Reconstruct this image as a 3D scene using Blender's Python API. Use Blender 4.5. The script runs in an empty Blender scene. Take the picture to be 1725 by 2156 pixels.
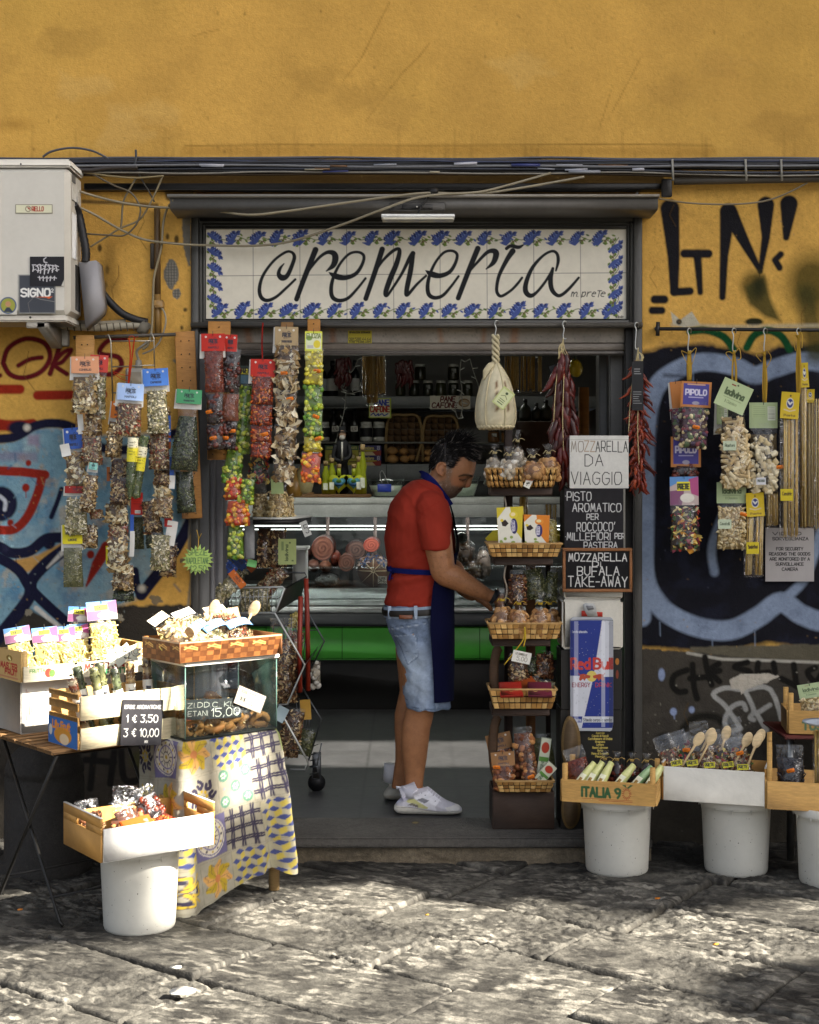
import bpy,math,random
import numpy as np
from mathutils import Vector,Matrix
R=random.Random(11)
NP=np.random.RandomState(5)
SC=bpy.context.scene
COL=SC.collection
# ---------------------------------------------------------------- camera
F,D,U0,V0,CH=3018.0,6.3,862.5,1009.0,1.6      # picture units per radian, distance to the facade, centre, horizon, eye height
cam_d=bpy.data.cameras.new("camera");cam=bpy.data.objects.new("camera",cam_d);COL.objects.link(cam)
cam.location=(0,-D,CH);cam.rotation_euler=(math.radians(90),0,0)
cam_d.sensor_fit='HORIZONTAL';cam_d.sensor_width=36;cam_d.lens=F/1725*36
cam_d.shift_x=0.0;cam_d.shift_y=-(1078-V0)/1725
cam_d.clip_start=.05;cam_d.clip_end=400
SC.camera=cam
# ---------------------------------------------------------------- sky, sun, exposure
SUN=Vector((-.74,.33,-.585)).normalized()            # the way the light travels
w=bpy.data.worlds.new("World");SC.world=w;w.use_nodes=True
nt=w.node_tree;bg=nt.nodes['Background']
sky=nt.nodes.new('ShaderNodeTexSky');sky.sky_type='NISHITA';sky.sun_disc=False
sky.sun_elevation=math.asin(-SUN.z);sky.sun_rotation=math.atan2(-SUN.x,-SUN.y)
sky.ozone_density=.3;sky.dust_density=3.5;sky.air_density=.7
hs_=nt.nodes.new('ShaderNodeHueSaturation');hs_.inputs['Saturation'].default_value=.45;nt.links.new(sky.outputs[0],hs_.inputs['Color']);nt.links.new(hs_.outputs[0],bg.inputs[0]);bg.inputs[1].default_value=.065
sl=bpy.data.lights.new("sun",'SUN');so=bpy.data.objects.new("sun",sl);COL.objects.link(so)
sl.energy=4.4;sl.angle=math.radians(.5);sl.color=(1,.93,.82)
so.rotation_euler=SUN.to_track_quat('-Z','Y').to_euler();so.location=(6,-4,6)
SC.view_settings.view_transform='Standard';SC.view_settings.look='None'
SC.view_settings.exposure=2.35;SC.view_settings.gamma=1
cy=SC.cycles
cy.max_bounces=8;cy.diffuse_bounces=4;cy.glossy_bounces=3;cy.transmission_bounces=4
cy.transparent_max_bounces=24;cy.caustics_reflective=False;cy.caustics_refractive=False
cy.sample_clamp_indirect=6
cy.use_denoising=True
# ---------------------------------------------------------------- helpers
def S(Y):return(Y+D)/F
def P(u,v,Y):k=S(Y);return Vector(((u-U0)*k,Y,CH-(v-V0)*k))
def GY(v,z=0):return F*(CH-z)/(v-V0)-D
def PZ(u,v,z=0):return P(u,v,GY(v,z))
def cvt(ou,ov,s):return lambda x,y:(ou+s*x,ov+s*y)
cA,cB,cC,cD_=cvt(0,302,.25),cvt(0,647,.3),cvt(345,647,.28),cvt(0,1225,.39)
cE,cF,cG,cH=cvt(604,707,.28),cvt(975,655.5,.28),cvt(975,1207.5,.304),cvt(1337,379.5,.4)
cI,cJ,cK,cL=cvt(1164.4,1380,.325),cvt(733,862.5,.4202),cvt(345,319,.3),cvt(862.5,319,.35)
cM,cS1,cS2,cW=cvt(431,1035,.32),cvt(414,465.8,.27),cvt(862.5,465.8,.27),cvt(0,828,.24)
cHD,cSH,cCL,cRT,cIN=cvt(776.25,888.4,.172),cvt(793.5,1621.5,.12),cvt(327.8,1569.8,.2),cvt(1466,1242,.304),cvt(603.8,741.8,.25)
def mp(c,pts):return[c(*p)for p in pts]
def lin(c):
    if isinstance(c,str):c=[int(c[i:i+2],16)for i in(1,3,5)]
    return np.array([((x/255+.055)/1.055)**2.4 if x>10 else x/255/12.92 for x in c])
def jit(c,a,r=R):
    f=1+r.uniform(-a,a);return np.clip(lin(c)*f if isinstance(c,(str,tuple,list))else c*f,0,1)
def hsh(i,j,s): 
    x=np.sin(i*127.1+j*311.7+s*74.7)*43758.5453
    return x-np.floor(x)
def vn(X,Y,sc,seed=0):
    x=X/sc;y=Y/sc;i=np.floor(x);j=np.floor(y);f=x-i;g=y-j
    f=f*f*(3-2*f);g=g*g*(3-2*g)
    return(hsh(i,j,seed)*(1-f)+hsh(i+1,j,seed)*f)*(1-g)+(hsh(i,j+1,seed)*(1-f)+hsh(i+1,j+1,seed)*f)*g
def fbm(X,Y,sc,seed=0,n=4):
    t=0;a=.5;s=0
    for k in range(n):t=t+a*vn(X,Y,sc/2**k,seed+k);s+=a;a*=.5
    return t/s
FONT=dict(p.split('=',1)for p in '''A=08 30 68;15 55|B=00 08;00 40 61 63 44 04;44 65 67 48 08|C=61 40 20 02 06 28 48 67|D=00 08;00 30 62 66 38 08|E=60 00 08 68;04 54|F=60 00 08;04 54|G=61 40 20 02 06 28 48 66 64 34|H=00 08;60 68;04 64|I=30 38|J=60 66 48 28 06|K=00 08;60 04 68|L=00 08 68|M=08 10 36 50 68|N=08 00 68 60|O=30 10 02 06 18 48 66 62 50 30|P=08 00 50 62 63 55 05|Q=30 10 02 06 18 48 66 62 50 30;46 69|R=08 00 50 62 63 55 05;35 68|S=61 40 20 01 03 24 44 65 67 48 28 07|T=00 60;30 38|U=00 06 28 48 66 60|V=00 38 60|W=00 18 33 58 60|X=00 68;60 08|Y=00 34 60;34 38|Z=00 60 08 68|0=20 02 06 28 48 66 62 40 20|1=12 30 38|2=02 20 40 62 63 08 68|3=00 60 33 54 66 48 18 07|4=50 06 66;43 48|5=60 00 03 43 65 66 48 18 07|6=50 12 05 07 28 48 66 65 44 24 05|7=00 60 28|8=24 02 01 20 40 61 62 44 24 05 07 28 48 67 65 44|9=63 44 24 02 01 20 40 61 63 56 38|.=38 38|,=37 29|-=14 54|'=40 32|e=05 65 64 43 23 05 07 28 58|E_=00|~=04 23 45 64|*=34 34|a=63 33 15 16 28 48 66;63 68|b=00 08;04 33 53 65 66 48 08|c=54 43 23 05 06 28 48 57|d=60 68;64 43 23 05 06 28 48 66|g=63 69 49;64 43 23 05 06 28 48 66|h=00 08;05 33 43 64 68|i=33 38;31 31|l=30 38|m=03 08;05 13 24 28;25 43 54 58|n=03 08;05 33 43 64 68|o=23 05 06 28 48 66 65 43 23|p=03 09;04 33 53 65 66 48 18 06|r=13 18;15 33 53|s=53 23 14 25 45 56 47 48 18|t=20 27 38 48;03 53|u=03 06 28 48 65;63 68|v=03 38 63|z=03 63 08 68|y=03 35;63 19|$=61 40 22 26 48 67;03 43;05 45'''.split('|'))
class Cv:
    """A painted surface: colour samples on a regular sheet, later carried by a fine mesh."""
    def __init__(s,x0,y0,x1,y1,res,base):
        s.nx=max(2,int((x1-x0)/res)+1);s.ny=max(2,int((y1-y0)/res)+1)
        s.x=np.linspace(x0,x1,s.nx);s.y=np.linspace(y0,y1,s.ny);s.res=(x1-x0)/(s.nx-1)
        s.X,s.Y=np.meshgrid(s.x,s.y);s.c=np.empty((s.ny,s.nx,3));s.c[:]=lin(base);s.b=(x0,y0,x1,y1)
    def sl(s,x0,y0,x1,y1):
        a,b=np.searchsorted(s.x,[x0,x1]);c,d=np.searchsorted(s.y,[y0,y1])
        return slice(c,d),slice(a,b)
    def mix(s,sl,m,col,a=1):
        m=(m*a)[...,None];s.c[sl]=s.c[sl]*(1-m)+lin(col)*m if not isinstance(col,np.ndarray)else s.c[sl]*(1-m)+col*m
    def stroke(s,pts,w,col,soft=None,a=1,smooth=0):
        soft=soft or s.res*1.2
        n=len(pts);ws=list(w)if hasattr(w,'__len__')else[w]*n
        if len(ws)!=n:ws=list(np.interp(np.linspace(0,1,n),np.linspace(0,1,len(ws)),ws))
        if smooth and n>2:pts,ws=spline(pts,ws,smooth)
        mw=max(ws)+soft;q=np.array(pts,float)
        sl=s.sl(q[:,0].min()-mw,q[:,1].min()-mw,q[:,0].max()+mw,q[:,1].max()+mw)
        X=s.X[sl];Y=s.Y[sl]
        if X.size==0:return
        m=np.zeros_like(X)
        for i in range(max(1,len(q)-1)):
            p0=q[i];p1=q[min(i+1,len(q)-1)];dx,dy=p1-p0;L=dx*dx+dy*dy+1e-12
            t=np.clip(((X-p0[0])*dx+(Y-p0[1])*dy)/L,0,1)
            d=np.hypot(X-p0[0]-t*dx,Y-p0[1]-t*dy);ww=ws[i]+(ws[min(i+1,len(q)-1)]-ws[i])*t
            m=np.maximum(m,np.clip((ww-d)/soft+.5,0,1))
        s.mix(sl,m,col,a)
    def poly(s,pts,col,soft=None,a=1,rag=0,rs=10):
        soft=soft or s.res*1.2;q=np.array(pts,float);g=soft+rag
        sl=s.sl(q[:,0].min()-g,q[:,1].min()-g,q[:,0].max()+g,q[:,1].max()+g)
        X=s.X[sl];Y=s.Y[sl]
        if X.size==0:return
        ins=np.zeros(X.shape,bool);dm=np.full(X.shape,1e9)
        for i in range(len(q)):
            a0=q[i];b0=q[(i+1)%len(q)];dx,dy=b0-a0
            if dy!=0:ins^=((a0[1]>Y)!=(b0[1]>Y))&(X<dx*(Y-a0[1])/dy+a0[0])
            t=np.clip(((X-a0[0])*dx+(Y-a0[1])*dy)/(dx*dx+dy*dy+1e-12),0,1)
            dm=np.minimum(dm,np.hypot(X-a0[0]-t*dx,Y-a0[1]-t*dy))
        d=np.where(ins,dm,-dm)
        if rag:d=d+(fbm(X,Y,rs,3)-.5)*2*rag
        s.mix(sl,np.clip(d/soft+.5,0,1),col,a)
    def ell(s,x,y,rx,ry,col,soft=None,a=1,rot=0):
        soft=soft or s.res*1.2;r=max(rx,ry)+soft
        sl=s.sl(x-r,y-r,x+r,y+r);X=s.X[sl]-x;Y=s.Y[sl]-y
        if X.size==0:return
        c,sn=math.cos(rot),math.sin(rot);A=X*c+Y*sn;B=-X*sn+Y*c
        d=(1-np.hypot(A/rx,B/ry))*min(rx,ry)
        s.mix(sl,np.clip(d/soft+.5,0,1),col,a)
    def rect(s,x0,y0,x1,y1,col,a=1):
        sl=s.sl(x0,y0,x1,y1);s.mix(sl,np.ones(s.X[sl].shape),col,a)
    def text(s,t,x,y,h,col,w=None,gap=.28,sx=.8,slant=0,rot=0,fit=None,a=1,wob=0):
        """hand-drawn capitals, top left corner at x, y"""
        w=w or h*.07;k=h/8;pen=0;out=[]
        for ch in t:
            if ch==' ':pen+=4.5;continue
            if ch not in FONT:ch=ch.upper()
            if ch not in FONT:continue
            st=[[(int(p[0]),int(p[1]))for p in g.split()]for g in FONT[ch].split(';')]
            xs=[p[0]for g in st for p in g];mn=min(xs);dy=R.uniform(-wob,wob)
            for g in st:out.append([(pen+px-mn,py+dy)for px,py in g])
            pen+=max(xs)-mn+gap*8
        kx=k*sx if not fit else fit/max(pen-gap*8,.1)
        cr,sr=math.cos(rot),math.sin(rot)
        for g in out:
            q=[]
            for px,py in g:
                ax=px*kx+(8-py)*k*slant;ay=py*k
                q.append((x+ax*cr-ay*sr,y+ax*sr+ay*cr))
            s.stroke(q,w,col,a=a)
        return pen*kx
    def mott(s,sc,amt,seed=1):
        s.c*=(1+(fbm(s.X,s.Y,sc,seed)-.5)*2*amt)[...,None]
    def speck(s,n,r,col,a=.8,seed=2):
        q=np.random.RandomState(seed);x0,y0,x1,y1=s.b
        for _ in range(n):s.ell(q.uniform(x0,x1),q.uniform(y0,y1),r*q.uniform(.4,1.3),r*q.uniform(.4,1.3),col,a=a)
def spline(pts,ws,n):
    P_=[np.array(tuple(p)+(w_,),float)for p,w_ in zip(pts,ws)];o=[]
    for i in range(len(P_)-1):
        a,b,c,d=P_[max(i-1,0)],P_[i],P_[i+1],P_[min(i+2,len(P_)-1)]
        for k in range(n):
            t=k/n;o.append(.5*((2*b)+(-a+c)*t+(2*a-5*b+4*c-d)*t*t+(-a+3*b-3*c+d)*t**3))
    o.append(P_[-1]);return[tuple(p[:-1])for p in o],[p[-1]for p in o]
def curve(pts,n=8):
    return[Vector(p)for p in spline([tuple(p)for p in pts],[0]*len(pts),n)[0]]
WM={}
def wmat(o):return WM.get(o.name,Matrix())
def thing(name,label,cat,loc=(0,0,0),group=None,rz=0):
    o=bpy.data.objects.new(name,None);COL.objects.link(o);o.empty_display_size=.1
    o.location=loc;o.rotation_euler=(0,0,rz)
    WM[o.name]=Matrix.Translation(loc)@Matrix.Rotation(rz,4,'Z')
    return tag(o,label,cat,group)
def tag(o,label,cat,group=None,kind=None):
    o['label']=label;o['category']=cat
    if group:o['group']=group
    if kind:o['kind']=kind
    return o
def struct(o,label=None): 
    o['kind']='structure'
    if label:o['label']=label
    return o
class MB:
    """Gathers shapes (world coordinates) into one mesh."""
    def __init__(s):s.v=[];s.f=[];s.c=[];s.n=0;s.xf=None
    def add(s,vs,fs,col=(1,1,1)):
        vs=np.asarray([tuple(p)for p in vs]if not isinstance(vs,np.ndarray)else vs,float)
        if s.xf is not None:
            m=np.array(s.xf);vs=vs@m[:3,:3].T+m[:3,3]
        n=s.n;s.v.append(vs);s.f+=[tuple(i+n for i in f)for f in fs]
        col=lin(col)if isinstance(col,str)else np.asarray(col,float)
        s.c.append(col if col.ndim==2 else np.tile(col,(len(vs),1)));s.n+=len(vs);return s
    def box(s,a,b,col=(1,1,1),M_=None):
        x0,y0,z0=a;x1,y1,z1=b
        vs=[(x0,y0,z0),(x1,y0,z0),(x1,y1,z0),(x0,y1,z0),(x0,y0,z1),(x1,y0,z1),(x1,y1,z1),(x0,y1,z1)]
        if M_ is not None:vs=[M_@Vector(p)for p in vs]
        return s.add(vs,[(0,3,2,1),(4,5,6,7),(0,1,5,4),(1,2,6,5),(2,3,7,6),(3,0,4,7)],col)
    def rbox(s,a,b,r=.004,col=(1,1,1),M_=None):
        """box with chamfered edges"""
        a=np.array(a,float);b=np.array(b,float);c=(a+b)/2;h=(b-a)/2;r=min(r,*(h*.45))
        vs=[];idx={};fs=[]
        for sx in(-1,1):
            for sy in(-1,1):
                for sz in(-1,1):
                    for ax in range(3):
                        p=np.array([sx,sy,sz])*(h-r);p[ax]=np.array([sx,sy,sz])[ax]*h[ax]
                        idx[(sx,sy,sz,ax)]=len(vs);vs.append(c+p)
        def q(*k):fs.append(tuple(idx[i]for i in k))
        for sg in(-1,1):
            ring=[(-1,-1),(1,-1),(1,1),(-1,1)]
            if sg<0:ring=ring[::-1]
            q(*[(sg,a_,b_,0)for a_,b_ in ring]);q(*[(b_,sg,a_,1)for a_,b_ in ring]);q(*[(a_,b_,sg,2)for a_,b_ in ring])
        for s1 in(-1,1):
            for s2 in(-1,1):
                q((-1,s1,s2,1),(1,s1,s2,1),(1,s1,s2,2),(-1,s1,s2,2))
                q((s1,-1,s2,0),(s1,1,s2,0),(s1,1,s2,2),(s1,-1,s2,2))
                q((s1,s2,-1,0),(s1,s2,1,0),(s1,s2,1,1),(s1,s2,-1,1))
                for s3 in(-1,1):q((s1,s2,s3,0),(s1,s2,s3,1),(s1,s2,s3,2))
        if M_ is not None:vs=[M_@Vector(p)for p in vs]
        return s.add(vs,fs,col)
    def tube(s,pts,r,n=8,col=(1,1,1),caps=True,flat=1):
        pts=[Vector(p)for p in pts];m=len(pts);rs=list(r)if hasattr(r,'__len__')else[r]*m
        vs=[];up=None
        for i,p in enumerate(pts):
            t=(pts[min(i+1,m-1)]-pts[max(i-1,0)])
            t=t.normalized()if t.length>1e-9 else Vector((0,0,1))
            if up is None:up=t.orthogonal().normalized()if abs(t.z)>.95 else t.cross(Vector((0,0,1))).normalized()
            up=(up-t*up.dot(t));up=up.normalized()if up.length>1e-6 else t.orthogonal().normalized()
            b=t.cross(up)
            for k in range(n):
                a=2*math.pi*k/n;vs.append(p+(up*math.cos(a)+b*math.sin(a)*flat)*rs[i])
        fs=[(i*n+k,i*n+(k+1)%n,(i+1)*n+(k+1)%n,(i+1)*n+k)for i in range(m-1)for k in range(n)]
        if caps:fs+=[tuple(range(n))[::-1],tuple((m-1)*n+k for k in range(n))]
        if not isinstance(col,str)and np.asarray(col).ndim==2:col=np.repeat(np.asarray(col),n,0)
        return s.add(vs,fs,col)
    def lathe(s,prof,c=(0,0,0),n=32,col=(1,1,1),M_=None,sx=1,sy=1):
        vs=[]
        for r,z in prof:
            for k in range(n):
                a=2*math.pi*k/n;vs.append(Vector((r*math.cos(a)*sx,r*math.sin(a)*sy,z)))
        m=len(prof)
        fs=[(i*n+k,i*n+(k+1)%n,(i+1)*n+(k+1)%n,(i+1)*n+k)for i in range(m-1)for k in range(n)]
        if prof[0][0]>1e-5:fs.append(tuple(range(n))[::-1])
        if prof[-1][0]>1e-5:fs.append(tuple((m-1)*n+k for k in range(n)))
        if M_ is not None:vs=[M_@p for p in vs]
        vs=[p+Vector(c)for p in vs]
        if not isinstance(col,str)and np.asarray(col).ndim==2:col=np.repeat(np.asarray(col),n,0)
        return s.add(vs,fs,col)
    def ell(s,c,r,col=(1,1,1),M_=None,n=10,m=6,lump=0):
        prof=[(math.sin(math.pi*i/m),-math.cos(math.pi*i/m))for i in range(m+1)]
        vs=[]
        for a,z in prof:
            for k in range(n):
                t=2*math.pi*k/n;g=1+R.uniform(-lump,lump)if lump else 1
                vs.append(Vector((a*math.cos(t)*r[0]*g,a*math.sin(t)*r[1]*g,z*r[2]*g)))
        if M_ is not None:vs=[M_@p for p in vs]
        vs=[p+Vector(c)for p in vs]
        fs=[(i*n+k,i*n+(k+1)%n,(i+1)*n+(k+1)%n,(i+1)*n+k)for i in range(m)for k in range(n)]
        return s.add(vs,fs,col)
    def sheet(s,X,col=(1,1,1)):
        """X: (ny, nx, 3)"""
        X=np.asarray(X,float);ny,nx=X.shape[:2]
        fs=[(j*nx+i,(j+1)*nx+i,(j+1)*nx+i+1,j*nx+i+1)for j in range(ny-1)for i in range(nx-1)]
        if not isinstance(col,str):
            col=np.asarray(col);col=col.reshape(-1,3)if col.ndim==3 else col
        return s.add(X.reshape(-1,3),fs,col)
    def prism(s,poly,ex,ey,o,dep,col=(1,1,1)):
        """flat polygon (x, y) at o + x ex + y ey, pushed by vector dep"""
        o=Vector(o);ex=Vector(ex);ey=Vector(ey);dep=Vector(dep);n=len(poly)
        a=[o+ex*x+ey*y for x,y in poly]
        return s.add(a+[p+dep for p in a],[tuple(range(n)),tuple(range(2*n-1,n-1,-1))]+[(i,i+n,(i+1)%n+n,(i+1)%n)for i in range(n)],col)
    def canvas(s,cv,o,ex,ey,thick=.002,edge=None,bend=None):
        """painted front of a board: canvas corner (x0, y0) at o, ex / ey metres per unit; the back lies along +ex x ey"""
        o=np.array(o,float);ex=np.array(ex,float);ey=np.array(ey,float)
        nrm=np.cross(ex,ey);nrm=nrm/np.linalg.norm(nrm)
        x0,y0,x1,y1=cv.b
        X=o+(cv.X-x0)[...,None]*ex+(cv.Y-y0)[...,None]*ey
        if bend is not None:X=X+nrm*bend((cv.X-x0)/(x1-x0),(cv.Y-y0)/(y1-y0))[...,None]
        s.sheet(X,cv.c)
        if thick:
            e=lin(edge)if edge else cv.c.reshape(-1,3).mean(0)
            if bend is None:
                q=[o,o+ex*(x1-x0),o+ex*(x1-x0)+ey*(y1-y0),o+ey*(y1-y0)];g=nrm*min(.0006,thick*.4)
                s.add([p+g for p in q]+[p+nrm*thick for p in q],[(0,1,2,3),(7,6,5,4),(0,4,5,1),(1,5,6,2),(2,6,7,3),(3,7,4,0)],e)
            else:
                s.sheet(X[::3,::3]+nrm*thick,e)
        return s
    def build(s,name,mat,parent=None,smooth=True,auto=None):
        me=bpy.data.meshes.new(name)
        V=np.concatenate(s.v);C_=np.concatenate(s.c)
        if parent is not None:
            m=np.array(wmat(parent).inverted());V=V@m[:3,:3].T+m[:3,3]
        me.from_pydata(V.tolist(),[],s.f)
        at=me.color_attributes.new('paint','FLOAT_COLOR','POINT')
        at.data.foreach_set('color',np.concatenate([C_,np.ones((len(C_),1))],1).ravel().astype(np.float32))
        if smooth:
            me.polygons.foreach_set('use_smooth',[True]*len(me.polygons))
            if auto: 
                try:me.set_sharp_from_angle(angle=math.radians(auto))
                except Exception:pass
        me.materials.append(mat);o=bpy.data.objects.new(name,me);COL.objects.link(o)
        if parent is not None:o.parent=parent;WM[o.name]=wmat(parent)
        return o
# ---------------------------------------------------------------- materials
MATS={}
def mat(name,rough=.6,metal=0,bump=None,mott=None,spec=.4,tint='#ffffff',clear=0,emit=None,sub=0,rmott=None,stretch=(1,1,1)):
    if name in MATS:return MATS[name]
    m=bpy.data.materials.new(name);m.use_nodes=True;t=m.node_tree;N=t.nodes;L=t.links;b=N['Principled BSDF']
    at=N.new('ShaderNodeVertexColor');at.layer_name='paint'
    tc=N.new('ShaderNodeTexCoord');mp_=N.new('ShaderNodeMapping');mp_.inputs['Scale'].default_value=stretch
    L.new(tc.outputs['Object'],mp_.inputs[0]);crd=mp_.outputs[0]
    c=at.outputs[0]
    mu=N.new('ShaderNodeMix');mu.data_type='RGBA';mu.blend_type='MULTIPLY';mu.inputs[0].default_value=1
    L.new(c,mu.inputs[6]);mu.inputs[7].default_value=(*lin(tint),1);c=mu.outputs[2]
    if mott:
        for sc_,am in(mott if isinstance(mott[0],tuple)else[mott]):
            nz=N.new('ShaderNodeTexNoise');nz.inputs['Scale'].default_value=sc_;nz.inputs['Detail'].default_value=6;nz.inputs['Roughness'].default_value=.65
            L.new(crd,nz.inputs['Vector'])
            rm=N.new('ShaderNodeMapRange');rm.inputs[1].default_value=.3;rm.inputs[2].default_value=.7
            rm.inputs[3].default_value=1-am;rm.inputs[4].default_value=1+am*.5;L.new(nz.outputs[0],rm.inputs[0])
            mv=N.new('ShaderNodeMix');mv.data_type='RGBA';mv.blend_type='MULTIPLY';mv.inputs[0].default_value=1
            L.new(c,mv.inputs[6]);L.new(rm.outputs[0],mv.inputs[7]);c=mv.outputs[2]
            if rmott:
                rr=N.new('ShaderNodeMapRange');rr.inputs[1].default_value=.35;rr.inputs[2].default_value=.65
                rr.inputs[3].default_value=rough-rmott;rr.inputs[4].default_value=rough+rmott
                L.new(nz.outputs[0],rr.inputs[0]);L.new(rr.outputs[0],b.inputs['Roughness'])
    L.new(c,b.inputs['Base Color'])
    if not rmott:b.inputs['Roughness'].default_value=rough
    b.inputs['Metallic'].default_value=metal;b.inputs['Specular IOR Level'].default_value=spec
    if clear:b.inputs['Coat Weight'].default_value=clear;b.inputs['Coat Roughness'].default_value=.15
    if sub:b.inputs['Subsurface Weight'].default_value=sub;b.inputs['Subsurface Radius'].default_value=(.01,.004,.002)
    if emit:L.new(c,b.inputs['Emission Color']);b.inputs['Emission Strength'].default_value=emit
    if bump:
        prev=None
        for sc_,st in(bump if isinstance(bump[0],tuple)else[bump]):
            nz=N.new('ShaderNodeTexNoise');nz.inputs['Scale'].default_value=sc_;nz.inputs['Detail'].default_value=5;L.new(crd,nz.inputs['Vector'])
            bp=N.new('ShaderNodeBump');bp.inputs['Strength'].default_value=st;bp.inputs['Distance'].default_value=.004 if sc_>60 else .012
            L.new(nz.outputs[0],bp.inputs['Height'])
            if prev:L.new(prev,bp.inputs['Normal'])
            prev=bp.outputs[0]
        L.new(prev,b.inputs['Normal'])
    MATS[name]=m;return m
def glassy(name,tint,gloss,rough,bump=0,bscale=60,ior=1.45,base=.0):
    """clear sheet: straight-through light plus a surface gloss"""
    if name in MATS:return MATS[name]
    m=bpy.data.materials.new(name);m.use_nodes=True;t=m.node_tree;N=t.nodes;L=t.links
    N.remove(N['Principled BSDF']);out=N['Material Output']
    tr=N.new('ShaderNodeBsdfTransparent');tr.inputs[0].default_value=(*tint,1)
    gl=N.new('ShaderNodeBsdfGlossy');gl.inputs['Roughness'].default_value=rough;gl.inputs[0].default_value=(gloss,)*3+(1,)
    fr=N.new('ShaderNodeFresnel');ge=N.new('ShaderNodeNewGeometry');mi=N.new('ShaderNodeMix');L.new(ge.outputs['Backfacing'],mi.inputs[0]);mi.inputs[2].default_value=ior;mi.inputs[3].default_value=1/ior;L.new(mi.outputs[0],fr.inputs[0])
    ad=N.new('ShaderNodeMath');ad.operation='ADD';ad.use_clamp=True;ad.inputs[1].default_value=base;L.new(fr.outputs[0],ad.inputs[0])
    mx=N.new('ShaderNodeMixShader');L.new(ad.outputs[0],mx.inputs[0]);L.new(tr.outputs[0],mx.inputs[1]);L.new(gl.outputs[0],mx.inputs[2])
    if bump:
        nz=N.new('ShaderNodeTexNoise');nz.inputs['Scale'].default_value=bscale;nz.inputs['Detail'].default_value=3;nz.inputs['Distortion'].default_value=1.2
        tc=N.new('ShaderNodeTexCoord');L.new(tc.outputs['Object'],nz.inputs['Vector'])
        bp=N.new('ShaderNodeBump');bp.inputs['Strength'].default_value=bump;bp.inputs['Distance'].default_value=.01;L.new(nz.outputs[0],bp.inputs['Height'])
        L.new(bp.outputs[0],gl.inputs['Normal']);L.new(bp.outputs[0],fr.inputs['Normal'])
    L.new(mx.outputs[0],out.inputs[0]);MATS[name]=m;return m
FILM=glassy('clear_film',(.97,.97,.97),1,.1,1.0,30,1.42,.015)
GLASS=glassy('pane_glass',(.93,.96,.95),1,.02,.0)
BOTTLE=glassy('bottle_glass',(.55,.75,.3),.9,.05,0,1,1.45,.04)
DARKG=glassy('dark_glass',(.05,.06,.04),.9,.06,0,1,1.5,.04)
WALLM=mat('plaster',.9,bump=[(150,.55),(30,.3)],mott=[(3,.14),(60,.10)],spec=.2)
STONE=mat('worn_stone',.75,bump=[(22,.35),(70,.7),(170,.8)],mott=[(6,.25),(55,.35),(160,.3)],spec=.35)
PAINTM=mat('painted_metal',.45,bump=(40,.08),mott=[(5,.22),(70,.12)],spec=.45)
STEEL=mat('bare_steel',.32,metal=.9,bump=(60,.05),mott=(12,.25))
DULL=mat('dull_paint',.7,bump=(60,.1),mott=(8,.15))
WOOD=mat('raw_wood',.65,bump=[(30,.12)],mott=[(9,.22),(45,.18)],stretch=(1,1,6))
WOODX=mat('raw_wood_long',.65,bump=[(30,.12)],mott=[(4,.2),(25,.22)],stretch=(1,6,6))
CARD=mat('printed_card',.55,mott=(20,.06),spec=.35)
PAPER=mat('paper',.8,mott=(15,.08),spec=.2)
PLASTIC=mat('white_plastic',.42,bump=(50,.04),mott=[(4,.07),(40,.03)],spec=.45)
FOAM=mat('foam_box',.85,bump=(120,.25),mott=[(5,.1),(80,.06)],spec=.2)
BOARD=mat('chalk_board',.75,mott=[(5,.2),(40,.15)],spec=.25)
FOOD=mat('dry_food',.7,bump=(90,.25),mott=(60,.2),spec=.3)
SHINY=mat('shiny_food',.3,bump=(80,.15),mott=(40,.15),spec=.5)
RUBBER=mat('black_plastic',.5,bump=(60,.08),mott=(15,.2),spec=.4)
CLOTHM=mat('woven_cloth',.85,bump=[(220,.25),(25,.25)],mott=(14,.12),spec=.15)
TILEM=mat('glazed_tile',.4,mott=[(30,.05),(4,.05)],spec=.2,bump=(12,.03))
WICK=mat('basket_strip',.6,bump=(70,.2),mott=[(25,.3)],spec=.3)
# ================================================================ ground
def slab_h(X,Y):
    a=math.radians(-36);ca,sa=math.cos(a),math.sin(a)
    t=X*ca+Y*sa;q=-X*sa+Y*ca
    t=t+(fbm(X,Y,.4,8,2)-.5)*.03;q=q+(fbm(X,Y,.4,9,2)-.5)*.03
    row=np.floor((q+.98)/.405);fq=(q+.98)/.405-row
    tt=t/.74+hsh(row,row*0,5)*.9+.1;colm=np.floor(tt);ft=tt-colm
    dq=np.minimum(fq,1-fq)*.405;dt=np.minimum(ft,1-ft)*.74
    e=np.minimum(dq,dt)
    groove=np.clip(1.35-e/.0095,0,1)
    tilt=(hsh(row,colm,2)-.5)*.016*(ft-.5)*2+(hsh(row,colm,4)-.5)*.012*(fq-.5)*2+(hsh(row,colm,6)-.5)*.008
    r1=fbm(X*.8+Y*.35,Y*1.3-X*.3,.09,1,5);r2=fbm(X,Y,.022,21,3)
    ridge=np.abs(fbm(X*.7+Y*.4,Y*1.5-X*.4,.05,31,3)-.5)*2
    sm=np.clip((fbm(X,Y,.45,77,2)-.35)*4,.35,1)
    r3=fbm((X*.93-Y*.36)/2,X*.36+Y*.93,.016,51,3)
    h=(r1-.5)*.013*sm+(r2-.5)*.015*sm-ridge*.011*sm+(r3-.5)*.011*sm+tilt+.006
    dirt=np.clip(groove+.7*np.clip(.42-r1,0,1)*2,0,1)
    return h*(1-groove)-groove*.020*(.5+hsh(row,row*0+1,3)*.9),groove,dirt,r1,r2,hsh(row,colm,9)
xs=np.concatenate([np.linspace(-2.5,-1.5,60),np.linspace(-1.49,1.55,560),np.linspace(1.56,2.5,60)])
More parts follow.
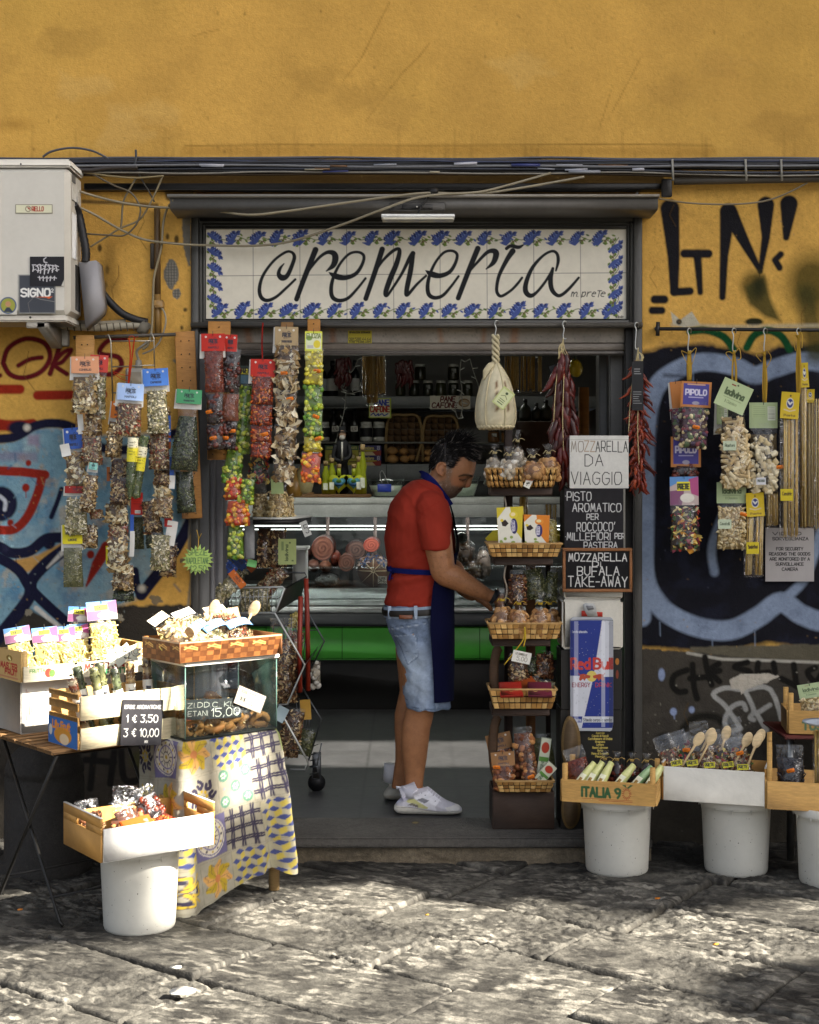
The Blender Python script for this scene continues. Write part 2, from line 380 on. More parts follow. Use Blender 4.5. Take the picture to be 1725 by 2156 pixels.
ys=np.concatenate([np.linspace(-4.6,-2.25,120),np.linspace(-2.245,-.25,430),np.linspace(-.245,.15,60)])
GX,GYY=np.meshgrid(xs,ys)
h,gr,dirt,r1,r2,hs=slab_h(GX,GYY)
c0=np.array(lin('#66635b'));c1=np.array(lin('#2e2c28'));c2=np.array(lin('#a09b8f'))
k=np.clip((r1-.25)*1.8,0,1)[...,None]
gc=c1*(1-k)+c0*k
ua,ub=(GX*.93-GYY*.36)/2.4,GX*.36+GYY*.93
k2=(np.clip((fbm(ua,ub,.020,41,4)-.52)*7,0,1)*np.clip((fbm(GX,GYY,.22,43,3)-.36)*5,.15,1))[...,None]*.6
gc=gc*(1-k2)+c2*k2
pit=(np.clip((fbm(ua*1.3,ub,.013,71,2)-.56)*9,0,1)*np.clip((fbm(GX,GYY,.15,73,2)-.3)*4,.2,1))[...,None]
gc=gc*(1-.6*pit)
cr_=np.clip((h-.012)*90,0,1)[...,None];gc=gc*(1-.35*cr_)+c2*.35*cr_
gc*=(.75+.45*hs)[...,None]
gc=gc*(1-gr[...,None]*.85)+lin('#4a4336')*gr[...,None]*.3
foot_shade=np.clip((GYY+.62+(fbm(GX,GYY,.25,61,3)-.5)*.5)*3,0,1)[...,None];gc=gc*(1-.74*foot_shade)  # stone colour darkened along the wall foot to deepen the shade there
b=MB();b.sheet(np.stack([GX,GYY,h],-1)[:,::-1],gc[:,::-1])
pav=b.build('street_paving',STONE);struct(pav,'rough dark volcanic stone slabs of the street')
b=MB();b.box((-60,-60,-.4),(60,60,-.045),'#55534e');gsh=b.build('ground',STONE);struct(gsh,'street ground')
# ================================================================ facade (one building with parts)
bld=thing('shop_building','ochre plastered building with graffiti around the open doorway of a small grocery','building',(0,0,0))
OCH,DADO,NAVY,TEAL,RUST='#cd9f4e','#37322b','#15162e','#7799a6','#8a2416'
def och(c):
    c.mott(260,.12,3);c.mott(60,.08,4)
    m=np.clip((fbm(c.X,c.Y,340,17,3)-.45)*3,0,1);c.mix(slice(None),m,'#c7a04a',.45)
# upper wall
u=Cv(-330,-60,1950,400,3.2,OCH);och(u)
for a,b_,ww in(((820,5),(762,120),1.2),((762,120),(722,170),.9),((905,90),(850,150),1.2),((850,150),(770,255),.8),((1350,120),(1290,235),.8),((1290,180),(1262,270),.7),((460,62),(410,75),.8)):
    u.stroke([a,((a[0]+b_[0])/2+R.uniform(-5,5),(a[1]+b_[1])/2),b_],ww,'#8a6424',2.5,.65)
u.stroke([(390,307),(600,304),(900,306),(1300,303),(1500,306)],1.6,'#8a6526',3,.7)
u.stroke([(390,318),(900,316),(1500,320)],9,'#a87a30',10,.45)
for _ in range(26):u.ell(R.uniform(0,1700),R.uniform(0,320),R.uniform(.8,2.5),R.uniform(.8,3),'#6e5020',a=.7)
u.ell(30,262,34,12,'#8a6424',18,.5);u.poly([(285,352),(1400,352),(1400,420),(285,420)],'#4a3820',8,.85,4,20)  # the long strip is shadow above the roller box, painted on the plaster
for _ in range(14):x=R.uniform(-50,1780);y=R.uniform(60,300);u.poly([(x+R.uniform(30,90)*math.cos(a),y+R.uniform(14,50)*math.sin(a))for a in np.arange(0,6.2,.6)],R.choice(['#b98f48','#d3ad66','#a8823e']),14,.35,10,30)
for _ in range(40):x=R.uniform(-20,1760);y=R.uniform(326,345);u.stroke([(x,y-R.uniform(8,70)),(x+R.uniform(-2,2),y)],[.8,3],'#7d5c26',6,.3)
u.speck(2600,1.3,'#8b6a2c',.3,5);u.speck(900,1.3,'#dcb868',.3,6)
# left wall
l=Cv(-330,398,408,1840,2.0,OCH);och(l)
l.poly([(-330,1278),(250,1276),(420,1272),(420,1860),(-330,1860)],DADO,6,1,5,14);sl0=l.sl(-330,1280,420,1840);l.mix(sl0,np.clip((fbm(l.X[sl0],l.Y[sl0],60,5)-.45)*4,0,1),'#2a2621',.7)
l.poly([(345,390),(420,390),(420,432),(365,430),(350,420)],'#4a3a20',4,.9,6,20);l.stroke([(175,424),(250,427),(330,432)],4,'#4a3a22',4,.8)
def grp(c,pts,w,col,soft=3,a=1,sm=6):c.stroke(pts,w,col,soft,a,sm)
W=cW;B_=cB
l.poly(mp(W,[(-1400,300),(-300,400),(0,430),(150,390),(300,330),(450,305),(620,330),(900,360),(1480,360),(1680,450),(1690,1080),(1560,1330),(1400,1500),(1200,1800),(640,2000),(300,2300),(-1400,2300)]),TEAL,12,1,8,30)
sl_=l.sl(-330,900,420,1345)
for q,cc,am in((60,'#a9b4b0',.4),(35,'#2f5d84',.5),(22,'#c59a5c',.35),(80,'#3f7fa0',.5)):
    m=np.clip((fbm(l.X[sl_],l.Y[sl_],q,int(q))-.55)*5,0,1);l.mix(sl_,m*(l.c[sl_][...,2]>l.c[sl_][...,0]),cc,am)
l.poly(mp(W,[(245,365),(345,365),(350,470),(245,450)]),'#8d6a86',8,.6);l.poly(mp(W,[(-40,505),(330,520),(330,600),(-40,590)]),'#7a6a80',10,.6)
l.poly(mp(W,[(38,1475),(140,1460),(330,1420),(560,1300),(600,1330),(430,1480),(240,1570),(120,1540)]),'#b98d4c',5)
l.poly(mp(W,[(-1400,1850),(-300,1800),(0,2050),(100,2300),(-1400,2300)]),'#2d2a30',12)
l.poly(mp(W,[(235,1880),(560,2050),(640,2200),(-200,2250)]),DADO,8)
# dark-red tag high on the wall
for p_,w_ in(([(22,390),(60,285),(180,220),(310,250),(352,350),(290,450),(170,495),(70,470),(22,390)],5.5),([(130,408),(210,365),(292,352)],5),([(-40,470),(0,478)],5),([(440,195),(400,330),(352,465)],5.5),([(370,400),(440,320),(500,300),(440,380),(390,410),(470,468)],5),([(880,222),(760,235),(700,320),(830,350),(850,420),(780,470),(700,460)],5.5)):
    grp(l,mp(B_,p_),w_,'#5e1018')
for p_ in([(-60,575),(140,575)],[(265,618),(720,612)],[(-60,800),(80,830),(230,815)]):grp(l,mp(B_,p_),10,'#8d2412',4)
l.poly(mp(W,[(-100,240),(190,235),(250,285),(160,330),(-100,330)]),'#8d2412',6)
grp(l,mp(W,[(-500,420),(0,400),(160,372),(300,290),(460,262),(640,300),(900,480),(1200,480),(1500,360),(1680,330)]),9.5,NAVY,4)
l.ell(*W(170,305),24,15,NAVY,6);l.ell(*W(238,302),7,7,'#cfc7b8',7)
grp(l,mp(W,[(-120,670),(0,680),(200,690),(395,715)]),9.5,RUST,3,sm=1);grp(l,mp(W,[(370,720),(330,880),(240,1080),(130,1190),(0,1200),(-120,1190)]),9.5,RUST,3)
for x,y,r_ in((250,612,6),(226,828,8),(90,1135,6.5),(795,1415,8)):l.ell(*W(x,y),r_,r_*1.1,RUST,3)
l.stroke(mp(W,[(226,830),(228,915)]),.9,RUST);l.stroke(mp(W,[(940,1350),(850,1500),(758,1690)]),[13,11,2],RUST,3)
l.ell(*W(0,970),36,37,NAVY,5);l.stroke(mp(W,[(0,905),(45,950),(40,1020)]),4,'#b9bcc4',4,1,5)
grp(l,mp(W,[(-200,1290),(0,1350),(100,1400),(260,1385),(400,1280),(540,1265)]),11,NAVY);l.ell(*W(430,1300),14,17,NAVY,4)
grp(l,mp(W,[(-250,1350),(0,1450),(170,1560),(300,1750),(640,2060),(900,2250)]),11,NAVY);grp(l,mp(W,[(700,1290),(560,1380),(400,1500),(280,1640),(250,1800),(60,2050),(-60,2200)]),13,NAVY)
l.stroke(mp(W,[(140,1430),(145,1505)]),.8,NAVY);grp(l,mp(W,[(540,840),(500,960),(450,1085)]),5,NAVY)
grp(l,mp(W,[(1690,1090),(1560,1340),(1450,1500),(1340,1640),(1240,1770)]),12,NAVY);grp(l,mp(W,[(1180,1560),(1200,1700),(1240,1770)]),9,NAVY)
l.ell(*W(1245,1712),8,8,'#c6bfae',8);l.stroke(mp(W,[(415,1530),(540,1405)]),[2,5],'#c9c3b8',4);l.stroke(mp(W,[(318,1885),(420,1970),(540,2060)]),[5,4],'#c9c3b8',4)
for _ in range(30):
    x=R.uniform(0,400);y=R.uniform(930,1250);l.stroke([(x,y),(x+R.uniform(-14,14),y+R.uniform(5,25))],R.uniform(.8,3),R.choice(['#b58a54','#2b4f73','#8ba9b2']),3,.5)
# dado tags and wall damage
for p_ in([(190,1660),(205,1560),(240,1560),(232,1650)],[(255,1560),(262,1640),(300,1640)],[(180,1600),(240,1605)],[(20,1380),(5,1450),(40,1490),(70,1470)]):grp(l,p_,7,'#141210',4)
l.ell(300,1600,26,20,'#3c3d18',14,.6);l.ell(40,1450,9,12,'#6d6a2a',5,.7)
for x,y,rx,ry in((361,577,15,30),(372,618,9,12)):
    l.poly([(x+rx*math.cos(t)*R.uniform(.8,1.15),y+ry*math.sin(t)*R.uniform(.8,1.15))for t in np.linspace(0,6.28,14)[:-1]],'#6a675f',2)
    for q in np.arange(-rx,rx,3):l.stroke([(x+q,y-ry*.8),(x+q,y+ry*.8)],.5,'#9b968a',1,.5*(abs(q)<rx*.8))
    for q in np.arange(-ry,ry,3):l.stroke([(x-rx*.8,y+q),(x+rx*.8,y+q)],.5,'#45423c',1,.5*(abs(q)<ry*.8))
for x,y in((353,498),(372,504),(330,497),(226,568),(390,652),(383,690),(222,600),(210,522)):l.ell(x,y,R.uniform(3,5),R.uniform(4,9),'#2a2318',3,.85)
l.poly([(383,455),(402,455),(402,560),(396,560),(386,520)],'#6b665c',3,1,2,8);l.stroke([(402,1080),(398,1150),(403,1220),(396,1275)],3,'#8e8572',3,.8)
l.ell(225,590,26,40,'#6d5222',22,.6);l.ell(232,540,14,30,'#6d5222',14,.5)
l.speck(260,1.6,'#4c3a1c',.45,9)
for x,y,s in((330,1262,14),(60,1290,10),(395,470,8),(372,760,9),(390,1180,10),(250,1300,12),(350,1420,16),(120,1500,12)):l.poly([(x+s*math.cos(a)*R.uniform(.6,1.3),y+s*.7*math.sin(a)*R.uniform(.6,1.3))for a in np.arange(0,6.2,.5)],R.choice(['#8d8470','#a39a84','#6d6454']),1.5,.9,2,5)
for x,y in((300,445),(250,560),(385,820),(395,1000),(60,740),(240,1240)):l.stroke([(x,y),(x+R.uniform(-14,6),y+22),(x+R.uniform(-16,10),y+50),(x+R.uniform(-20,14),y+80)],.8,'#5d4218',1.6,.7)
l.mott(14,.07,12);l.mott(5,.12,22)
for _ in range(120):l.ell(R.uniform(-20,400),R.uniform(920,1320),R.uniform(.6,2.2),R.uniform(.6,2),R.choice(['#b58f50','#8a7a5a','#9aa5a2']),a=.75)
# right wall
r=Cv(1349,398,1770,1840,2.0,OCH);och(r);h_=cH;BK='#17161a'
r.poly([(1340,745),(1400,728),(1470,722),(1560,735),(1600,748),(1640,728),(1740,722),(1960,740),(1960,1372),(1700,1366),(1620,1352),(1560,1366),(1460,1370),(1400,1366),(1340,1362)],'#14141b',12,1,4,20)
LB='#8492a8'
for p_,w_ in(([(1352,1300),(1358,1150),(1360,1000),(1364,900),(1380,820),(1420,782),(1480,762),(1550,772),(1590,790),(1630,776),(1700,760),(1800,780)],19),([(1352,1000),(1356,1200),(1385,1270),(1430,1305),(1490,1325),(1545,1325),(1600,1297),(1645,1268),(1690,1295),(1750,1310),(1900,1300)],21),([(1526,1075),(1500,1150),(1505,1205)],9),([(1640,1270),(1690,1225),(1720,1150),(1760,1000)],10)):
    grp(r,p_,w_,LB,7)
r.poly([(1340,980),(1356,980),(1370,1150),(1362,1300),(1340,1300)],LB,8)
grp(r,[(1400,790),(1450,800),(1390,860),(1384,1000),(1390,1150),(1420,1235)],3,'#10101a',8,.8)
sl_=r.sl(1349,720,1950,1370);m=np.clip((fbm(r.X[sl_],r.Y[sl_],30,5)-.5)*4,0,1);r.mix(sl_,m,'#2a2e44',.25)
for p_,w_ in(([(185,150),(205,400),(208,585)],[20,13,9]),([(208,588),(290,583)],8.5),([(262,385),(388,386)],9),([(330,390),(345,590)],[9,6]),([(461,615),(470,400),(490,165)],[7,9,17]),([(495,165),(580,330),(660,480)],[18,11,5]),([(660,480),(690,300),(690,130)],[5,9,18]),([(812,125),(797,300)],[19,7]),([(768,390),(738,420),(762,460)],7),([(105,627),(155,627)],9),([(92,685),(142,685)],8)):
    r.stroke(mp(h_,p_),w_,BK,4)
r.ell(*h_(183,135),18,8,BK,12,.7);r.stroke(mp(h_,[(655,480),(656,505)]),.8,BK)
r.ell(*h_(625,555),27,30,'#4c4216',18,.8);r.poly(mp(h_,[(580,560),(680,500),(720,640),(770,745),(690,720),(600,650)]),'#3b3a18',10,.9);r.ell(*h_(650,560),12,22,'#25260f',16,.9)
r.ell(*h_(930,540),48,60,'#4c4216',40,.9);r.stroke(mp(h_,[(900,600),(940,800),(960,900)]),[20,26],'#3b3a18',24,.8)
r.ell(*h_(628,745),19,8,'#262612',3);r.stroke(mp(h_,[(200,760),(500,772),(970,765)]),4,'#b3a88c',7,.8)
r.poly(mp(h_,[(190,690),(240,735),(300,690),(345,760),(260,775),(200,755)]),'#b5ad98',2);r.ell(*h_(233,745),6,6,'#3a352c',2)
for p_ in([(290,795),(380,790),(470,825),(520,890)],[(590,880),(630,815),(700,790),(770,820),(815,890)]):grp(r,mp(h_,p_),8,'#0f4a26',4)
r.poly([(1340,1366),(1445,1372),(1600,1368),(1960,1385),(1960,1860),(1340,1860)],'#443f37',3,1,4,10);sl0=r.sl(1340,1385,1960,1840);r.mix(sl0,np.clip((fbm(r.X[sl0],r.Y[sl0],70,6)-.45)*3,0,1),'#322e28',.7)
r.poly([(1455,1362),(1960,1352),(1960,1392),(1700,1392),(1560,1384),(1450,1372)],'#5e5848',4,1,3,14)
r.stroke([(1448,1375),(1520,1388),(1600,1390),(1700,1394),(1950,1400)],3,'#b7b2a4',3,.9)
i_=cI
for p_ in([(870,95),(790,130),(775,190),(810,235),(860,235)],[(905,60),(915,200),(935,280)],[(985,10),(1000,90),(1030,190)],[(890,150),(1010,140)],[(1075,55),(1020,100),(1080,170)],[(1020,110),(1080,100)],[(1260,45),(1180,75),(1280,110),(1200,170)],[(1330,50),(1330,110),(1400,110)],[(1430,50),(1440,110)],[(1560,60),(1580,200)],[(1480,150),(1600,210)],[(1700,80),(1650,110),(1700,170),(1740,120)]):grp(r,mp(i_,p_),6.5,'#15130f',4)
grp(r,mp(i_,[(820,570),(850,470),(930,400),(1050,400),(1100,440)]),8,'#17150f',8,.9);r.ell(*i_(712,545),12,13,'#0e0d0a',9)
t_=cRT
for p_ in([(300,690),(200,680),(120,725),(200,800),(300,945)],[(345,830),(320,785),(240,820),(200,920),(240,975),(310,960)],[(335,690),(400,830),(375,885),(400,900)],[(340,695),(515,690),(610,965)],[(430,850),(512,798)],[(415,850),(490,975)]):grp(r,mp(t_,p_),5,'#a5a39c',3,.95,4)
r.poly(mp(t_,[(233,620),(310,582),(500,580),(575,598),(500,640),(430,660),(350,690),(315,725),(300,690),(240,685)]),'#b9b0a0',1.5,1,2,6)
for x,y,rx,ry in((705,125,7,13),(782,365,7,8),(900,352,6,7)):r.ell(*i_(x,y),rx,ry,'#8d9ab8',3)
r.stroke(mp(i_,[(785,370),(788,410)]),1,'#8d9ab8')
for _ in range(70):r.ell(R.uniform(1356,1940),R.uniform(1395,1790),R.uniform(.5,1.6),R.uniform(.5,1.6),'#a09a8c',a=.8)
r.poly([(1340,1700),(1960,1690),(1960,1860),(1340,1860)],'#3a362e',40,.7)
for x,y in((1420,430),(1700,640),(1380,560),(1560,700),(1450,1480),(1640,1560)):r.stroke([(x,y),(x+R.uniform(-14,6),y+22),(x+R.uniform(-16,10),y+46)],.8,'#5d4218',1.6,.6)
for x,y in((1460,770),(1700,770),(1390,1310),(1590,1310),(1500,1330)):r.stroke([(x,y),(x+.5,y+R.uniform(25,70))],1,'#7f8da2',1.2,.8)
r.mott(16,.08,12);r.mott(5,.14,22)
for _ in range(150):r.ell(R.uniform(1350,1770),R.uniform(440,1380),R.uniform(.5,1.8),R.uniform(.5,1.8),R.choice(['#8a6a34','#b58f50','#55586a','#1c1c20']),a=.6)
for _ in range(420):a_=R.choice([(1395,500),(1530,480),(1600,470),(1480,545),(1665,470),(1580,620),(1700,600)]);r.ell(a_[0]+R.gauss(0,30),a_[1]+R.gauss(0,60),.7,.7,'#2a2418',a=.5)
b=MB()
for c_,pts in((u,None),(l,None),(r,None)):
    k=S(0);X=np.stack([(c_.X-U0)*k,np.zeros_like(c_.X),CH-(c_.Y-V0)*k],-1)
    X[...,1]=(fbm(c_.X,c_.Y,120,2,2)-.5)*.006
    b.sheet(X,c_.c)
def slabx(u0,v0,u1,v1,y0,y1,col):
    p=P(u0,v1,0);q=P(u1,v0,0);b.box((p.x,y0,p.z),(q.x,y1,q.z),col)
slabx(-330,-60,408,1840,.006,.25,OCH);slabx(1349,-60,1770,1840,.006,.06,OCH);slabx(1770,-60,1950,396,.006,.06,OCH);slabx(409,-60,1348,396,.006,.25,OCH)
xr=P(1770,0,0).x
b.box((xr+.001,.0,-.05),(xr+3.6,.06,1.95),OCH);b.box((xr+.4,0,3.5),(xr+3.6,.06,3.79),OCH);b.box((xr+2.95,0,1.951),(xr+3.6,.06,3.499),OCH)  # window gap added out of view so sun reaches the shop floor
b.box((-4,0,-.05),(P(-330,0,0).x-.001,.25,3.79),OCH)
wall=b.build('wall',WALLM,bld)
# ---- metal door surround, roller box, roller shutter
FR='#3f3e3a'
def fbox(bb,u0,v0,u1,v1,y0,y1,col=FR,ch=.004):
    p=P(u0,v1,y0);q=P(u1,v0,y0);bb.rbox((p.x,y0,p.z),(q.x,y1,q.z),ch,col)
b=MB()
fbox(b,402,455,418,1300,-.02,.2);fbox(b,1334,455,1353,1640,-.02,.2)
fbox(b,418.5,455,1333.5,468,-.02,.2)
for a0,a1,y0 in((418.5,425,-.012),(425.5,432,-.004)):
    fbox(b,a0,468.5,a1,684,y0,.2,'#383733');fbox(b,1752-a1,468.5,1752-a0,684,y0,.2,'#383733')
    fbox(b,a1+.3,468.5 if a0<420 else 475,1752-a1-.3,474.5 if a0<420 else 481,y0+.001,.2,'#383733'); 
fbox(b,425.5,673,1326.5,688,-.006,.2,'#383733')
fbox(b,409,690,441,1705,.02,.2,'#474746');fbox(b,441.5,745,452,1705,.05,.2,'#5d5d60');fbox(b,452.5,745,470,1705,.09,.25,'#515155')
fbox(b,1316,690,1333.5,1705,.02,.2,'#413f3c');fbox(b,1284,745,1315.5,1250,.1,.3,'#74726d');fbox(b,1262,745,1283.5,1250,.2,.32,'#6d6c69')
b.build('door_frame',PAINTM,bld)
b=MB();y=-.03;p=P(402,690,y);q=P(1353,690,y);b.tube([(p.x,y,p.z+.012),(q.x,y,q.z+.012)],.0125,10,'#4a4742');b.build('hanging_rail',PAINTM,bld)
b=MB()
for z0,z1,y0,cc in((690,722,.055,'#8d8375'),(722.5,738,.04,'#6f665b'),(738.5,747,.03,'#4c4741')):
    fbox(b,441.5,z0,1315,z1,y0,y0+.04,cc)
cvs=Cv(441.5,691,1315,721,2,'#8d8375');cvs.mott(40,.25,3)
for x in(925,1020,1085,520,700):cvs.stroke([(x,690),(x+R.uniform(-6,6),722)],R.uniform(4,9),'#8d5a2c',9,.7)
cvs.speck(240,.9,'#3f3a33',.8)
k=S(.053);b.canvas(cvs,P(441.5,691,.053),(k,0,0),(0,0,-k),0)
b.build('roller_shutter',PAINTM,bld)
b=MB();x0=P(358,0,-.2).x;x1=P(1386,0,-.2).x
zt=P(0,416,-.2).z;zb=P(0,441,-.2).z;zc=P(0,458,-.02).z
b.prism([(-.20,zt),(-.20,zb+.01),(-.19,zb),(-.03,zc),(0.02,zc),(.02,zt)],(0,1,0),(0,0,1),(x0,0,0),(x1-x0,0,0),'#55524d')
b.box((x0-.01,-.215,zt+.001),(x1+.004,.02,zt+.012),'#8b857a');b.build('roller_box',PAINTM,bld)
b=MB();p=P(176,385,-.05);q=P(1415,399,-.05);b.rbox((p.x,-.05,q.z),(q.x,.01,p.z),.004,'#0c0b0a');b.rbox((P(1394,0,-.07).x,-.07,P(0,414,-.07).z),(P(1416,0,-.07).x,-.051,P(0,376,-.07).z),.004,'#171513');b.build('steel_channel',PAINTM,bld)
# ---- inside room
RX0,RX1,RY1,RZ=-2.6,1.75,5.15,2.75
b=MB();g='#8f8d88'
b.box((RX0-.1,.25,-.05),(RX0,RY1,RZ),g);b.box((RX0,RY1,-.05),(RX1,RY1+.1,RZ),g)
b.box((RX1,.07,-.05),(RX1+.1,RY1,.6),g);b.box((RX1,.26,2.2),(RX1+.1,RY1,RZ),g);b.box((RX1,1.75,.601),(RX1+.1,RY1,2.199),g)  # side opening added to let the sun band onto the floor
b.box((RX0,.251,RZ),(RX1+.1,RY1,RZ+.1),g);b.build('room_wall',DULL,bld)
b=MB();b.box((-4,.01,3.8),(6,6,3.95),'#777'if 0 else '#777777');b.build('roof',DULL,bld)
# tiled shop floor
FZ=.11
fc=Cv(-2.6,.0,1.75,5.1,.012,'#3e3e3f');fc.mott(.25,.2);fc.mott(.05,.15,7)
for x in np.arange(-2.6,1.8,.45):fc.stroke([(x+.13,0),(x+.13,5.1)],.003,'#242424',.012,.8)
for yy in np.arange(0,5.1,.45):fc.stroke([(-2.6,yy+.2),(1.75,yy+.2)],.003,'#242424',.012,.8)
b=MB();b.canvas(fc,(-2.6,0,FZ),(1,0,0),(0,1,0),0);b.box((-2.6,.002,-.04),(1.75,5.1,FZ-.004),'#2a2a2a')
fl=b.build('shop_floor',mat('floor_tile',.5,bump=(40,.06),mott=[(4,.2),(30,.15)],spec=.25));struct(fl,'dark grey tiled shop floor')
# doorstep
b=MB();sx0=P(400,0,0).x;sx1=P(1345,0,0).x
sc_=Cv(sx0,-.36,sx1,-.002,.006,'#55524d');sc_.mott(.12,.25);sc_.mott(.02,.2,5)
sc_.stroke([(.5,-.28),(.95,-.285)],.003,'#1c1a18',.006,.8);sc_.stroke([(.55,-.2),(.9,-.2)],.002,'#1c1a18',.006,.8)
sc_.ell(.025,-.09,.018,.026,'#3a3022');sc_.ell(.025,-.09,.013,.018,'#8a7a4a');sc_.rect(.012,-.093,.038,-.087,'#16120c');sc_.rect(sx0,-.365,sx1,-.35,'#8b877e',.5)
b.canvas(sc_,(sx0,-.36,FZ+.002),(1,0,0),(0,1,0),0);b.rbox((sx0,-.362,.07),(sx1,-.001,FZ+.0005),.006,'#4a4742')
b.build('doorstep',STONE,bld)
b=MB();n=260;zz=np.linspace(-.03,.069,14);xx=np.linspace(sx0,sx1,n);XX,ZZ=np.meshgrid(xx,zz)
YY=-.335+(fbm(XX,ZZ*1.6,.09,3)-.5)*.03;cc=np.tile(lin('#6e6351'),(14,n,1))*(.6+.8*fbm(XX,ZZ,.07,8))[...,None]
b.sheet(np.stack([XX,YY,ZZ],-1)[::-1],cc[::-1]);b.box((sx0,-.31,-.03),(sx1,-.005,.0695),'#5a5144');b.build('step_riser',STONE,bld)
# ================================================================ screen added out of view, its openings cut to shape the sunlight
lit=[]
def shade_test(Y,Z,X0=9.0):
    """does the ray through (X0, Y, Z) along the sun fall on a place that the photograph shows sunlit?"""
    t=Z/-SUN.z;gx=X0+SUN.x*t;gy=Y+SUN.y*t
    return gx,gy
gpoly=[PZ(u_,v_)for u_,v_ in((-420,2020),(0,2004),(230,1990),(300,1985),(385,1965),(450,1918),(560,1872),(640,1872),(760,1862),(850,1868),(870,1895),(1000,1908),(1110,1892),(1180,1905),(1250,1927),(1350,1930),(1500,1915),(1550,1897),(1700,1897),(1900,1905))]
gpoly=[(p.x,p.y)for p in gpoly]+[(3.2,-1.1),(3.2,-4.4),(-3,-4.4),(-3,-1.9)]
dark=[(p.x,p.y)for p in(PZ(u_,v_)for u_,v_ in((1470,2105),(1520,2065),(1580,2045),(1760,2038),(1900,2060),(1900,2200),(1640,2200),(1600,2150),(1530,2150)))]
def hull(p):
    p=sorted(p);o=[]
    for q in(p,p[::-1]):
        h=[]
        for a in q:
            while len(h)>1 and(h[-1][0]-h[-2][0])*(a[1]-h[-2][1])-(h[-1][1]-h[-2][1])*(a[0]-h[-2][0])<=0:h.pop()
            h.append(a)
        o+=h[:-1]
    return o
def F4(p,deg):return Matrix.Translation(Vector(p))@Matrix.Rotation(math.radians(deg),4,'Z')
sunlit=[]                                             # the places that the sun reaches at the left: corner and size of each
for o_,dg,lo,hi in(((-1.031,-1.487,.312),36,(0,0,0),(.43,.3,.2)),((-.965,-1.175,0),0,(-.1,-.1,0),(.1,.1,.312)),((-1.176,-1.19,.634),40.5,(-.02,-.02,0),(.4,.22,.26)),((-1.45,-.93,.63),39,(0,-.04,.05),(.5,.2,.5)),((-.825,-1.03,.636),40.8,(-.02,-.03,.05),(.45,.26,.5)),((-.835,-1.035,0),41.5,(.1,-.03,.34),(.36,0,.64)),((-.835,-1.035,0),41.5,(.42,-.06,.1),(.5,0,.64))):
    m_=F4(o_,dg);q=[]
    for x in(lo[0],hi[0]):
        for y in(lo[1],hi[1]):
            for z in(lo[2],hi[2]):p=m_@Vector((x,y,z));t=(9.0-p.x)/-SUN.x;q.append((p.y-SUN.y*t,p.z-SUN.z*t))
    sunlit.append(hull(q))
Y2=-.2;lp2=[P(u_,v_,Y2)for u_,v_ in((172,840),(215,830),(232,1000),(228,1120),(176,1120),(125,1000))];lp2=[(p.x,p.z)for p in lp2]
band=[PZ(u_,v_,FZ)for u_,v_ in((560,1562),(1080,1562),(1080,1619),(560,1619))];band=[(p.x,p.y)for p in band]
def inpoly(x,y,q):
    ins=np.zeros(np.shape(x),bool)
    for i in range(len(q)):
        (ax,ay),(bx,by)=q[i],q[(i+1)%len(q)]
        if ay!=by:ins^=((ay>y)!=(by>y))&(x<(bx-ax)*(y-ay)/(by-ay)+ax)
    return ins
BX=9.0;cs=.04
yy=np.arange(-9.5,1.8,cs);zz=np.arange(0,14.6,cs);GY_,GZ=np.meshgrid(yy,zz)
t=GZ/-SUN.z;g1=inpoly(BX+SUN.x*t,GY_+SUN.y*t,gpoly)&~inpoly(BX+SUN.x*t,GY_+SUN.y*t,dark)
def onY(yp):t=(yp-GY_)/SUN.y;return BX+SUN.x*t,GZ+SUN.z*t
g2=np.zeros(GZ.shape,bool)
for q in sunlit:g2|=inpoly(GY_,GZ,q)
x_,z_=onY(Y2);g4=inpoly(x_,z_,lp2)
t=(GZ-FZ)/-SUN.z;g3=inpoly(BX+SUN.x*t,GY_+SUN.y*t,band)
open_=g1|g2|g3|g4
b=MB()
for j in range(len(zz)):
    i=0
    while i<len(yy):
        if open_[j,i]:i+=1;continue
        k=i
        while k<len(yy)and not open_[j,k]:k+=1
        b.box((BX,yy[i],zz[j]),(BX+.12,yy[k-1]+cs,zz[j]+cs),'#b79d78');i=k
ac=b.build('sun_screen',DULL);tag(ac,'pale screen added out of view to the right, with openings that shape the sunlight','building')
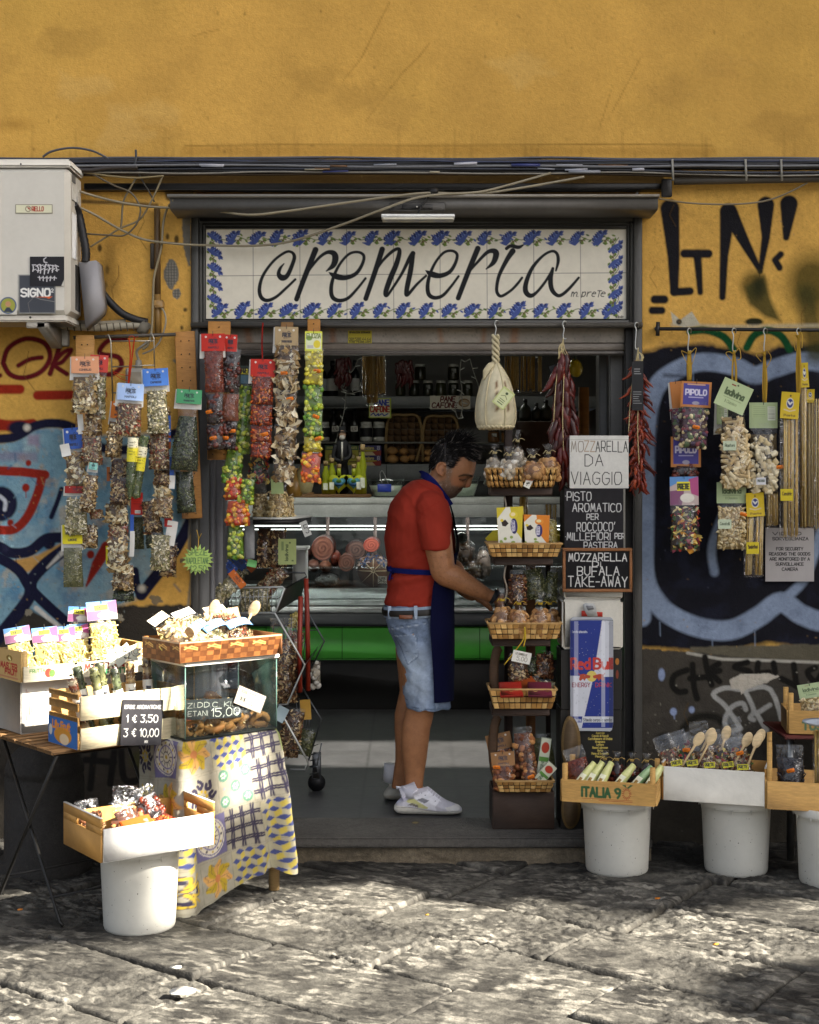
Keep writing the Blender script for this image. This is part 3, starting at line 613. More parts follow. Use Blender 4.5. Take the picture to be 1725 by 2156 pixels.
# ================================================================ painted tile sign
c=Cv(434,482,1322,671,1.0,'#d9d2c0');c.mott(40,.05);c.mott(8,.03,6)
BL,BM,BD,GRN,BRN='#7d93c8','#40508f','#27326a','#6e8234','#6a4a35'
def sprig(x,y,s,rot=0,fl=1):
    cr,sr=math.cos(rot),math.sin(rot)
    T=lambda q:[(x+s*(fl*a*cr-b_*sr),y+s*(fl*a*sr+b_*cr))for a,b_ in q]
    def leaf(a,b_,L,ang,col,wd=.34):
        e=(a+L*math.cos(ang),b_+L*math.sin(ang));m=((a+e[0])/2,(b_+e[1])/2)
        c.stroke(T([(a,b_),m,e]),[s*L*.10,s*L*wd,s*L*.05],col,1.2)
    for a,b_,L,g in((-.05,.30,.34,-.3),(.2,.42,.34,.2),(.3,.2,.28,.9),(-.1,.45,.28,2.6),(.45,.15,.3,-.2)):leaf(a,b_,L,g,GRN);leaf(a,b_,L*.6,g,'#3f5420',.15)
    c.stroke(T([(.25,.35),(.45,.2),(.62,.3)]),.9,BRN,1)
    c.stroke(T([(-.42,.5),(-.2,.3),(.05,.05),(.3,-.25)]),[s*.06,s*.12,s*.14,s*.06],BM,1.2,1,4)
    for i,(a,b_)in enumerate(((-.3,.3),(-.18,.12),(-.02,-.02),(.12,-.15),(.28,-.28))):
        leaf(a,b_,.40,-2.2-.1*i,BM if i%2 else BD,.34);leaf(a+.03,b_,.36,-.75+.16*i-.5,BD if i%2 else BM,.34);leaf(a-.02,b_+.05,.25,2.6-.1*i,BM,.34)
        leaf(a,b_,.22,-2.2,BL,.1);leaf(a+.03,b_,.2,-1.1,BL,.12)
    leaf(.28,-.28,.3,-.9,BD,.3);leaf(.3,-.2,.3,-.1,BM,.25)
for y0,y1 in((659,650),(505,497)):c.stroke([(x,y0 if int(x/24)%2 else y1)for x in range(450,1306,24)],.9,'#5d6a34',1.2,.9,5);[c.ell(x+R.uniform(-5,5),(y0+y1)/2+R.uniform(-7,7),4,1.9,R.choice([GRN,'#4d6128',BM]),rot=R.uniform(-1,1))for x in range(455,1305,12)]
for x0 in(452,1298):c.stroke([(x0+(5 if int(y/16)%2 else-4),y)for y in range(500,655,16)],.9,'#5d6a34',1.2,.9,5)
for i,x in enumerate(np.arange(462,1306,48.3)):sprig(x,653,R.uniform(27,34),R.uniform(-.25,.2))
for i,x in enumerate(np.arange(490,1300,48.3)):
    sprig(x+R.uniform(-4,4),500,R.uniform(25,32),R.uniform(-.25,.25));c.stroke([(x-16,511),(x-4,513),(x+6,507)],[1,4,1],BM,1.2)
for y in np.arange(500,640,33):sprig(453,y,27,1.35)
for y in np.arange(520,650,32):sprig(1297,y,27,1.7,-1)
for x in(532.8,631.3,729.9,828.5,926.5,1025.3,1123.9,1222.4):c.stroke([(x,480),(x+1,673)],.55,'#2a2430',1,.85)
c.stroke([(430,581),(760,578),(1324,574)],.6,'#2a2430',1,.85)
def pen(cc,pts,ws,s=.33):
    c.stroke(mp(cc,pts),[q*s+.3 for q in ws],'#050506',1.1,1,7)
a,d=cS1,cS2
pen(a,[(682,330),(652,368),(641,412),(668,440),(708,422),(748,335),(763,275),(740,240),(690,243),(600,310),(520,420),(491,520),(503,590),(550,617),(620,590),(700,520),(770,453)],[3,9,13,19,14,12,11,8,8,8,9,11,12,11,9,8,7])
pen(a,[(928,222),(885,330),(830,470),(780,607)],[18,17,16,15]);pen(a,[(860,410),(900,350),(960,280),(1020,242),(1070,250),(1083,290),(1065,345),(1012,388)],[6,8,9,11,17,20,16,3])
EL=[(1035,400),(1085,428),(1160,440),(1240,410),(1290,340),(1305,270),(1260,240),(1190,255),(1120,330),(1070,430),(1050,520),(1060,590),(1110,618),(1180,600),(1250,530),(1318,445)]
EW=[3,18,15,12,10,9,8,8,8,10,12,13,12,10,8,7]
pen(a,EL,EW)
pen(a,[(1448,218),(1400,370),(1320,603)],[17,16,15]);pen(a,[(1390,400),(1450,310),(1520,240),(1570,214),(1583,240),(1560,330),(1510,450),(1475,555),(1487,578),(1530,520),(1600,410),(1660,290),(1688,250)],[6,8,10,10,13,16,17,15,9,8,9,12,15])
pen(a,[(1688,250),(1670,380),(1640,530),(1645,573),(1720,490),(1790,425)],[14,16,15,11,8,7])
pen(d,[(-120,573)]*1+[(0,565),(70,490),(135,420)],[1,8,8,8])if 0 else None
E2=[(x-1035+128,y-7)for x,y in EL];E2=[(128+(x-128)*.9,y)for x,y in E2];E2=[(x,385+(y-393)*.97)for x,y in E2]
pen(d,E2,EW)
pen(d,[(533,212),(460,390),(380,598)],[17,16,15]);pen(d,[(460,400),(520,330),(600,247),(650,230),(676,252),(655,320),(598,372)],[6,8,11,15,19,15,3])
pen(d,[(805,232),(760,300),(700,420),(680,520),(690,568),(722,582),(790,540),(840,490),(878,440)],[18,14,11,10,10,9,8,8,7]);pen(d,[(757,212),(790,192),(850,202),(888,184)],[10,11,11,4])
pen(d,[(1142,385),(1160,310),(1150,252),(1110,233),(1040,270),(960,360),(912,470),(906,545),(942,580),(990,555),(1060,470),(1118,370)],[5,10,9,8,8,11,14,16,14,9,8,6])
pen(d,[(1118,368),(1100,450),(1110,530),(1150,576),(1190,572),(1250,520),(1320,440)],[9,15,14,11,10,9,7])
x=1202
for ch,cx,w_ in(('m',1203,11),('.',1217,2),('p',1225,7),('r',1236,7),('e',1246,7),('T',1256,8),('e',1265,8)):c.text(ch,cx,609 if ch!='T' else 612,15 if ch!='T' else 13,'#15131a',.9,fit=w_,slant=.25)
c.text('mdpale',1297,664,5,'#3a3430',.5,fit=16)
k=S(.015);b=MB();b.canvas(c,P(434,482,.015),(k,0,0),(0,0,-k),.03,'#2a2a50')
o=b.build('tile_sign',TILEM);tag(o,'long white tile shop sign with black script lettering and blue flower border','shop sign')
# ---- lamp over the sign
t=thing('sign_lamp','slim white bar lamp on a dark bracket fixed above the tile sign','lamp',P(880,440,-.2))
b=MB();fbox(b,820,425,938,443,-.22,-.201,'#3b3833');fbox(b,848,430,912,439,-.225,-.2205,'#15130f');b.ell(P(830,433,-.222),(.004,.003,.004),'#111'if 0 else '#111111');b.ell(P(878,435,-.226),(.004,.003,.004),'#b8b4a8');b.build('bracket',PAINTM,t)
b=MB();fbox(b,803,450,958,456.5,-.30,-.222,'#d9dad6',.003);b.build('lamp_bar',PLASTIC,t)
b=MB();fbox(b,805,457,956,461.5,-.298,-.224,'#c9c4b2',.002);b.build('diffuser',mat('diffuser',.3),t)
b=MB();b.tube(curve([P(880,448,-.24),P(893,425,-.24),P(905,412,-.225),P(912,405,-.222)]),.004,6,'#14120f');b.ell(P(914,403,-.215),(.022,.014,.014),'#14120f',lump=.2);b.build('cable',RUBBER,t)
# ---- cables along the wall
CABM=mat('cable_sheath',.35,bump=(30,.1),mott=(6,.2),spec=.5)
def cable(uv,Y,r,col,label,n=10,wob=0,group=None):
    pts=[P(p[0],p[1],p[2]if len(p)>2 else Y)for p in uv];b=MB();b.tube(curve(pts,n),r,7,col)
    o=b.build('cable',CABM);tag(o,label,'cable',group);return o
bt=thing('cable_bundle','thick bundle of black, blue and grey cables running along the wall above the shop','cables',P(862,345,-.06))
for i,(v,Y,r_,cc)in enumerate(((333,-.05,.006,'#4a4a50'),(337,-.075,.008,'#1a1a1e'),(341,-.09,.0085,'#1a1b24'),(346,-.085,.010,'#121216'),(349,-.1,.006,'#6a6a6c'),(352,-.07,.011,'#17171c'),(356,-.09,.007,'#20222c'),(360,-.075,.009,'#1a1817'),(363,-.09,.004,'#8a8478'),(366,-.06,.007,'#4a3a28'),(339,-.1,.004,'#2a3048'))):
    pts=[P(x,v+R.uniform(-2,2)+(4 if x>1400 and v>355 else 0)+4*((x-862)/862)**2*(v>350)*.5,Y+R.uniform(-.008,.004))for x in range(-340,2000,150)]
    if 4<=i<=9:pts=pts[3:]
    b=MB();b.tube(curve(pts,4),r_,7,cc);b.build('cable',mat('cable_gloss',.22,bump=(12,.3),mott=(5,.3),spec=.6),bt)
for i in range(16):
    x=R.uniform(330,1420);w_=R.uniform(18,70);v=R.uniform(345,364)
    b=MB();b.tube([P(x,v,-.105),P(x+w_,v+R.uniform(-2,2),-.105)],R.uniform(.003,.007),6,R.choice(['#8d8f96','#6a4a2a','#2c3468','#a59a80','#b3b3ba','#5a4320']));b.build('cable_tie',CABM,bt)
for x in(1416,1570,1645):b=MB();b.tube([P(x,335,-.115),P(x+2,380,-.115)],.005,6,'#8d8a80');b.build('cable_tie',CABM,bt)
b=MB();b.tube(curve([P(286,315,-.1),P(286,338,-.1),P(280,349,-.1),P(262,350,-.1)],5),.005,7,'#26282c');tag(b.build('hook',CABM),'dark hooked metal spike standing up from the cables right of the air conditioner','hook')
cable([(90,330),(110,318),(150,311),(190,316),(218,328),(235,340)],-.06,.005,'#4a4a50','grey cable arching up over the bundle above the air conditioner')
cable([(150,356),(190,358),(230,353),(290,352)],-.1,.011,'#2d2622','thick dark brown cable lying just right of the air conditioner top')
b=MB();b.tube([P(1420,381,-.06),P(1950,372,-.06)],.017,10,'#4d463c');tag(b.build('conduit',PAINTM),'brown grey pipe under the cables above the black letters on the right','pipe')
TW='#8a8068'
cable([(160,400,-.12),(205,414),(260,427),(330,436),(430,440),(520,452,-.21),(600,445,-.22),(720,428,-.23),(830,413,-.23),(905,406,-.22),(1000,408,-.19),(1100,395,-.15),(1230,372,-.11)],-.1,.0055,TW,'pale twisted cable sagging across the roller box to its middle')
cable([(160,433,-.12),(200,452),(250,481),(300,503),(360,512),(430,516,-.05),(540,517,-.06),(620,506,-.1),(720,473,-.18),(800,443,-.25),(870,418,-.25),(930,409,-.23),(1010,404,-.2),(1080,387,-.15),(1160,364,-.11)],-.08,.0055,TW,'pale twisted cable crossing in front of the tile sign border')
cable([(172,362),(200,366),(250,372),(290,374),(345,370)],-.09,.004,'#8d7d58','thin pale wire strung just under the cable bundle on the left')
cable([(287,374),(275,395),(260,425),(256,470),(254,480)],-.07,.0045,'#6d6249','wire hanging straight down in the left wire tangle')
cable([(342,372),(330,400),(310,440),(290,465),(255,480),(230,495),(190,520)],-.08,.0045,'#7d7052','wire sweeping down left from the cables to the air conditioner side')
cable([(195,366),(240,390),(275,405),(293,430),(295,450),(285,475),(262,495),(230,495),(183,492)],-.09,.004,'#5d5340','dark wire looping round through the left wire tangle')
cable([(290,360),(300,380),(315,405),(325,425)],-.07,.0035,'#2c261c','short dark wire dropping at a slant left of the roller box')
cable([(365,422,-.2),(352,440),(344,470),(340,520),(330,560),(324,590),(322,640),(320,690),(312,725),(300,735)],-.06,.0055,'#85795c','grey wire running down the pilaster beside the exposed mesh')
cable([(330,640),(345,655),(349,680),(338,715),(322,735),(300,745)],-.05,.004,'#8d8878','light grey wire curling behind the rail at the left')
cable([(1388,418,-.2),(1450,427,-.08),(1530,430),(1600,425),(1650,410),(1700,385)],-.06,.004,'#7d7158','thin wire sagging over the black letters on the right')
b=MB();b.tube([P(331,435,-.03),P(332,620,-.03)],.0135,10,'#5b4527');b.tube([P(332,620,-.03),P(333,705,-.03)],.015,10,'#8a6a36');b.rbox(tuple(P(322,648,-.06)),tuple(P(347,634,-.01)),.004,'#8d6c38');b.rbox(tuple(P(316,565,-.02)),tuple(P(326,513,-.002)),.003,'#4a4338')
tag(b.build('conduit',PAINTM),'vertical painted pipe with clamp running down the pilaster left of the door','pipe')
# ---- air conditioner
AY=-.30
ac=thing('air_conditioner','cream outdoor air conditioner hanging high on the left wall with stickers on its front','air conditioner',P(20,670,AY))
x0=P(-300,0,AY).x;x1=P(146.5,0,AY).x;zt=P(0,350,AY).z;zb=P(0,664,AY).z
CRM='#cdc8bc'
b=MB();b.rbox((x0,AY,zb),(x1,-.07,zt),.022,CRM);b.build('casing',PLASTIC,ac,auto=40)
b=MB();b.rbox((x0-.005,AY-.006,zt-.004),(x1+.006,-.066,P(0,335,AY).z),.012,'#d2cdc1');b.ell(P(44,345,AY-.006),(.004,.003,.004),'#2a2622');b.build('top_cover',PLASTIC,ac)
b=MB();b.rbox((x0,AY+.004,P(0,677,AY).z),(x1-.01,-.08,zb+.003),.006,'#b7b1a4');b.ell(P(64,668,AY+.004),(.005,.004,.005),'#1c1916');b.build('base_pan',PLASTIC,ac)
b=MB();b.rbox((x0,AY-.004,P(0,630,AY).z),(P(2,0,AY).x,AY+.006,P(0,380,AY).z),.004,'#c3beb2');b.build('front_panel',PLASTIC,ac)
def plate(name,u0,v0,u1,v1,Y,cv,parent,m=CARD,th=.002,edge=None):
    k=S(Y);b=MB();b.canvas(cv,P(u0,v0,Y),(k*(u1-u0)/(cv.b[2]-cv.b[0]),0,0),(0,0,-k*(v1-v0)/(cv.b[3]-cv.b[1])),th,edge);return b.build(name,m,parent)
q=Cv(0,0,78,19,.8,'#77715f');q.rect(1.2,1.2,76.8,17.8,'#d6d3b4');q.ell(27,9.5,6.3,6.3,'#5a3a30');q.ell(27,9.5,5,5,'#d6d3b4');q.poly([(24,6),(30.5,6.5),(30,13)],'#a33a24');q.text('RIELLO',35,5,9,'#a33a24',1.0,fit=24);plate('badge',32.5,430,110.5,449,AY-.003,q,ac)
q=Cv(0,0,78,82,.8,'#3d4047');q.stroke([(1,1),(77,1),(77,81),(1,81),(1,1)],1,'#8c8b86');q.text('SIGNO',6,30,16,'#e4e2dc',1.9,fit=60);q.text('2',69,30,7,'#d8d6d0',.7);q.poly([(30,47),(72,46),(64,51),(58,48.5)],'#cf5b22');q.stroke([(34,47),(46,52),(76,57)],.5,'#8d8b84');q.stroke([(30,50),(20,60),(24,80)],.4,'#77756e');plate('emblem',39,578,117,660,AY-.003,q,ac)
q=Cv(0,0,72,64,.8,'#17151a');q.poly([(66,64),(72,50),(72,64)],'#cdc8bc')
for i in range(7):
    x=8+i*8;q.stroke([(x+R.uniform(-2,2),16+abs(i-3)*1.5),(x+R.uniform(-1,3),26),(x+R.uniform(-2,2),38-abs(i-3)*2)],1.1,'#c9c6c8');q.stroke([(x-3,20+R.uniform(-2,2)),(x+4,19+R.uniform(-3,3))],.9,'#c9c6c8');q.stroke([(x-2,30),(x+5,28+R.uniform(-3,3))],.8,'#c9c6c8')
for i in range(5):x=20+i*8;q.stroke([(x,43),(x+R.uniform(-2,2),54-abs(i-2)*1.5)],1,'#c9c6c8');q.stroke([(x-3,45),(x+4,47)],.8,'#c9c6c8')
q.stroke([(34,2),(29,6),(30,12),(36,13)],1,'#c9c6c8');plate('sticker',63,540,135,602,AY-.0055,q,ac)
q=Cv(0,0,36,37,.8,CRM);q.ell(17,18,18,18,'#55617a');q.ell(17,18,15,15,'#97993e');q.ell(17,15,6,6,'#b88a62');q.poly([(7,32),(14,22),(20,22),(28,32)],'#333a48');b=MB();k=S(AY);b.canvas(q,P(0,625,AY-.003),(k,0,0),(0,0,-k),0);b.build('round_sticker',CARD,ac)
XS=x1+.0005
def sidep(name,y0,y1,v0,v1,col,m,th=.002):
    b=MB();b.rbox((XS,y0,P(0,v1,(y0+y1)/2).z),(XS+th,y1,P(0,v0,(y0+y1)/2).z),.0008,col);return b.build(name,m,ac)
sidep('handle',-.26,-.2,368,385,'#55524c',PLASTIC);sidep('handle',-.26,-.16,390,425,'#b3aea2',PLASTIC,.004);sidep('rating_label',-.26,-.19,450,545,'#d7d5d0',PAPER);sidep('terminal_slot',-.2,-.12,560,655,'#25221e',RUBBER)
b=MB();b.tube(curve([P(154,430,-.2),P(165,450,-.16),P(174,490,-.15),P(181,530,-.15),P(180,552,-.15)],8),[.017+.002*(i%2)for i in range(33)],10,'#18171a');b.build('hose',RUBBER,ac)
b=MB();b.prism([(0,0),(36,-4),(40,2),(50,90),(46,105),(14,137),(8,80)],(S(-.14),0,0),(0,0,-S(-.14)),P(166,552,-.16),(0,.1,0),'#8f8d8f');b.build('pipe_cover',PLASTIC,ac)
b=MB();x0b=P(58,0,-.27).x
b.prism([(-.29,0),(-.29,-.02),(-.05,-.085),(-.04,-.085),(-.04,0)],(0,1,0),(0,0,1),(P(90,0,-.2).x,0,P(0,679,AY).z),(.045,0,0),'#8b867c')
b.rbox((P(60,0,-.25).x,-.29,P(0,690,-.29).z),(P(100,0,-.25).x,-.26,P(0,678,-.29).z),.003,'#a09b90');b.rbox((P(100,0,-.1).x,-.05,P(0,728,-.05).z),(P(142,0,-.05).x,-.008,P(0,690,-.05).z),.003,'#8a857a');b.build('wall_bracket',PAINTM,ac)
b=MB();b.tube(curve([P(205,600,-.05),P(225,628,-.05),P(255,658,-.05),P(285,672,-.04),P(310,678,-.02)],8),.017,10,'#131214');tag(b.build('hose',RUBBER),'black insulated hose curving from the air conditioner down into the wall','hose')
b=MB();b.tube(curve([P(118,683,-.06),P(160,688,-.06),P(215,690,-.05),P(262,686,-.04),P(300,684,-.03)],6),.016,10,'#a39b88');b.tube(curve([P(150,679,-.04),P(220,681,-.04),P(265,677,-.03)],6),.012,10,'#8d8573')
for x in range(140,290,14):b.tube([P(x,680,-.078),P(x+3,697,-.078)],.003,5,'#4a4336')
b.ell(P(302,690,-.03),(.03,.02,.03),'#6d675a',lump=.3);tag(b.build('pipe',DULL),'pair of cracked taped white pipes under the air conditioner','pipe')
jb=thing('junction_box','grey electrical junction box on the ochre wall behind the hanging wire grid','junction box',P(290,820,0))
b=MB();b.rbox(tuple(P(264,820,-.05)),tuple(P(314,776,-.003)),.006,'#8d8a80');b.build('casing',PLASTIC,jb)
b=MB();b.rbox(tuple(P(270,812,-.054)),tuple(P(308,783,-.0505)),.004,'#7d7462');b.build('lid',PLASTIC,jb)
b=MB();b.tube([P(292,776,-.03),P(292,758,-.03)],[.017,.012],10,'#8d8a80');b.tube(curve([P(292,758,-.03),P(288,740,-.04),P(300,728,-.05),P(318,715,-.03)],6),.006,7,'#8d887a');b.build('gland',PLASTIC,jb)
# ================================================================ bags of dry food
KIND={   # piece, size, colours, how many, colour underneath
 'mush':('flake',.0088,['#c9b184','#a98b5b','#dccfae','#5e4022','#8d6b3f','#b99d6c'],300,'#5b4325'),
 'slice':('flake',.0145,['#d6c8a0','#bfa878','#e2d8b8','#8d6f44','#a88d5c'],130,'#5b4528'),
 'mixr':('flake',.0076,['#c4ab80','#d8caa8','#7a4a2c','#8d3a22','#a98d60','#4f3a26'],340,'#604830'),
 'pale':('flake',.0078,['#d9d0b0','#c9bd93','#b7aa80','#8d8a5a','#efe6cc','#6f6a42'],340,'#77704c'),
 'dkm':('flake',.0088,['#8d6f48','#5a3a20','#b79a6c','#3a2414','#6e4426','#c8b080'],280,'#3a2616'),
 'herb':('flake',.0050,['#6b6d44','#4b5030','#8d8c60','#353c1e','#7c7c50'],330,'#4a4d2d'),
 'herbd':('flake',.0055,['#4a5236','#2e3620','#66704a','#1e2416','#59603e'],360,'#2c3320'),
 'thyme':('flake',.0034,['#77764f','#5b5c3a','#8d8a60'],330,'#63633f'),
 'dark':('ell',.0130,['#3a150e','#551f12','#200c08','#6b2c18'],55,'#1f0c08'),
 'redp':('flake',.0060,['#7a2f16','#5e2010','#8d3d1c'],200,'#6e2a15'),
 'pow':('flake',.0030,['#7d4428','#6b3820','#8a5030'],130,'#77402a'),
 'chili':('ell2',.0062,['#a8431a','#c4621f','#8a2f12','#d08030','#9c3a16'],170,'#6b240e'),
 'porc':('flake',.0200,['#cbb890','#a88d62','#dccdaa','#7d6140','#92774e','#e6dcc0'],95,'#4d3a26'),
 'lem':('ell',.0120,['#d8cc3a','#e6dc62','#c9b52a','#d9d68a','#b8a41f'],62,'#a89a22'),
 'limo':('ell',.0115,['#8fae36','#c6cc48','#5c8a28','#d8d878','#b3c03c'],66,'#5c7a22'),
 'oran':('ell',.0125,['#d8641f','#e6a83a','#c9401f','#e8c848','#e08a2c'],62,'#b0401a'),
 'rig':('tube',.0072,['#d8c398','#c9b183','#e2d2ac','#bfa473'],84,'#5a4626'),
 'pacc':('tubeb',.0112,['#d8c9a4','#c7b48a','#e4d8b8'],56,'#54452a'),
 'cav':('ell2',.0078,['#d6c193','#c3a972','#e2d1a6'],190,'#9c8350'),
 'col':('ell',.0110,['#6b3a48','#c9b68a','#596b4a','#8d4a50','#d6c8a0','#4a3a50'],70,'#4a3038'),
 'colp':('flake',.0130,['#d6bf6a','#a8352a','#4a6a35','#e0d3a0','#8a3a4a','#c98a2c','#2c2a30'],120,'#3a2c24'),
 'noodle':('worm',.0032,['#e6d68a','#efe3a8','#d8c46a'],90,'#cfb862'),
 'black':('worm',.0032,['#24222a','#37343c','#17161b'],90,'#141218'),
 'nut':('ell',.0135,['#8a5230','#a86a3e','#6e3c20','#b98450'],40,'#5a3018'),
 'almond':('ell',.0150,['#d2cabb','#bfb4a0','#e2dccf','#a89a84'],40,'#8d8270'),
 'cook':('disc',.0165,['#a87c4a','#94683a','#b98c58','#7a5230'],60,'#7d5630'),
 'bean':('ell2',.0072,['#5a3018','#7a4a28','#a8835a','#2f1a0e'],170,'#4a2a16'),
}
def piece(b,kind,c,sz,col,r=R):
    c=Vector(c);a=Matrix.Rotation(r.uniform(0,6.28),3,'Y')@Matrix.Rotation(r.uniform(-.9,.9),3,'X')@Matrix.Rotation(r.uniform(-.9,.9),3,'Z')
    z=sz*r.uniform(.65,1.3)
    if kind=='flake':
        l,w_=z*r.uniform(.8,1.5),z*r.uniform(.35,.7);k=z*r.uniform(-.4,.4)
        vs=[(-l,k,-w_*.5),(-l*.3,-k,-w_),(l*.5,-k*.6,-w_*.8),(l,k,0),(l*.4,-k,w_),(-l*.5,-k*.4,w_*.8)]
        b.add([c+a@Vector(p)for p in vs],[(0,1,4,5),(1,2,3,4)],col)
    elif kind=='ell':b.ell(c,(z,z*.7,z*.75),col,a,7,4,.12)
    elif kind=='ell2':b.ell(c,(z*1.5,z*.55,z*.6),col,a,6,4,.1)
    elif kind=='disc':b.ell(c,(z,z*.35,z*.95),col,Matrix.Rotation(r.uniform(0,6.28),3,'Y')@Matrix.Rotation(r.uniform(-.5,.5),3,'X'),10,6,.12)
    elif kind in('tube','tubeb'):
        l=z*(2.2 if kind=='tube' else 1.0);q=a@Vector((1,0,0));q=Vector((q.x,q.y*.15,q.z)).normalized()
        b.tube([c-q*l,c+q*l],z,9,col,caps=False);b.tube([c+q*l*.98,c-q*l*.98],z*.74,9,lin(col)*.35 if isinstance(col,str)else col*.35,caps=False)
    elif kind=='worm':
        p=[c+Vector((r.uniform(-1,1),r.uniform(-.3,.3),r.uniform(-1,1)))*sz*7*i/3 for i in range(4)];b.tube(curve(p,3),z*.8,5,col)
def pillow(w,h,t,wt=1,top=.0):
    """half-thickness and half-width of a filled bag at height fraction q (0 top, 1 bottom)"""
    def hw(q):return w/2*(wt+(1-wt)*min(1,q*1.6))*(1-.06*math.sin(q*3.1)**2)
    def th(s,q):
        f=max(0,min(1,(q-top*.5)/max(.12,.35)))*max(0,min(1,(1-q)/.10))**.5
        return t*(.12+.88*f)*max(0,1-s*s)**.5
    return hw,th
def fill_bag(parent,o,fr,w,h,t,kind,wt=1,top=.15,dens=1,film_name='bag',cont_parent=None,fold=1):
    """film and contents of one bag; o top centre, fr 3x3 frame (x right, y into the wall, z up)"""
    pc,sz,pal,n,under=KIND[kind];hw,th=pillow(w,h,t,wt,top);n=int(n*dens*max(.35,min(2.6,w*h/(.115*.19))))
    nx,nz=9,13;sd=R.random()*50
    def pt(s,q,side,k=1):
        x=s*hw(q);y=side*th(s,q)*k;return Vector((x,y,-q*h))
    fb=MB()
    for side in(-1,1):
        X=np.zeros((nz,nx,3))
        for j in range(nz):
            for i in range(nx):
                s=-1+2*i/(nx-1);q=j/(nz-1);p=pt(s,q,side,1.08); 
                cr=math.sin(s*9+q*13+sd)*math.sin(q*17-s*5+sd*2)*.005*(1-abs(s)**4)*fold
                p.y+=side*(abs(cr)+.0008);p.x+=math.sin(q*21+sd)*.0012;X[j,i]=tuple(o+fr@p)
        fb.sheet(X if side<0 else X[:,::-1],'#ffffff')
    film=fb.build(film_name,FILM,parent)
    cb=MB()
    for side in(-1,1):
        X=np.zeros((9,7,3));C_=np.zeros((9,7,3))
        for j in range(9):
            for i in range(7):
                s=-.94+1.88*i/6;q=top+(.985-top)*j/8;p=pt(s,q,side,.62);X[j,i]=tuple(o+fr@p);C_[j,i]=jit(under,.3)
        cb.sheet(X if side<0 else X[:,::-1],C_ if side<0 else C_[:,::-1])
    for _ in range(n):
        s=R.uniform(-.93,.93);q=top+(.97-top)*R.random()**.92
        if R.random()<.25*(1-(q-top)/(1-top)):q=top+(.97-top)*R.uniform(.3,1)
        p=pt(s,q,-1,R.uniform(.6,.95));piece(cb,pc,o+fr@p,sz,jit(R.choice(pal),.2))
    ct=cb.build('contents',SHINY if kind in('lem','limo','oran','dark','black')else FOOD,cont_parent or(film if film_name=='pouch' else parent))
    return film
def frame_of(tilt=0,yaw=0,pitch=0):
    return(Matrix.Rotation(math.radians(yaw),3,'Z')@Matrix.Rotation(math.radians(pitch),3,'X')@Matrix.Rotation(math.radians(tilt),3,'Y'))
DARKT='#2a2b38'
def header(parent,o,fr,w,h,col,lines=('LA','PRETE','NAPOLI'),ink=DARKT,back=True,name='header_card',res=.0016,pale=None,paint=None):
    c=Cv(-w/2,0,w/2,h,res,col)
    if paint:paint(c,w,h)
    elif lines:
        c.text(lines[0],-w*.16,h*.22,h*.07,ink,h*.012,fit=w*.32,a=.7);c.text(lines[1],-w*.17,h*.34,h*.19,ink,h*.026,fit=w*.36);c.text('EST',-w*.12,h*.57,h*.06,ink,h*.012,fit=w*.26,a=.6);c.text(lines[2],-w*.2,h*.74,h*.1,ink,h*.018,fit=w*.42,a=.85)
        for x in(-.3,.3):c.ell(w*x,h*.18,h*.055,h*.055,'#e9e7e0');c.ell(w*x,h*.18,h*.022,h*.022,'#8d8a86')
    b=MB();b.canvas(c,o+fr@Vector((-w/2,-.004,0)),fr@Vector((1,0,0)),fr@Vector((0,0,-1)),.0015,col,bend=lambda x,y:-.004*np.sin(x*3.1)*y)
    if back:
        cw=pale or '#dcd9d0';b.add([o+fr@Vector(p)for p in((-w*.5-.006,.004,-.002),(w*.48,.004,-.002),(w*.50,.010,-h*1.35),(-w*.5-.010,.012,-h*1.4))],[(0,1,2,3)],cw)
    b.tube([o+fr@Vector((0,-.006,.012)),o+fr@Vector((0,-.008,-.01))],.0012,5,'#3a3430')
    return b.build(name,CARD,parent)
def sticker(parent,o,fr,x,z,t,col='#e07a1c'):
    b=MB();p=o+fr@Vector((x,-t,-z));q=fr@frame_of(R.uniform(-25,25));h_,w_=.0075,.0155
    b.prism([(-w_+.003,-h_),(w_-.003,-h_),(w_,-h_+.003),(w_,h_-.003),(w_-.003,h_),(-w_+.003,h_),(-w_,h_-.003),(-w_,-h_+.003)],q@Vector((1,0,0)),q@Vector((0,0,1)),p,q@Vector((0,.001,0)),col)
    b.tube([p+q@Vector((-.009,-.0006,0)),p+q@Vector((.009,-.0006,0))],.0018,4,'#b85a14');b.build('price_sticker',CARD,parent)
def bag(label,u,v0,v1,w,Y,kind,hdr=None,tilt=0,t=.022,wt=.9,top=None,yaw=0,group=None,name='spice_bag',cat='bag',dens=1,stk=(),hname=('LA','PRETE','NAPOLI'),pitch=0,back=True,paint=None):
    o=P(u,v0,Y);fr=frame_of(-tilt,yaw,pitch);k=S(Y);T=thing(name,label,cat,o,group)
    H=(v1-v0)*k;W_=w*k;hh=0
    if hdr:
        hh=hdr[1]*k;hw_=(hdr[2]if len(hdr)>2 else w*1.0)*k
        header(T,o,fr,hw_,hh,hdr[0],hname,back=back,paint=paint)
    fill_bag(T,o+fr@Vector((0,0,-hh*.8)),fr,W_,H-hh*.8,t,kind,wt,(.16 if hdr else .07)if top is None else top,dens)
    for x,z in stk:sticker(T,o,fr,x*W_,z*H,t*1.25)
    return T
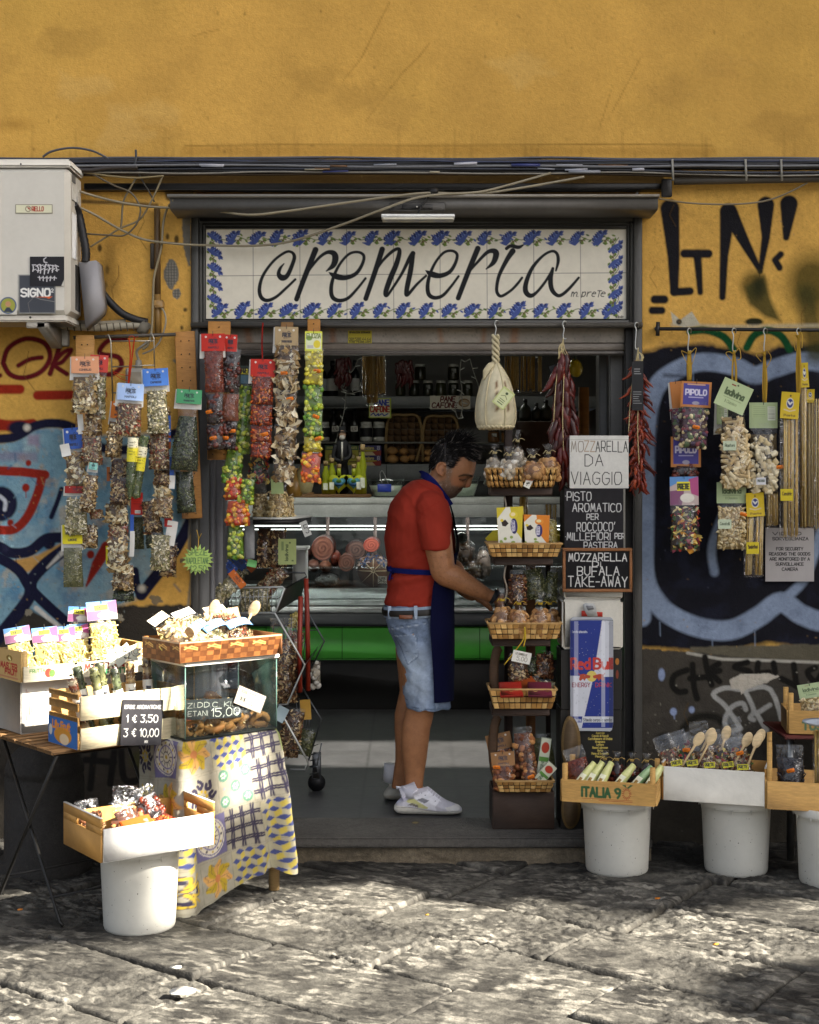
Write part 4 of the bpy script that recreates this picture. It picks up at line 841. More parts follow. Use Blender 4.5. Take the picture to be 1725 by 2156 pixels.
def pouches(label,u,v0,Y,segs,hdr=None,tilt=0,t=.02,group=None,name='spice_strip',cat='bag',stk=(),paint=None,yaw=0,hname=('LA','PRETE','NAPOLI'),dens=1):
    """a strip of pouches: segs = (bottom v, width, kind)"""
    o=P(u,v0,Y);fr=frame_of(-tilt,yaw);k=S(Y);T=thing(name,label,cat,o,group);v=v0
    if hdr:header(T,o,fr,hdr[2]*k,hdr[1]*k,hdr[0],hname,paint=paint,back=paint is None);v=v0+hdr[1]*.85
    for v1,w,kd in segs:
        fill_bag(T,o+fr@Vector((R.uniform(-.003,.003),0,-(v-v0)*k)),fr@frame_of(R.uniform(-2,2)),w*k,(v1-v)*k,t,kd,1,.05,dens,'pouch');v=v1-1
    for x,z in stk:sticker(T,o,fr,x*k,z*k,t*1.2)
    return T
B3=lambda x:x*.3
def LB(label,xc,y0,y1,w,Y,kind,hdr=None,**kw):
    u,v0=cB(xc,y0);_,v1=cB(xc,y1)
    return bag(label,u,v0,v1,w*.3,Y,kind,(hdr[0],hdr[1]*.3,(hdr[2]if len(hdr)>2 else w*1.02)*.3)if hdr else None,group='herb and mushroom bags hanging on the left wall',**kw)
LB('clear bag of pale brown chips under a peach header card, topmost at left',598,345,742,190,-.26,'slice',('#d99a72',118),tilt=0,hname=('LA','PRETE','CONIGLIO'))
LB('bag of pale mixed herbs under a salmon red card, behind the peach headed bag',700,335,790,125,-.20,'pale',('#c8463c',120),tilt=-3,back=False)
LB('narrow sunlit bag of chips directly below the peach headed bag',655,735,908,130,-.22,'mush',tilt=0)
LB('reddish mix bag, second below the peach headed bag',645,900,1112,148,-.23,'mixr',tilt=2)
LB('bag of big pale slices under a tilted dark blue card at the far left',508,845,1295,148,-.2,'slice',('#2f55a4',150,125),tilt=5,dens=.7)
LB('long slim bag of pale bits with a teal band, slanting left of centre',660,1090,1445,112,-.25,'mush',('#7fb9b0',50,60),tilt=-8,wt=.7)
LB('small reddish bag end peeping under the slim teal banded bag',680,1420,1480,100,-.21,'mixr',top=.02)
LB('pale mix bag hanging from a dark red strip of card, lower left',542,1255,1600,160,-.22,'pale',('#8f1d14',50,170),tilt=-1)
LB('bag of chips with a sunlit neck, beside the pale mix bag',640,1440,1692,128,-.18,'mush',tilt=-4,wt=.6,top=.35)
LB('green dried herb bag under a bright yellow card, lowest at far left',508,1525,1968,145,-.2,'thyme',('#d9cc22',135,140),tilt=1,hname=('LA','PRETE','LIMONE'))
LB('brown bag under an orange card half hidden by the pale blue one',835,660,1062,118,-.2,'mush',('#c9701e',120,96),tilt=-6,hname=('LA','PRETE','AGLIO'))
LB('mixed chip bag under a pale blue card in the middle of the left cluster',922,535,908,190,-.31,'mixr',('#a9c3ec',118,184),tilt=-4)
LB('leafy mix bag under a medium blue card, top right of the left cluster',1090,430,890,158,-.27,'pale',('#4d7fd0',122,180),tilt=3,hname=('LA','PRETE','CAPRESE'))
LB('brown bag below the medium blue headed bag',1118,860,1142,150,-.22,'mixr',tilt=0)
LB('dark mix bag with large flecks under the orange headed bag',845,1055,1200,140,-.22,'dkm',tilt=0)
LB('dark mix bag with bright folds, centre of the left cluster',850,1185,1390,150,-.26,'dkm',tilt=-2)
LB('brown bag with big slices below the bag with bright folds',815,1365,1512,172,-.21,'slice',tilt=2)
LB('pinkish brown powdery bag in the centre string',832,1508,1625,152,-.2,'mixr',tilt=0,dens=1.3)
LB('bag of tan slices below the pinkish powdery bag',826,1610,1862,152,-.24,'slice',tilt=1)
LB('tan chip bag near the bottom of the centre string',868,1795,1988,158,-.2,'mush',tilt=-1)
LB('dark green bottom bag of the centre string',868,1982,2062,160,-.18,'herbd',top=.02)
LB('small mixed bag on the right string beside the green tubes',1138,1135,1245,120,-.2,'dkm')
LB('second small bag of slices on the right string',1146,1235,1348,118,-.2,'slice')
LB('third right string bag with frayed bottom edge',1142,1335,1478,155,-.24,'mush',tilt=-2)
LB('dark brown tilted bag left of the right string',1045,1340,1595,125,-.2,'dkm',tilt=8)
LB('dark herb bag tilted behind the right string',1075,1490,1690,140,-.17,'herbd',tilt=6)
LB('pale green mix bag near the bottom of the right string',1128,1580,1852,140,-.22,'pale',tilt=-1)
LB('dark chilli bag behind the pale green mix bag at the right',1192,1650,1892,125,-.16,'dkm',tilt=-4)
LB('tall bag of coarse green herbs under a green card by the wooden board',1332,577,1155,196,-.24,'herbd',('#4d9a6a',100,178),tilt=-4,wt=.5,top=.22,t=.03,hname=('LA','PRETE','SPAGHETTATA'))
LB('bag of dull green oregano below the tall coarse herb bag',1290,1130,1448,140,-.18,'herbd',tilt=4,dens=.7)
LB('brown bag whose side shows behind the medium blue headed bag',1165,700,950,70,-.19,'mush')
LB('slim grey green bag seen between the green tubes and the dark tilted bag',970,1455,1700,85,-.12,'herb')
def tubebag(label,x,y0,y1,lab0,lab1,w,Y,tilt,tip):
    u,v0=cB(x,y0);k=S(Y);o=P(u,v0,Y);fr=frame_of(-tilt);H=(y1-y0)*.3*k;r=w*.15*k;T=thing('herb_tube',label,'bag',o,'herb tubes with yellow labels')
    n=26;zz=[H*i/n for i in range(n+1)];rr=[r*(1 if z<H*tip else max(.12,1-(z-H*tip)/(H*(1.001-tip))*.9))for z in zz]
    b=MB();b.tube([o+fr@Vector((0,0,-z))for z in zz],[q*.96 for q in rr],12,np.array([jit('#4d5a38',.25)for _ in zz]))
    for _ in range(260):
        i=R.randrange(n);a=R.uniform(3.2,6.2);piece(b,'flake',o+fr@Vector((math.cos(a)*rr[i],math.sin(a)*rr[i],-zz[i])),.0042,jit(R.choice(['#6b7a4a','#2f3a20','#8d8f62','#4a5a34']),.2))
    b.build('contents',FOOD,T);b=MB();b.tube([o+fr@Vector((0,0,-z))for z in zz],[q*1.06 for q in rr],12,'#ffffff',caps=False);b.build('bag',FILM,T)
    l0,l1=(lab0-y0)*.3*k,(lab1-y0)*.3*k;b=MB();cc=[]
    for i in range(12):cc.append(lin('#e6e0c4')if i<5 else lin('#e6d83a'))
    b.tube([o+fr@Vector((0,0,-l0-(l1-l0)*i/11))for i in range(12)],r*1.1,14,np.array(cc),caps=False)
    for i in range(5):b.tube([o+fr@Vector((-r*.5,-r*1.08,-l0-(l1-l0)*(.2+.12*i))),o+fr@Vector((r*.3,-r*1.12,-l0-(l1-l0)*(.2+.12*i)))],.0012,4,'#5a5a3a')
    b.build('label',CARD,T)
tubebag('green herb tube with pointed tip and a yellow label, left of the pair',935,910,1355,915,1085,68,-.3,-3,.72)
tubebag('rounded green herb tube with a slanting yellow label, right of the pair',1012,905,1350,980,1150,66,-.28,-8,.97)
# loose header cards that show between the bags
def card(label,uv,Y,w,h,col,tilt=0,name='header_card',lines=None,group=None,paint=None):
    o=P(uv[0],uv[1],Y);k=S(Y);w*=k;h*=k;c=Cv(-w/2,0,w/2,h,.0018,col)
    if paint:paint(c,w,h)
    fr=frame_of(-tilt);b=MB();b.canvas(c,o+fr@Vector((-w/2,0,0)),fr@Vector((1,0,0)),fr@Vector((0,0,-1)),.002,col,bend=lambda x,y:.004*np.sin(y*3))
    return tag(b.build(name,CARD),label,'card',group)
def bc(c,w,h):
    for i in range(5):c.rect(-w*.3,h*(.1+.1*i),w*.3,h*(.1+.1*i)+h*.02,'#7c130c',.7)
    c.rect(-w*.15,h*.8,w*.3,h*.93,'#e9e6e2')
    for i in range(6):c.rect(-w*.13+i*w*.07,h*.81,-w*.13+i*w*.07+w*.03,h*.92,'#33302e')
card('red card with a small bar code below the two green tubes',cB(960,1300),-.19,25,47,'#b02014',0,paint=bc)
for x,y,w_,h_,cc,tl,lb in((560,750,12,42,'#d9d7d0',4,'slim white card edge left of the narrow sunlit bag'),(450,960,20,26,'#d9d7d0',12,'white card corner left of the blue headed bag at far left'),(1185,760,8,55,'#3a66b8',0,'blue card edge at the right of the left cluster, upper'),(1187,900,7,28,'#b5581c',0,'orange card edge at the right of the left cluster'),(1205,1050,9,40,'#2f55a4',0,'dark blue card edge at the right of the left cluster, lower'),(1210,1180,12,28,'#dcdad4',-3,'white card edge under the dark blue card edge'),(1180,1480,16,18,'#a01c14',0,'small red card beside the pale green mix bag'),(1215,1500,22,52,'#d4d2cc',-10,'white slanted card right of the small red card'),(925,1455,8,36,'#2f55a4',0,'dark blue card edge beside the tan slices bag'),(930,1570,10,54,'#d9d7d0',-2,'white card edge beside the tan slices bag'),(750,1675,5,38,'#d9cc22',0,'yellow card edge left of the tan slices bag'),(570,1130,12,24,'#d9d7d0',5,'white card corner left of the teal banded bag'),(760,1120,7,30,'#8a4a18',0,'brown card edge in the middle of the left cluster')):
    card(lb,cB(x,y),-.215,w_,h_,cc,tl)
# boards, rail, wire grid and ribbons that carry them
def board(label,uv0,uv1,w,Y,col,tilt=0,th=.016,nails=()):
    o=P(uv0[0],uv0[1],Y);k=S(Y);L=(uv1-uv0[1])*k;fr=frame_of(-tilt);b=MB();M4=Matrix.Translation(o)@fr.to_4x4()
    b.rbox((-w*k/2,0,-L),(w*k/2,th,0),.002,col,M4)
    for x,z in nails:b.ell(M4@Vector((x*k,-.001,-z*k)),(.003,.004,.003),'#3a2a1a',n=6,m=4)
    return tag(b.build('wooden_board',WOOD),label,'board')
board('pale pine board behind the peach headed bag',cB(595,195),930,39,-.07,'#b98a4c',0,nails=((-6,20),(6,20),(-4,60)))
board('long wooden board beside the door frame behind the tall coarse herb bag',cC(155,180),1092,42,-.05,'#a8763a',2.3,nails=[(x,z)for z in range(20,390,28)for x in(-8,9)])
board('short wooden board behind the red headed bags',cC(416,105),968,47,-.1,'#a87434',-.3,nails=((0,12),(-12,280),(12,280)))
board('small wooden board behind the tan porcini card',cC(926,110),800,26,-.07,'#7d5a30',0)
board('small wooden board behind the lemon sweets strip',cC(1128,88),800,27,-.07,'#a87434',0,nails=((0,10),))
b=MB();b.tube([P(155,711,-.06),P(370,704,-.06)],.008,8,'#4a443c');tag(b.build('iron_rail',PAINTM),'dark iron rail on the left wall above the herb bags','rail')
b=MB();g=lambda x,y:P(*cB(x,y),-.1)
for q in([(740,200),(762,192),(778,235),(792,660)],[(1045,190),(1065,180),(1080,215),(1085,420)],[(778,236),(1082,236)],[(785,418),(1088,405)],[(795,600),(1085,590)]):b.tube([g(*p)for p in q],.0032,6,'#a8a294')
tag(b.build('wire_grid',STEEL),'bent white wire grid hanging from the iron rail','wire rack')
b=MB()
for q in([(905,215),(915,330),(905,470),(900,540)],[(945,210),(930,330),(912,480),(902,545)],[(790,450),(850,470),(910,480)],[(795,460),(850,500),(905,520)],[(905,210),(925,200),(950,212),(970,205)]):b.tube(curve([P(*cB(x,y),-.13)for x,y in q],5),.0035,5,'#b8381c',flat=.4)
tag(b.build('ribbon',CLOTHM),'thin red ribbon tied to the iron rail holding the pale blue headed bag','ribbon')
b=MB();st=[(R.uniform(-1,1),0)]*0
c=Cv(-36,-36,36,36,1,'#a9c66a');c.text('SPEZIE',-20,-22,12,'#3f6a45',.7,fit=40,wob=.5);c.text('VAPOLETANE',-24,-4,12,'#3f6a45',.7,fit=48,wob=.6);c.text('$2,50',-18,12,12,'#3f6a45',.8,fit=36,wob=.5)
k=S(-.12);o=P(*cC(255,1900),-.12);sp=[]
for i in range(40):a=2*math.pi*i/40;rr=(34 if i%2 else 25)*R.uniform(.93,1.05);sp.append((math.cos(a)*rr,math.sin(a)*rr*.95))
ins=inpoly(c.X,c.Y,sp);idx=-np.ones(c.X.shape,int); 
fsx=[(j,i)for j in range(c.ny-1)for i in range(c.nx-1)if ins[j,i]and ins[j+1,i]and ins[j,i+1]and ins[j+1,i+1]]
X=np.stack([o.x+c.X*k,np.full_like(c.X,o.y),o.z-c.Y*k],-1).reshape(-1,3)
b.add(X,[(j*c.nx+i,(j+1)*c.nx+i,(j+1)*c.nx+i+1,j*c.nx+i+1)for j,i in fsx],c.c.reshape(-1,3));b.prism([(x,y)for x,y in sp],(k,0,0),(0,0,-k),o+Vector((0,.0006,0)),(0,.0012,0),'#a9c66a')
b.tube(curve([o+Vector((0,0,.04)),o+Vector((.004,0,.09)),o+Vector((-.004,0,.13))],4),.0025,5,'#b8943a',flat=.4);b.tube(curve([o+Vector((.004,0,.09)),o+Vector((.018,-.01,.115))],4),.0025,5,'#b8943a',flat=.4)
tag(b.build('price_sign',CARD),'pale green starburst price sign with handwritten spice price by the door frame','price sign')
# ---- strips between the door frame and the shop
def C3(q):return[(cC(0,y)[1],w*.28,kd)for y,w,kd in q]
def MBG(label,x,y0,Y,segs,hdr=None,**kw):
    u,v0=cC(x,y0);return pouches(label,u,v0,Y,C3(segs),(hdr[0],hdr[1]*.28,hdr[2]*.28)if hdr else None,group='strips of pouches hanging in the doorway',**kw)
G_='strips of pouches hanging in the doorway'
MBG('strip of dark dried tomato pouches under the left red card',370,198,-.2,[(645,150,'redp'),(880,130,'dark'),(1068,125,'dark')],('#b8281a',132,178),tilt=1,stk=((-9,165),(-2,220)))
MBG('strip of dark pouches and a brown powder bag under the right red card',505,205,-.16,[(645,165,'dark'),(858,165,'pow'),(965,155,'dark'),(1072,150,'dark')],('#b8281a',128,100),tilt=-2,stk=((11,203),(-3,218)))
MBG('strip of four orange chilli pouches under a red card on a red cord',748,390,-.17,[(735,175,'chili'),(888,175,'chili'),(1015,170,'chili'),(1132,165,'chili')],('#b8281a',132,186),tilt=-1.5,stk=((8,158),))
MBG('strip of four dried porcini pouches under a tan card',925,147,-.18,[(625,175,'porc'),(882,170,'porc'),(1150,170,'porc'),(1318,160,'porc')],('#a8916c',140,176),tilt=-1,hname=('LA','PRETE','FUNGHI PORCINI'),stk=((-3,98),(10,152)))
def lemhdr(c,w,h):
    c.rect(-w*.45,h*.1,w*.45,h*.9,'#d8dcb8');c.ell(w*.2,h*.65,w*.2,h*.2,'#dcc93a');c.ell(-w*.25,h*.35,w*.18,h*.12,'#7d9a4a');c.text('ELICIZIA',-w*.4,h*.12,h*.22,'#6d7a3a',h*.02,fit=w*.8);c.rect(-w*.35,h*.7,0,h*.85,'#b9b4b0')
MBG('strip of wrapped lemon, lime and orange sweets on a small board',1128,180,-.19,[(585,145,'lem'),(770,145,'limo'),(972,145,'limo'),(1090,140,'lem'),(1318,150,'oran')],('#d4d64a',150,130),tilt=-.8,paint=lemhdr,stk=((9,84),(8,180),(13,226),(9,292)))
b=MB();b.tube(curve([P(*cC(745,115),-.1),P(*cC(738,250),-.12),P(*cC(742,390),-.16)],6),.0035,5,'#8a1a12');tag(b.build('cord',CLOTHM),'red cord holding the orange chilli strip','cord')
def SW(label,x,y0,y1,w,Y,kd,tilt=0,hdr=None,t=.04,**kw):
    u,v0=cC(x,y0);return bag(label,u,v0,cC(0,y1)[1],w*.28,Y,kd,hdr,tilt,t,.8,.06,group='bags of wrapped sweets by the left door post',name='sweet_bag',**kw)
def prh(c,w,h):c.rect(-w*.4,h*.1,w*.45,h*.45,'#d9cc2a');c.text('PRETE',-w*.35,h*.13,h*.26,'#23262c',h*.03,fit=w*.75);c.rect(-w*.4,h*.5,w*.4,h*.95,'#5a7a8a')
SW('tall bag of yellow and green sweets behind the red headed strips',620,440,1110,125,-.08,'limo',-3,('#2b3a34',40,26),paint=prh)
SW('bag of yellow green sweets above the orange one, beside the door post',545,1050,1335,155,-.1,'limo',-8)
SW('lime green sweet bag tilted to the right over the pasta bags',640,1280,1482,120,-.13,'limo',-6)
SW('orange and red sweet bag, upper of two',525,1275,1450,150,-.12,'oran',3)
SW('orange and red sweet bag with a white bottom label, lower of two',558,1445,1645,190,-.14,'oran',0)
SW('bag of yellow and green sweets lowest beside the door post',540,1635,1895,135,-.12,'limo',0)
SW('dark bag of red and green wrapped sweets under the chilli strip',715,1105,1325,165,-.05,'colp',0)
# ================================================================ inside the shop
k=S(2.91);CY0=2.91
dc=thing('deli_counter','glass fronted deli display counter with a green panel across the back of the shop','display counter',P(840,1497,CY0))
cx0,cx1=P(478,0,CY0).x,P(1300,0,CY0).x
def cz(v):return P(0,v,CY0).z
def cbar(name,v0,v1,y0,y1,col,m=PAINTM,ch=.004):
    b=MB();b.rbox((cx0,CY0+y0,cz(v1)),(cx1,CY0+y1,cz(v0)),ch,col);return b.build(name,m,dc)
cbar('plinth',1391,1497,.06,1.0,'#0d0d0e',RUBBER);cbar('front_panel',1319,1390,.0,1.0,'#48a03a',mat('green_enamel',.35,mott=(4,.1),bump=(20,.03)),.012)
for u_ in(560,720,905,1010):b=MB();b.box((P(u_,0,CY0).x,CY0-.0015,cz(1389)),(P(u_,0,CY0).x+.004,CY0,cz(1320)),'#1d4a18');b.build('panel_joint',PAINTM,dc)
cbar('bumper',1291,1318,-.03,1.0,'#23262b',PAINTM,.012);cbar('ledge',1279,1290,-.02,.08,'#9a9c9b',STEEL)
cbar('tray',1266,1278,.081,1.0,'#8d9190',STEEL);cbar('tray',1242,1265.5,.14,.9,'#6f7272',STEEL)
cbar('top_rail',1062,1089,.0,.05,'#b9bcb8',PAINTM);cbar('top_rail',1048,1061,.0,.62,'#c5c7c2',PAINTM,.003)
b=MB();X0=cx0;b.sheet([[(cx0,CY0+.02,cz(1089)),(cx1,CY0+.02,cz(1089))],[(cx0,CY0-.005,cz(1278)),(cx1,CY0-.005,cz(1278))]]);b.build('glass_front',GLASS,dc)
b=MB();b.rbox((cx0,CY0+.97,cz(1270)),(cx1,CY0+1.0,cz(1062)),.003,'#3c3f40');b.build('back_panel',DULL,dc)
b=MB();b.rbox((cx0,CY0+.05,cz(1198)),(cx1,CY0+.5,cz(1195)),.002,'#9fb0ac');b.build('glass_shelf',GLASS,dc)
LAMP=mat('lit_tube',.4,emit=1.0);b=MB()
for v in(1113,1121):b.tube([(cx0+.02,CY0+.55,cz(v)),(cx1-.02,CY0+.55,cz(v))],.004 if v<1115 else .003,8,'#f4f6f2')
b.build('lit_tube',LAMP,dc);b=MB();b.tube([(cx0+.02,CY0+.09,cz(1084)),(cx1-.02,CY0+.09,cz(1084))],.009,8,'#f4f6f2');b.build('lit_tube',mat('lit_tube_added',.4,emit=7),dc)  # the front tube is added under the rail to light the meats
for x in(690,790,985):b=MB();p=P(x,1118,CY0+.5);b.rbox((p.x-.012,CY0+.5,cz(1195)),(p.x+.012,CY0+.53,cz(1085)),.003,'#8d7d78');b.build('upright',PAINTM,dc)
cl=thing('ceiling_lamp','fluorescent ceiling lamp above the deli counter inside the shop','lamp',(-.2,2.4,2.7))
b=MB();b.rbox((-1.1,2.3,2.70),(.8,2.5,2.745),.005,'#d0d0cc');b.build('housing',PAINTM,cl)
b=MB();b.rbox((-1.05,2.33,2.68),(.75,2.47,2.699),.004,'#f1f3ea');b.build('diffuser',mat('lit_panel',.4,emit=3.4),cl)
def meat(label,x,y,rx,ry,Y,col,kind='roll',cat='cured meat'):
    o=P(604+.28*x,707+.28*y,Y);k=S(Y)*.28;b=MB();rx*=k;ry*=k
    if kind=='roll':
        L=.3;n=20;pr=[(1,0),(1.0,.02),(1.03,.05),(1.03,L),(.8,L+.04)]
        vs=[];cc=[]
        for q in(0,.12,.25,.4,.55,.7,.85,.95,1):
            for i in range(n):a=2*math.pi*i/n;vs.append(o+Vector((math.cos(a)*rx*q,0,math.sin(a)*ry*q)));w_=math.sin(q*17+a*1.2)*.5+.5;cc.append(lin(col)*(.7+.5*w_)+lin('#c9a08c')*.35*w_*(q<.93))
        for q,d in((1.0,.01),(1.04,.04),(1.03,L),(.7,L+.05)):
            for i in range(n):a=2*math.pi*i/n;vs.append(o+Vector((math.cos(a)*rx*q,d,math.sin(a)*ry*q)));cc.append(lin(col)*.6)
        m=len(vs)//n;b.add(vs,[(j*n+i,(j+1)*n+i,(j+1)*n+(i+1)%n,j*n+(i+1)%n)for j in range(m-1)for i in range(n)],np.array(cc))
    else:
        b.ell(o+Vector((0,.1,0)),(rx,.1,ry),col,n=18,m=12,lump=.04)
        if kind=='ham':
            for a in np.linspace(0,6.28,9):b.tube(curve([o+Vector((rx*.98*math.cos(a),.1-.102*math.sin(t)*.9,ry*.98*math.sin(a)))if 0 else o+Vector((rx*1.0*math.sin(t)*math.cos(a),.1-.104*math.cos(t),ry*1.0*math.sin(t)*math.sin(a)))for t in(0.05,.5,1.0,1.5)],3),.003,5,'#cdb48e')
            for i in range(90):a=R.uniform(.35,2.8);q=R.uniform(.6,1);piece(b,'flake',o+Vector((rx*q*math.cos(a),.1-.104*math.sqrt(max(0,1-q*q))-.004,ry*q*math.sin(a))),.014,R.choice(['#4a6ea8','#b9a8a0','#6d88b8','#c9b0a8']))
    return tag(b.build('cured_meat',mat('meat',.38,mott=[(25,.25)],bump=(60,.1),spec=.5)),label,cat,'cured meats in the deli counter')
meat('large spiral rolled pancetta standing at the left in the deli counter',270,1600,85,92,3.15,'#6e3a2c')
meat('dark round salami between the pancetta and the red salami',520,1612,78,72,3.3,'#3d1a17');meat('bright red flat topped salami in the deli counter',636,1575,60,52,3.12,'#b03a22')
meat('orange brown cut sausage below the dark salami',448,1708,60,66,3.06,'#7d3f26');meat('small reddish sausage leaning by the pancetta',362,1680,42,62,3.12,'#6b2c1c','ell')
meat('big netted ham in blue printed paper behind the man',650,1770,125,128,3.1,'#6a4226','ham');meat('small brown salami at the bottom left of the pancetta',285,1740,48,44,3.05,'#7a4830','ell')
meat('pinkish salami end at the far left of the counter',195,1735,50,48,3.08,'#6d4436','ell');meat('dark ham at the far left behind the pancetta',150,1640,52,60,3.3,'#4a2a24','ell')
for x,y,rx,ry,cc,lb in((1330,1640,85,85,'#4a3320','bag of dark buns in the counter right of the man'),(1400,1760,80,70,'#6b5238','second bag of dark buns lower right of the man'),(1480,1720,60,110,'#8d7b70','clear plastic bag of bread at the right in the counter'),(220,1960,60,55,'#6d5a4c','film wrapped parcel at the bottom left of the counter'),(450,1970,70,40,'#8a5a4a','film wrapped tray in the middle of the counter bottom'),(640,1990,70,35,'#7d3a30','red meat tray on the counter bottom next to the man'),(300,1840,90,50,'#8f9191','grey plastic tub behind the film wrapped parcel'),(1420,1980,80,35,'#5a3f30','dark meat tray at the counter bottom right of the man')):
    o=P(604+.28*x,707+.28*y,3.1);k=S(3.1)*.28;b=MB();b.ell(o+Vector((0,.05,0)),(rx*k,.07,ry*k),cc,n=12,m=8,lump=.2); 
    for i in range(14):piece(b,'ell',o+Vector((R.uniform(-.7,.7)*rx*k,.0,R.uniform(-.6,.6)*ry*k)),.02,jit(cc,.3))
    o2=b.build('parcel',SHINY);tag(o2,lb,'wrapped food','wrapped parcels in the deli counter')
    b=MB();b.ell(o+Vector((0,.04,.004)),(rx*k*1.12,.09,ry*k*1.18),'#ffffff',n=14,m=10,lump=.1);b.build('film',FILM,o2)
def sign(name,label,u0,v0,u1,v1,Y,base,fn,cat='price sign',tilt=0,res=.5,group=None,parent=None,th=.003,m=CARD):
    c=Cv(0,0,u1-u0,v1-v0,res,base);fn(c);k=S(Y);fr=frame_of(-tilt);b=MB();b.canvas(c,P(u0,v0,Y),fr@Vector((k,0,0)),fr@Vector((0,0,-k)),th,base)
    o=b.build(name,m,parent)
    return tag(o,label,cat,group)if parent is None else o
def txt(lines,col='#1c1a1a',w=.6): 
    def f(c):
        for t,x,y,h,fit in lines:c.text(t,x,y,h,col,w,fit=fit,wob=.3)
    return f
sign('price_sign','white handwritten card reading guanciale on the netted ham',*cE(686,1808),*cE(752,1864),2.96,'#d6d2c4',txt([('GUANC',1,1.5,5,16),('CIALE',2,7,3.5,12),('$2,50',1,11,4,16)],w=.45),th=.002)
b=MB();p=P(616,1236,2.3);q=P(644,1152,2.3);b.rbox((p.x,2.3,p.z),(q.x,2.5,q.z-.02),.006,'#c9ccca');b.rbox((p.x-.01,2.29,q.z-.019),(q.x+.012,2.51,q.z),.004,'#dcdedb');tag(b.build('plastic_tub',PLASTIC),'white plastic tub at the left end of the deli counter','tub')
# things on the counter
TZ=cz(1048)
tr=P(700,0,CY0+.1);b=MB();b.rbox((P(612,0,CY0+.1).x,CY0+.02,TZ+.001),(P(781,0,CY0+.1).x,CY0+.3,TZ+.022),.004,'#7d5a34');b.rbox((P(604,0,CY0).x,CY0+.04,TZ+.0225),(P(655,0,CY0).x,CY0+.28,TZ+.034),.004,'#8a673e');tag(b.build('wooden_tray',WOODX),'long wooden board on the counter carrying limoncello bottles','board')
def lemon_bottle(label,u,h,kind):
    o=Vector((P(u,0,CY0+.12).x,CY0+.12,TZ+.0225));T=thing('liqueur_bottle',label,'bottle',o,'yellow green liqueur bottles on the counter');Mx=Matrix.Translation(o);b=MB()
    if kind=='heart':
        pts=[(16*math.sin(t)**3,13*math.cos(t)-5*math.cos(2*t)-2*math.cos(3*t)-math.cos(4*t))for t in np.linspace(0,6.28,28)[:-1]];s=h/46
        b.prism([(x*s,y*s+h*.37)for x,y in pts],(1,0,0),(0,0,1),o+Vector((0,.025,0)),(0,-.05,0),'#b8c02c');b.tube([o+Vector((0,0,h*.6)),o+Vector((0,0,h*.85))],.013,10,'#b9c23a');b.build('glass',SHINY,T)
        b=MB();b.prism([(x*s*.62,y*s*.6+h*.37)for x,y in pts],(1,0,0),(0,0,1),o+Vector((0,-.0255,0)),(0,-.002,0),'#4f93a8');b.ell(o+Vector((0,-.027,h*.42)),(.02,.004,.012),'#5a8a35');b.ell(o+Vector((0,-.0275,h*.31)),(.024,.004,.010),'#2c5a8a');b.build('label',CARD,T)
    else:
        b.lathe([(.001,0),(.026,.002),(.028,h*.2),(.02,h*.42),(.026,h*.55),(.012,h*.78),(.011,h*.92),(.001,h*.93)],o,14,'#aab52c');b.build('glass',SHINY,T);b=MB();b.rbox(tuple(o+Vector((-.015,-.031,h*.12))),tuple(o+Vector((.015,-.027,h*.32))),.001,'#e2e4d0');b.build('label',CARD,T)
    b=MB();b.tube([o+Vector((0,0,h*.84)),o+Vector((0,0,h*.98))],[.014,.016],10,'#b59a6c');b.build('cork',DULL,T)
for u,h,kd,lb in((686,.22,'slim','slim yellow green bottle at the left end of the limoncello row'),(714,.2,'heart','left heart shaped bottle with a seaside label'),(745,.2,'heart','right heart shaped bottle with a seaside label'),(699,.24,'slim','slim bottle standing behind the left heart bottle'),(764,.33,'slim','tall curvy bottle at the right end of the limoncello row'),(756,.25,'slim','bottle between the right heart bottle and the tall one')):lemon_bottle(lb,u,h,kd)
o=Vector((P(721,0,CY0+.2).x,CY0+.2,TZ+.0225));fg=thing('figurine','small bearded figurine in black coat and hat above the heart bottles','figurine',o)
b=MB();b.lathe([(.03,0),(.05,.02),(.045,.12),(.035,.2),(.05,.26),(.045,.33),(.02,.36)],o,12,'#16161a',sy=.8);b.tube(curve([o+Vector((-.045,-.02,.32)),o+Vector((-.055,-.05,.24)),o+Vector((-.01,-.06,.21))],4),.014,6,'#16161a');b.tube(curve([o+Vector((.045,-.02,.32)),o+Vector((.055,-.05,.25)),o+Vector((.015,-.06,.22))],4),.014,6,'#16161a');b.build('coat',DULL,fg)
b=MB();b.ell(o+Vector((0,-.01,.39)),(.026,.026,.032),'#a88872');b.ell(o+Vector((0,-.025,.37)),(.02,.014,.02),'#c9c4bc');b.tube([o+Vector((0,-.046,.34)),o+Vector((0,-.05,.22))],.007,5,'#d0ccc4');b.build('head',DULL,fg)
b=MB();b.lathe([(.04,.405),(.041,.41),(.024,.412),(.022,.44),(.001,.445)],o,12,'#141417');b.build('hat',DULL,fg)
def bowl(label,u,w,v0):
    o=Vector((P(u,0,CY0+.25).x,CY0+.25,TZ+.003));T=thing('glass_bowl',label,'bowl',o,'glass bowls of mozzarella on the counter');r_=w*S(CY0+.25)/2;h=(1060-v0)*S(CY0)
    b=MB();b.lathe([(r_*.62,0),(r_,h),(r_*.98,h),(r_*.6,.006)],o,28,'#ffffff');b.build('glass',GLASS,T);b=MB();b.lathe([(r_*.6,.007),(r_*.83,h*.62),(.001,h*.63)],o,28,'#c9d0bd');b.build('contents',SHINY,T)
bowl('left glass bowl of milky mozzarella water with a blue card clipped on',813,84,1021);bowl('right glass bowl of milky mozzarella water in front of the face',972,84,1015)
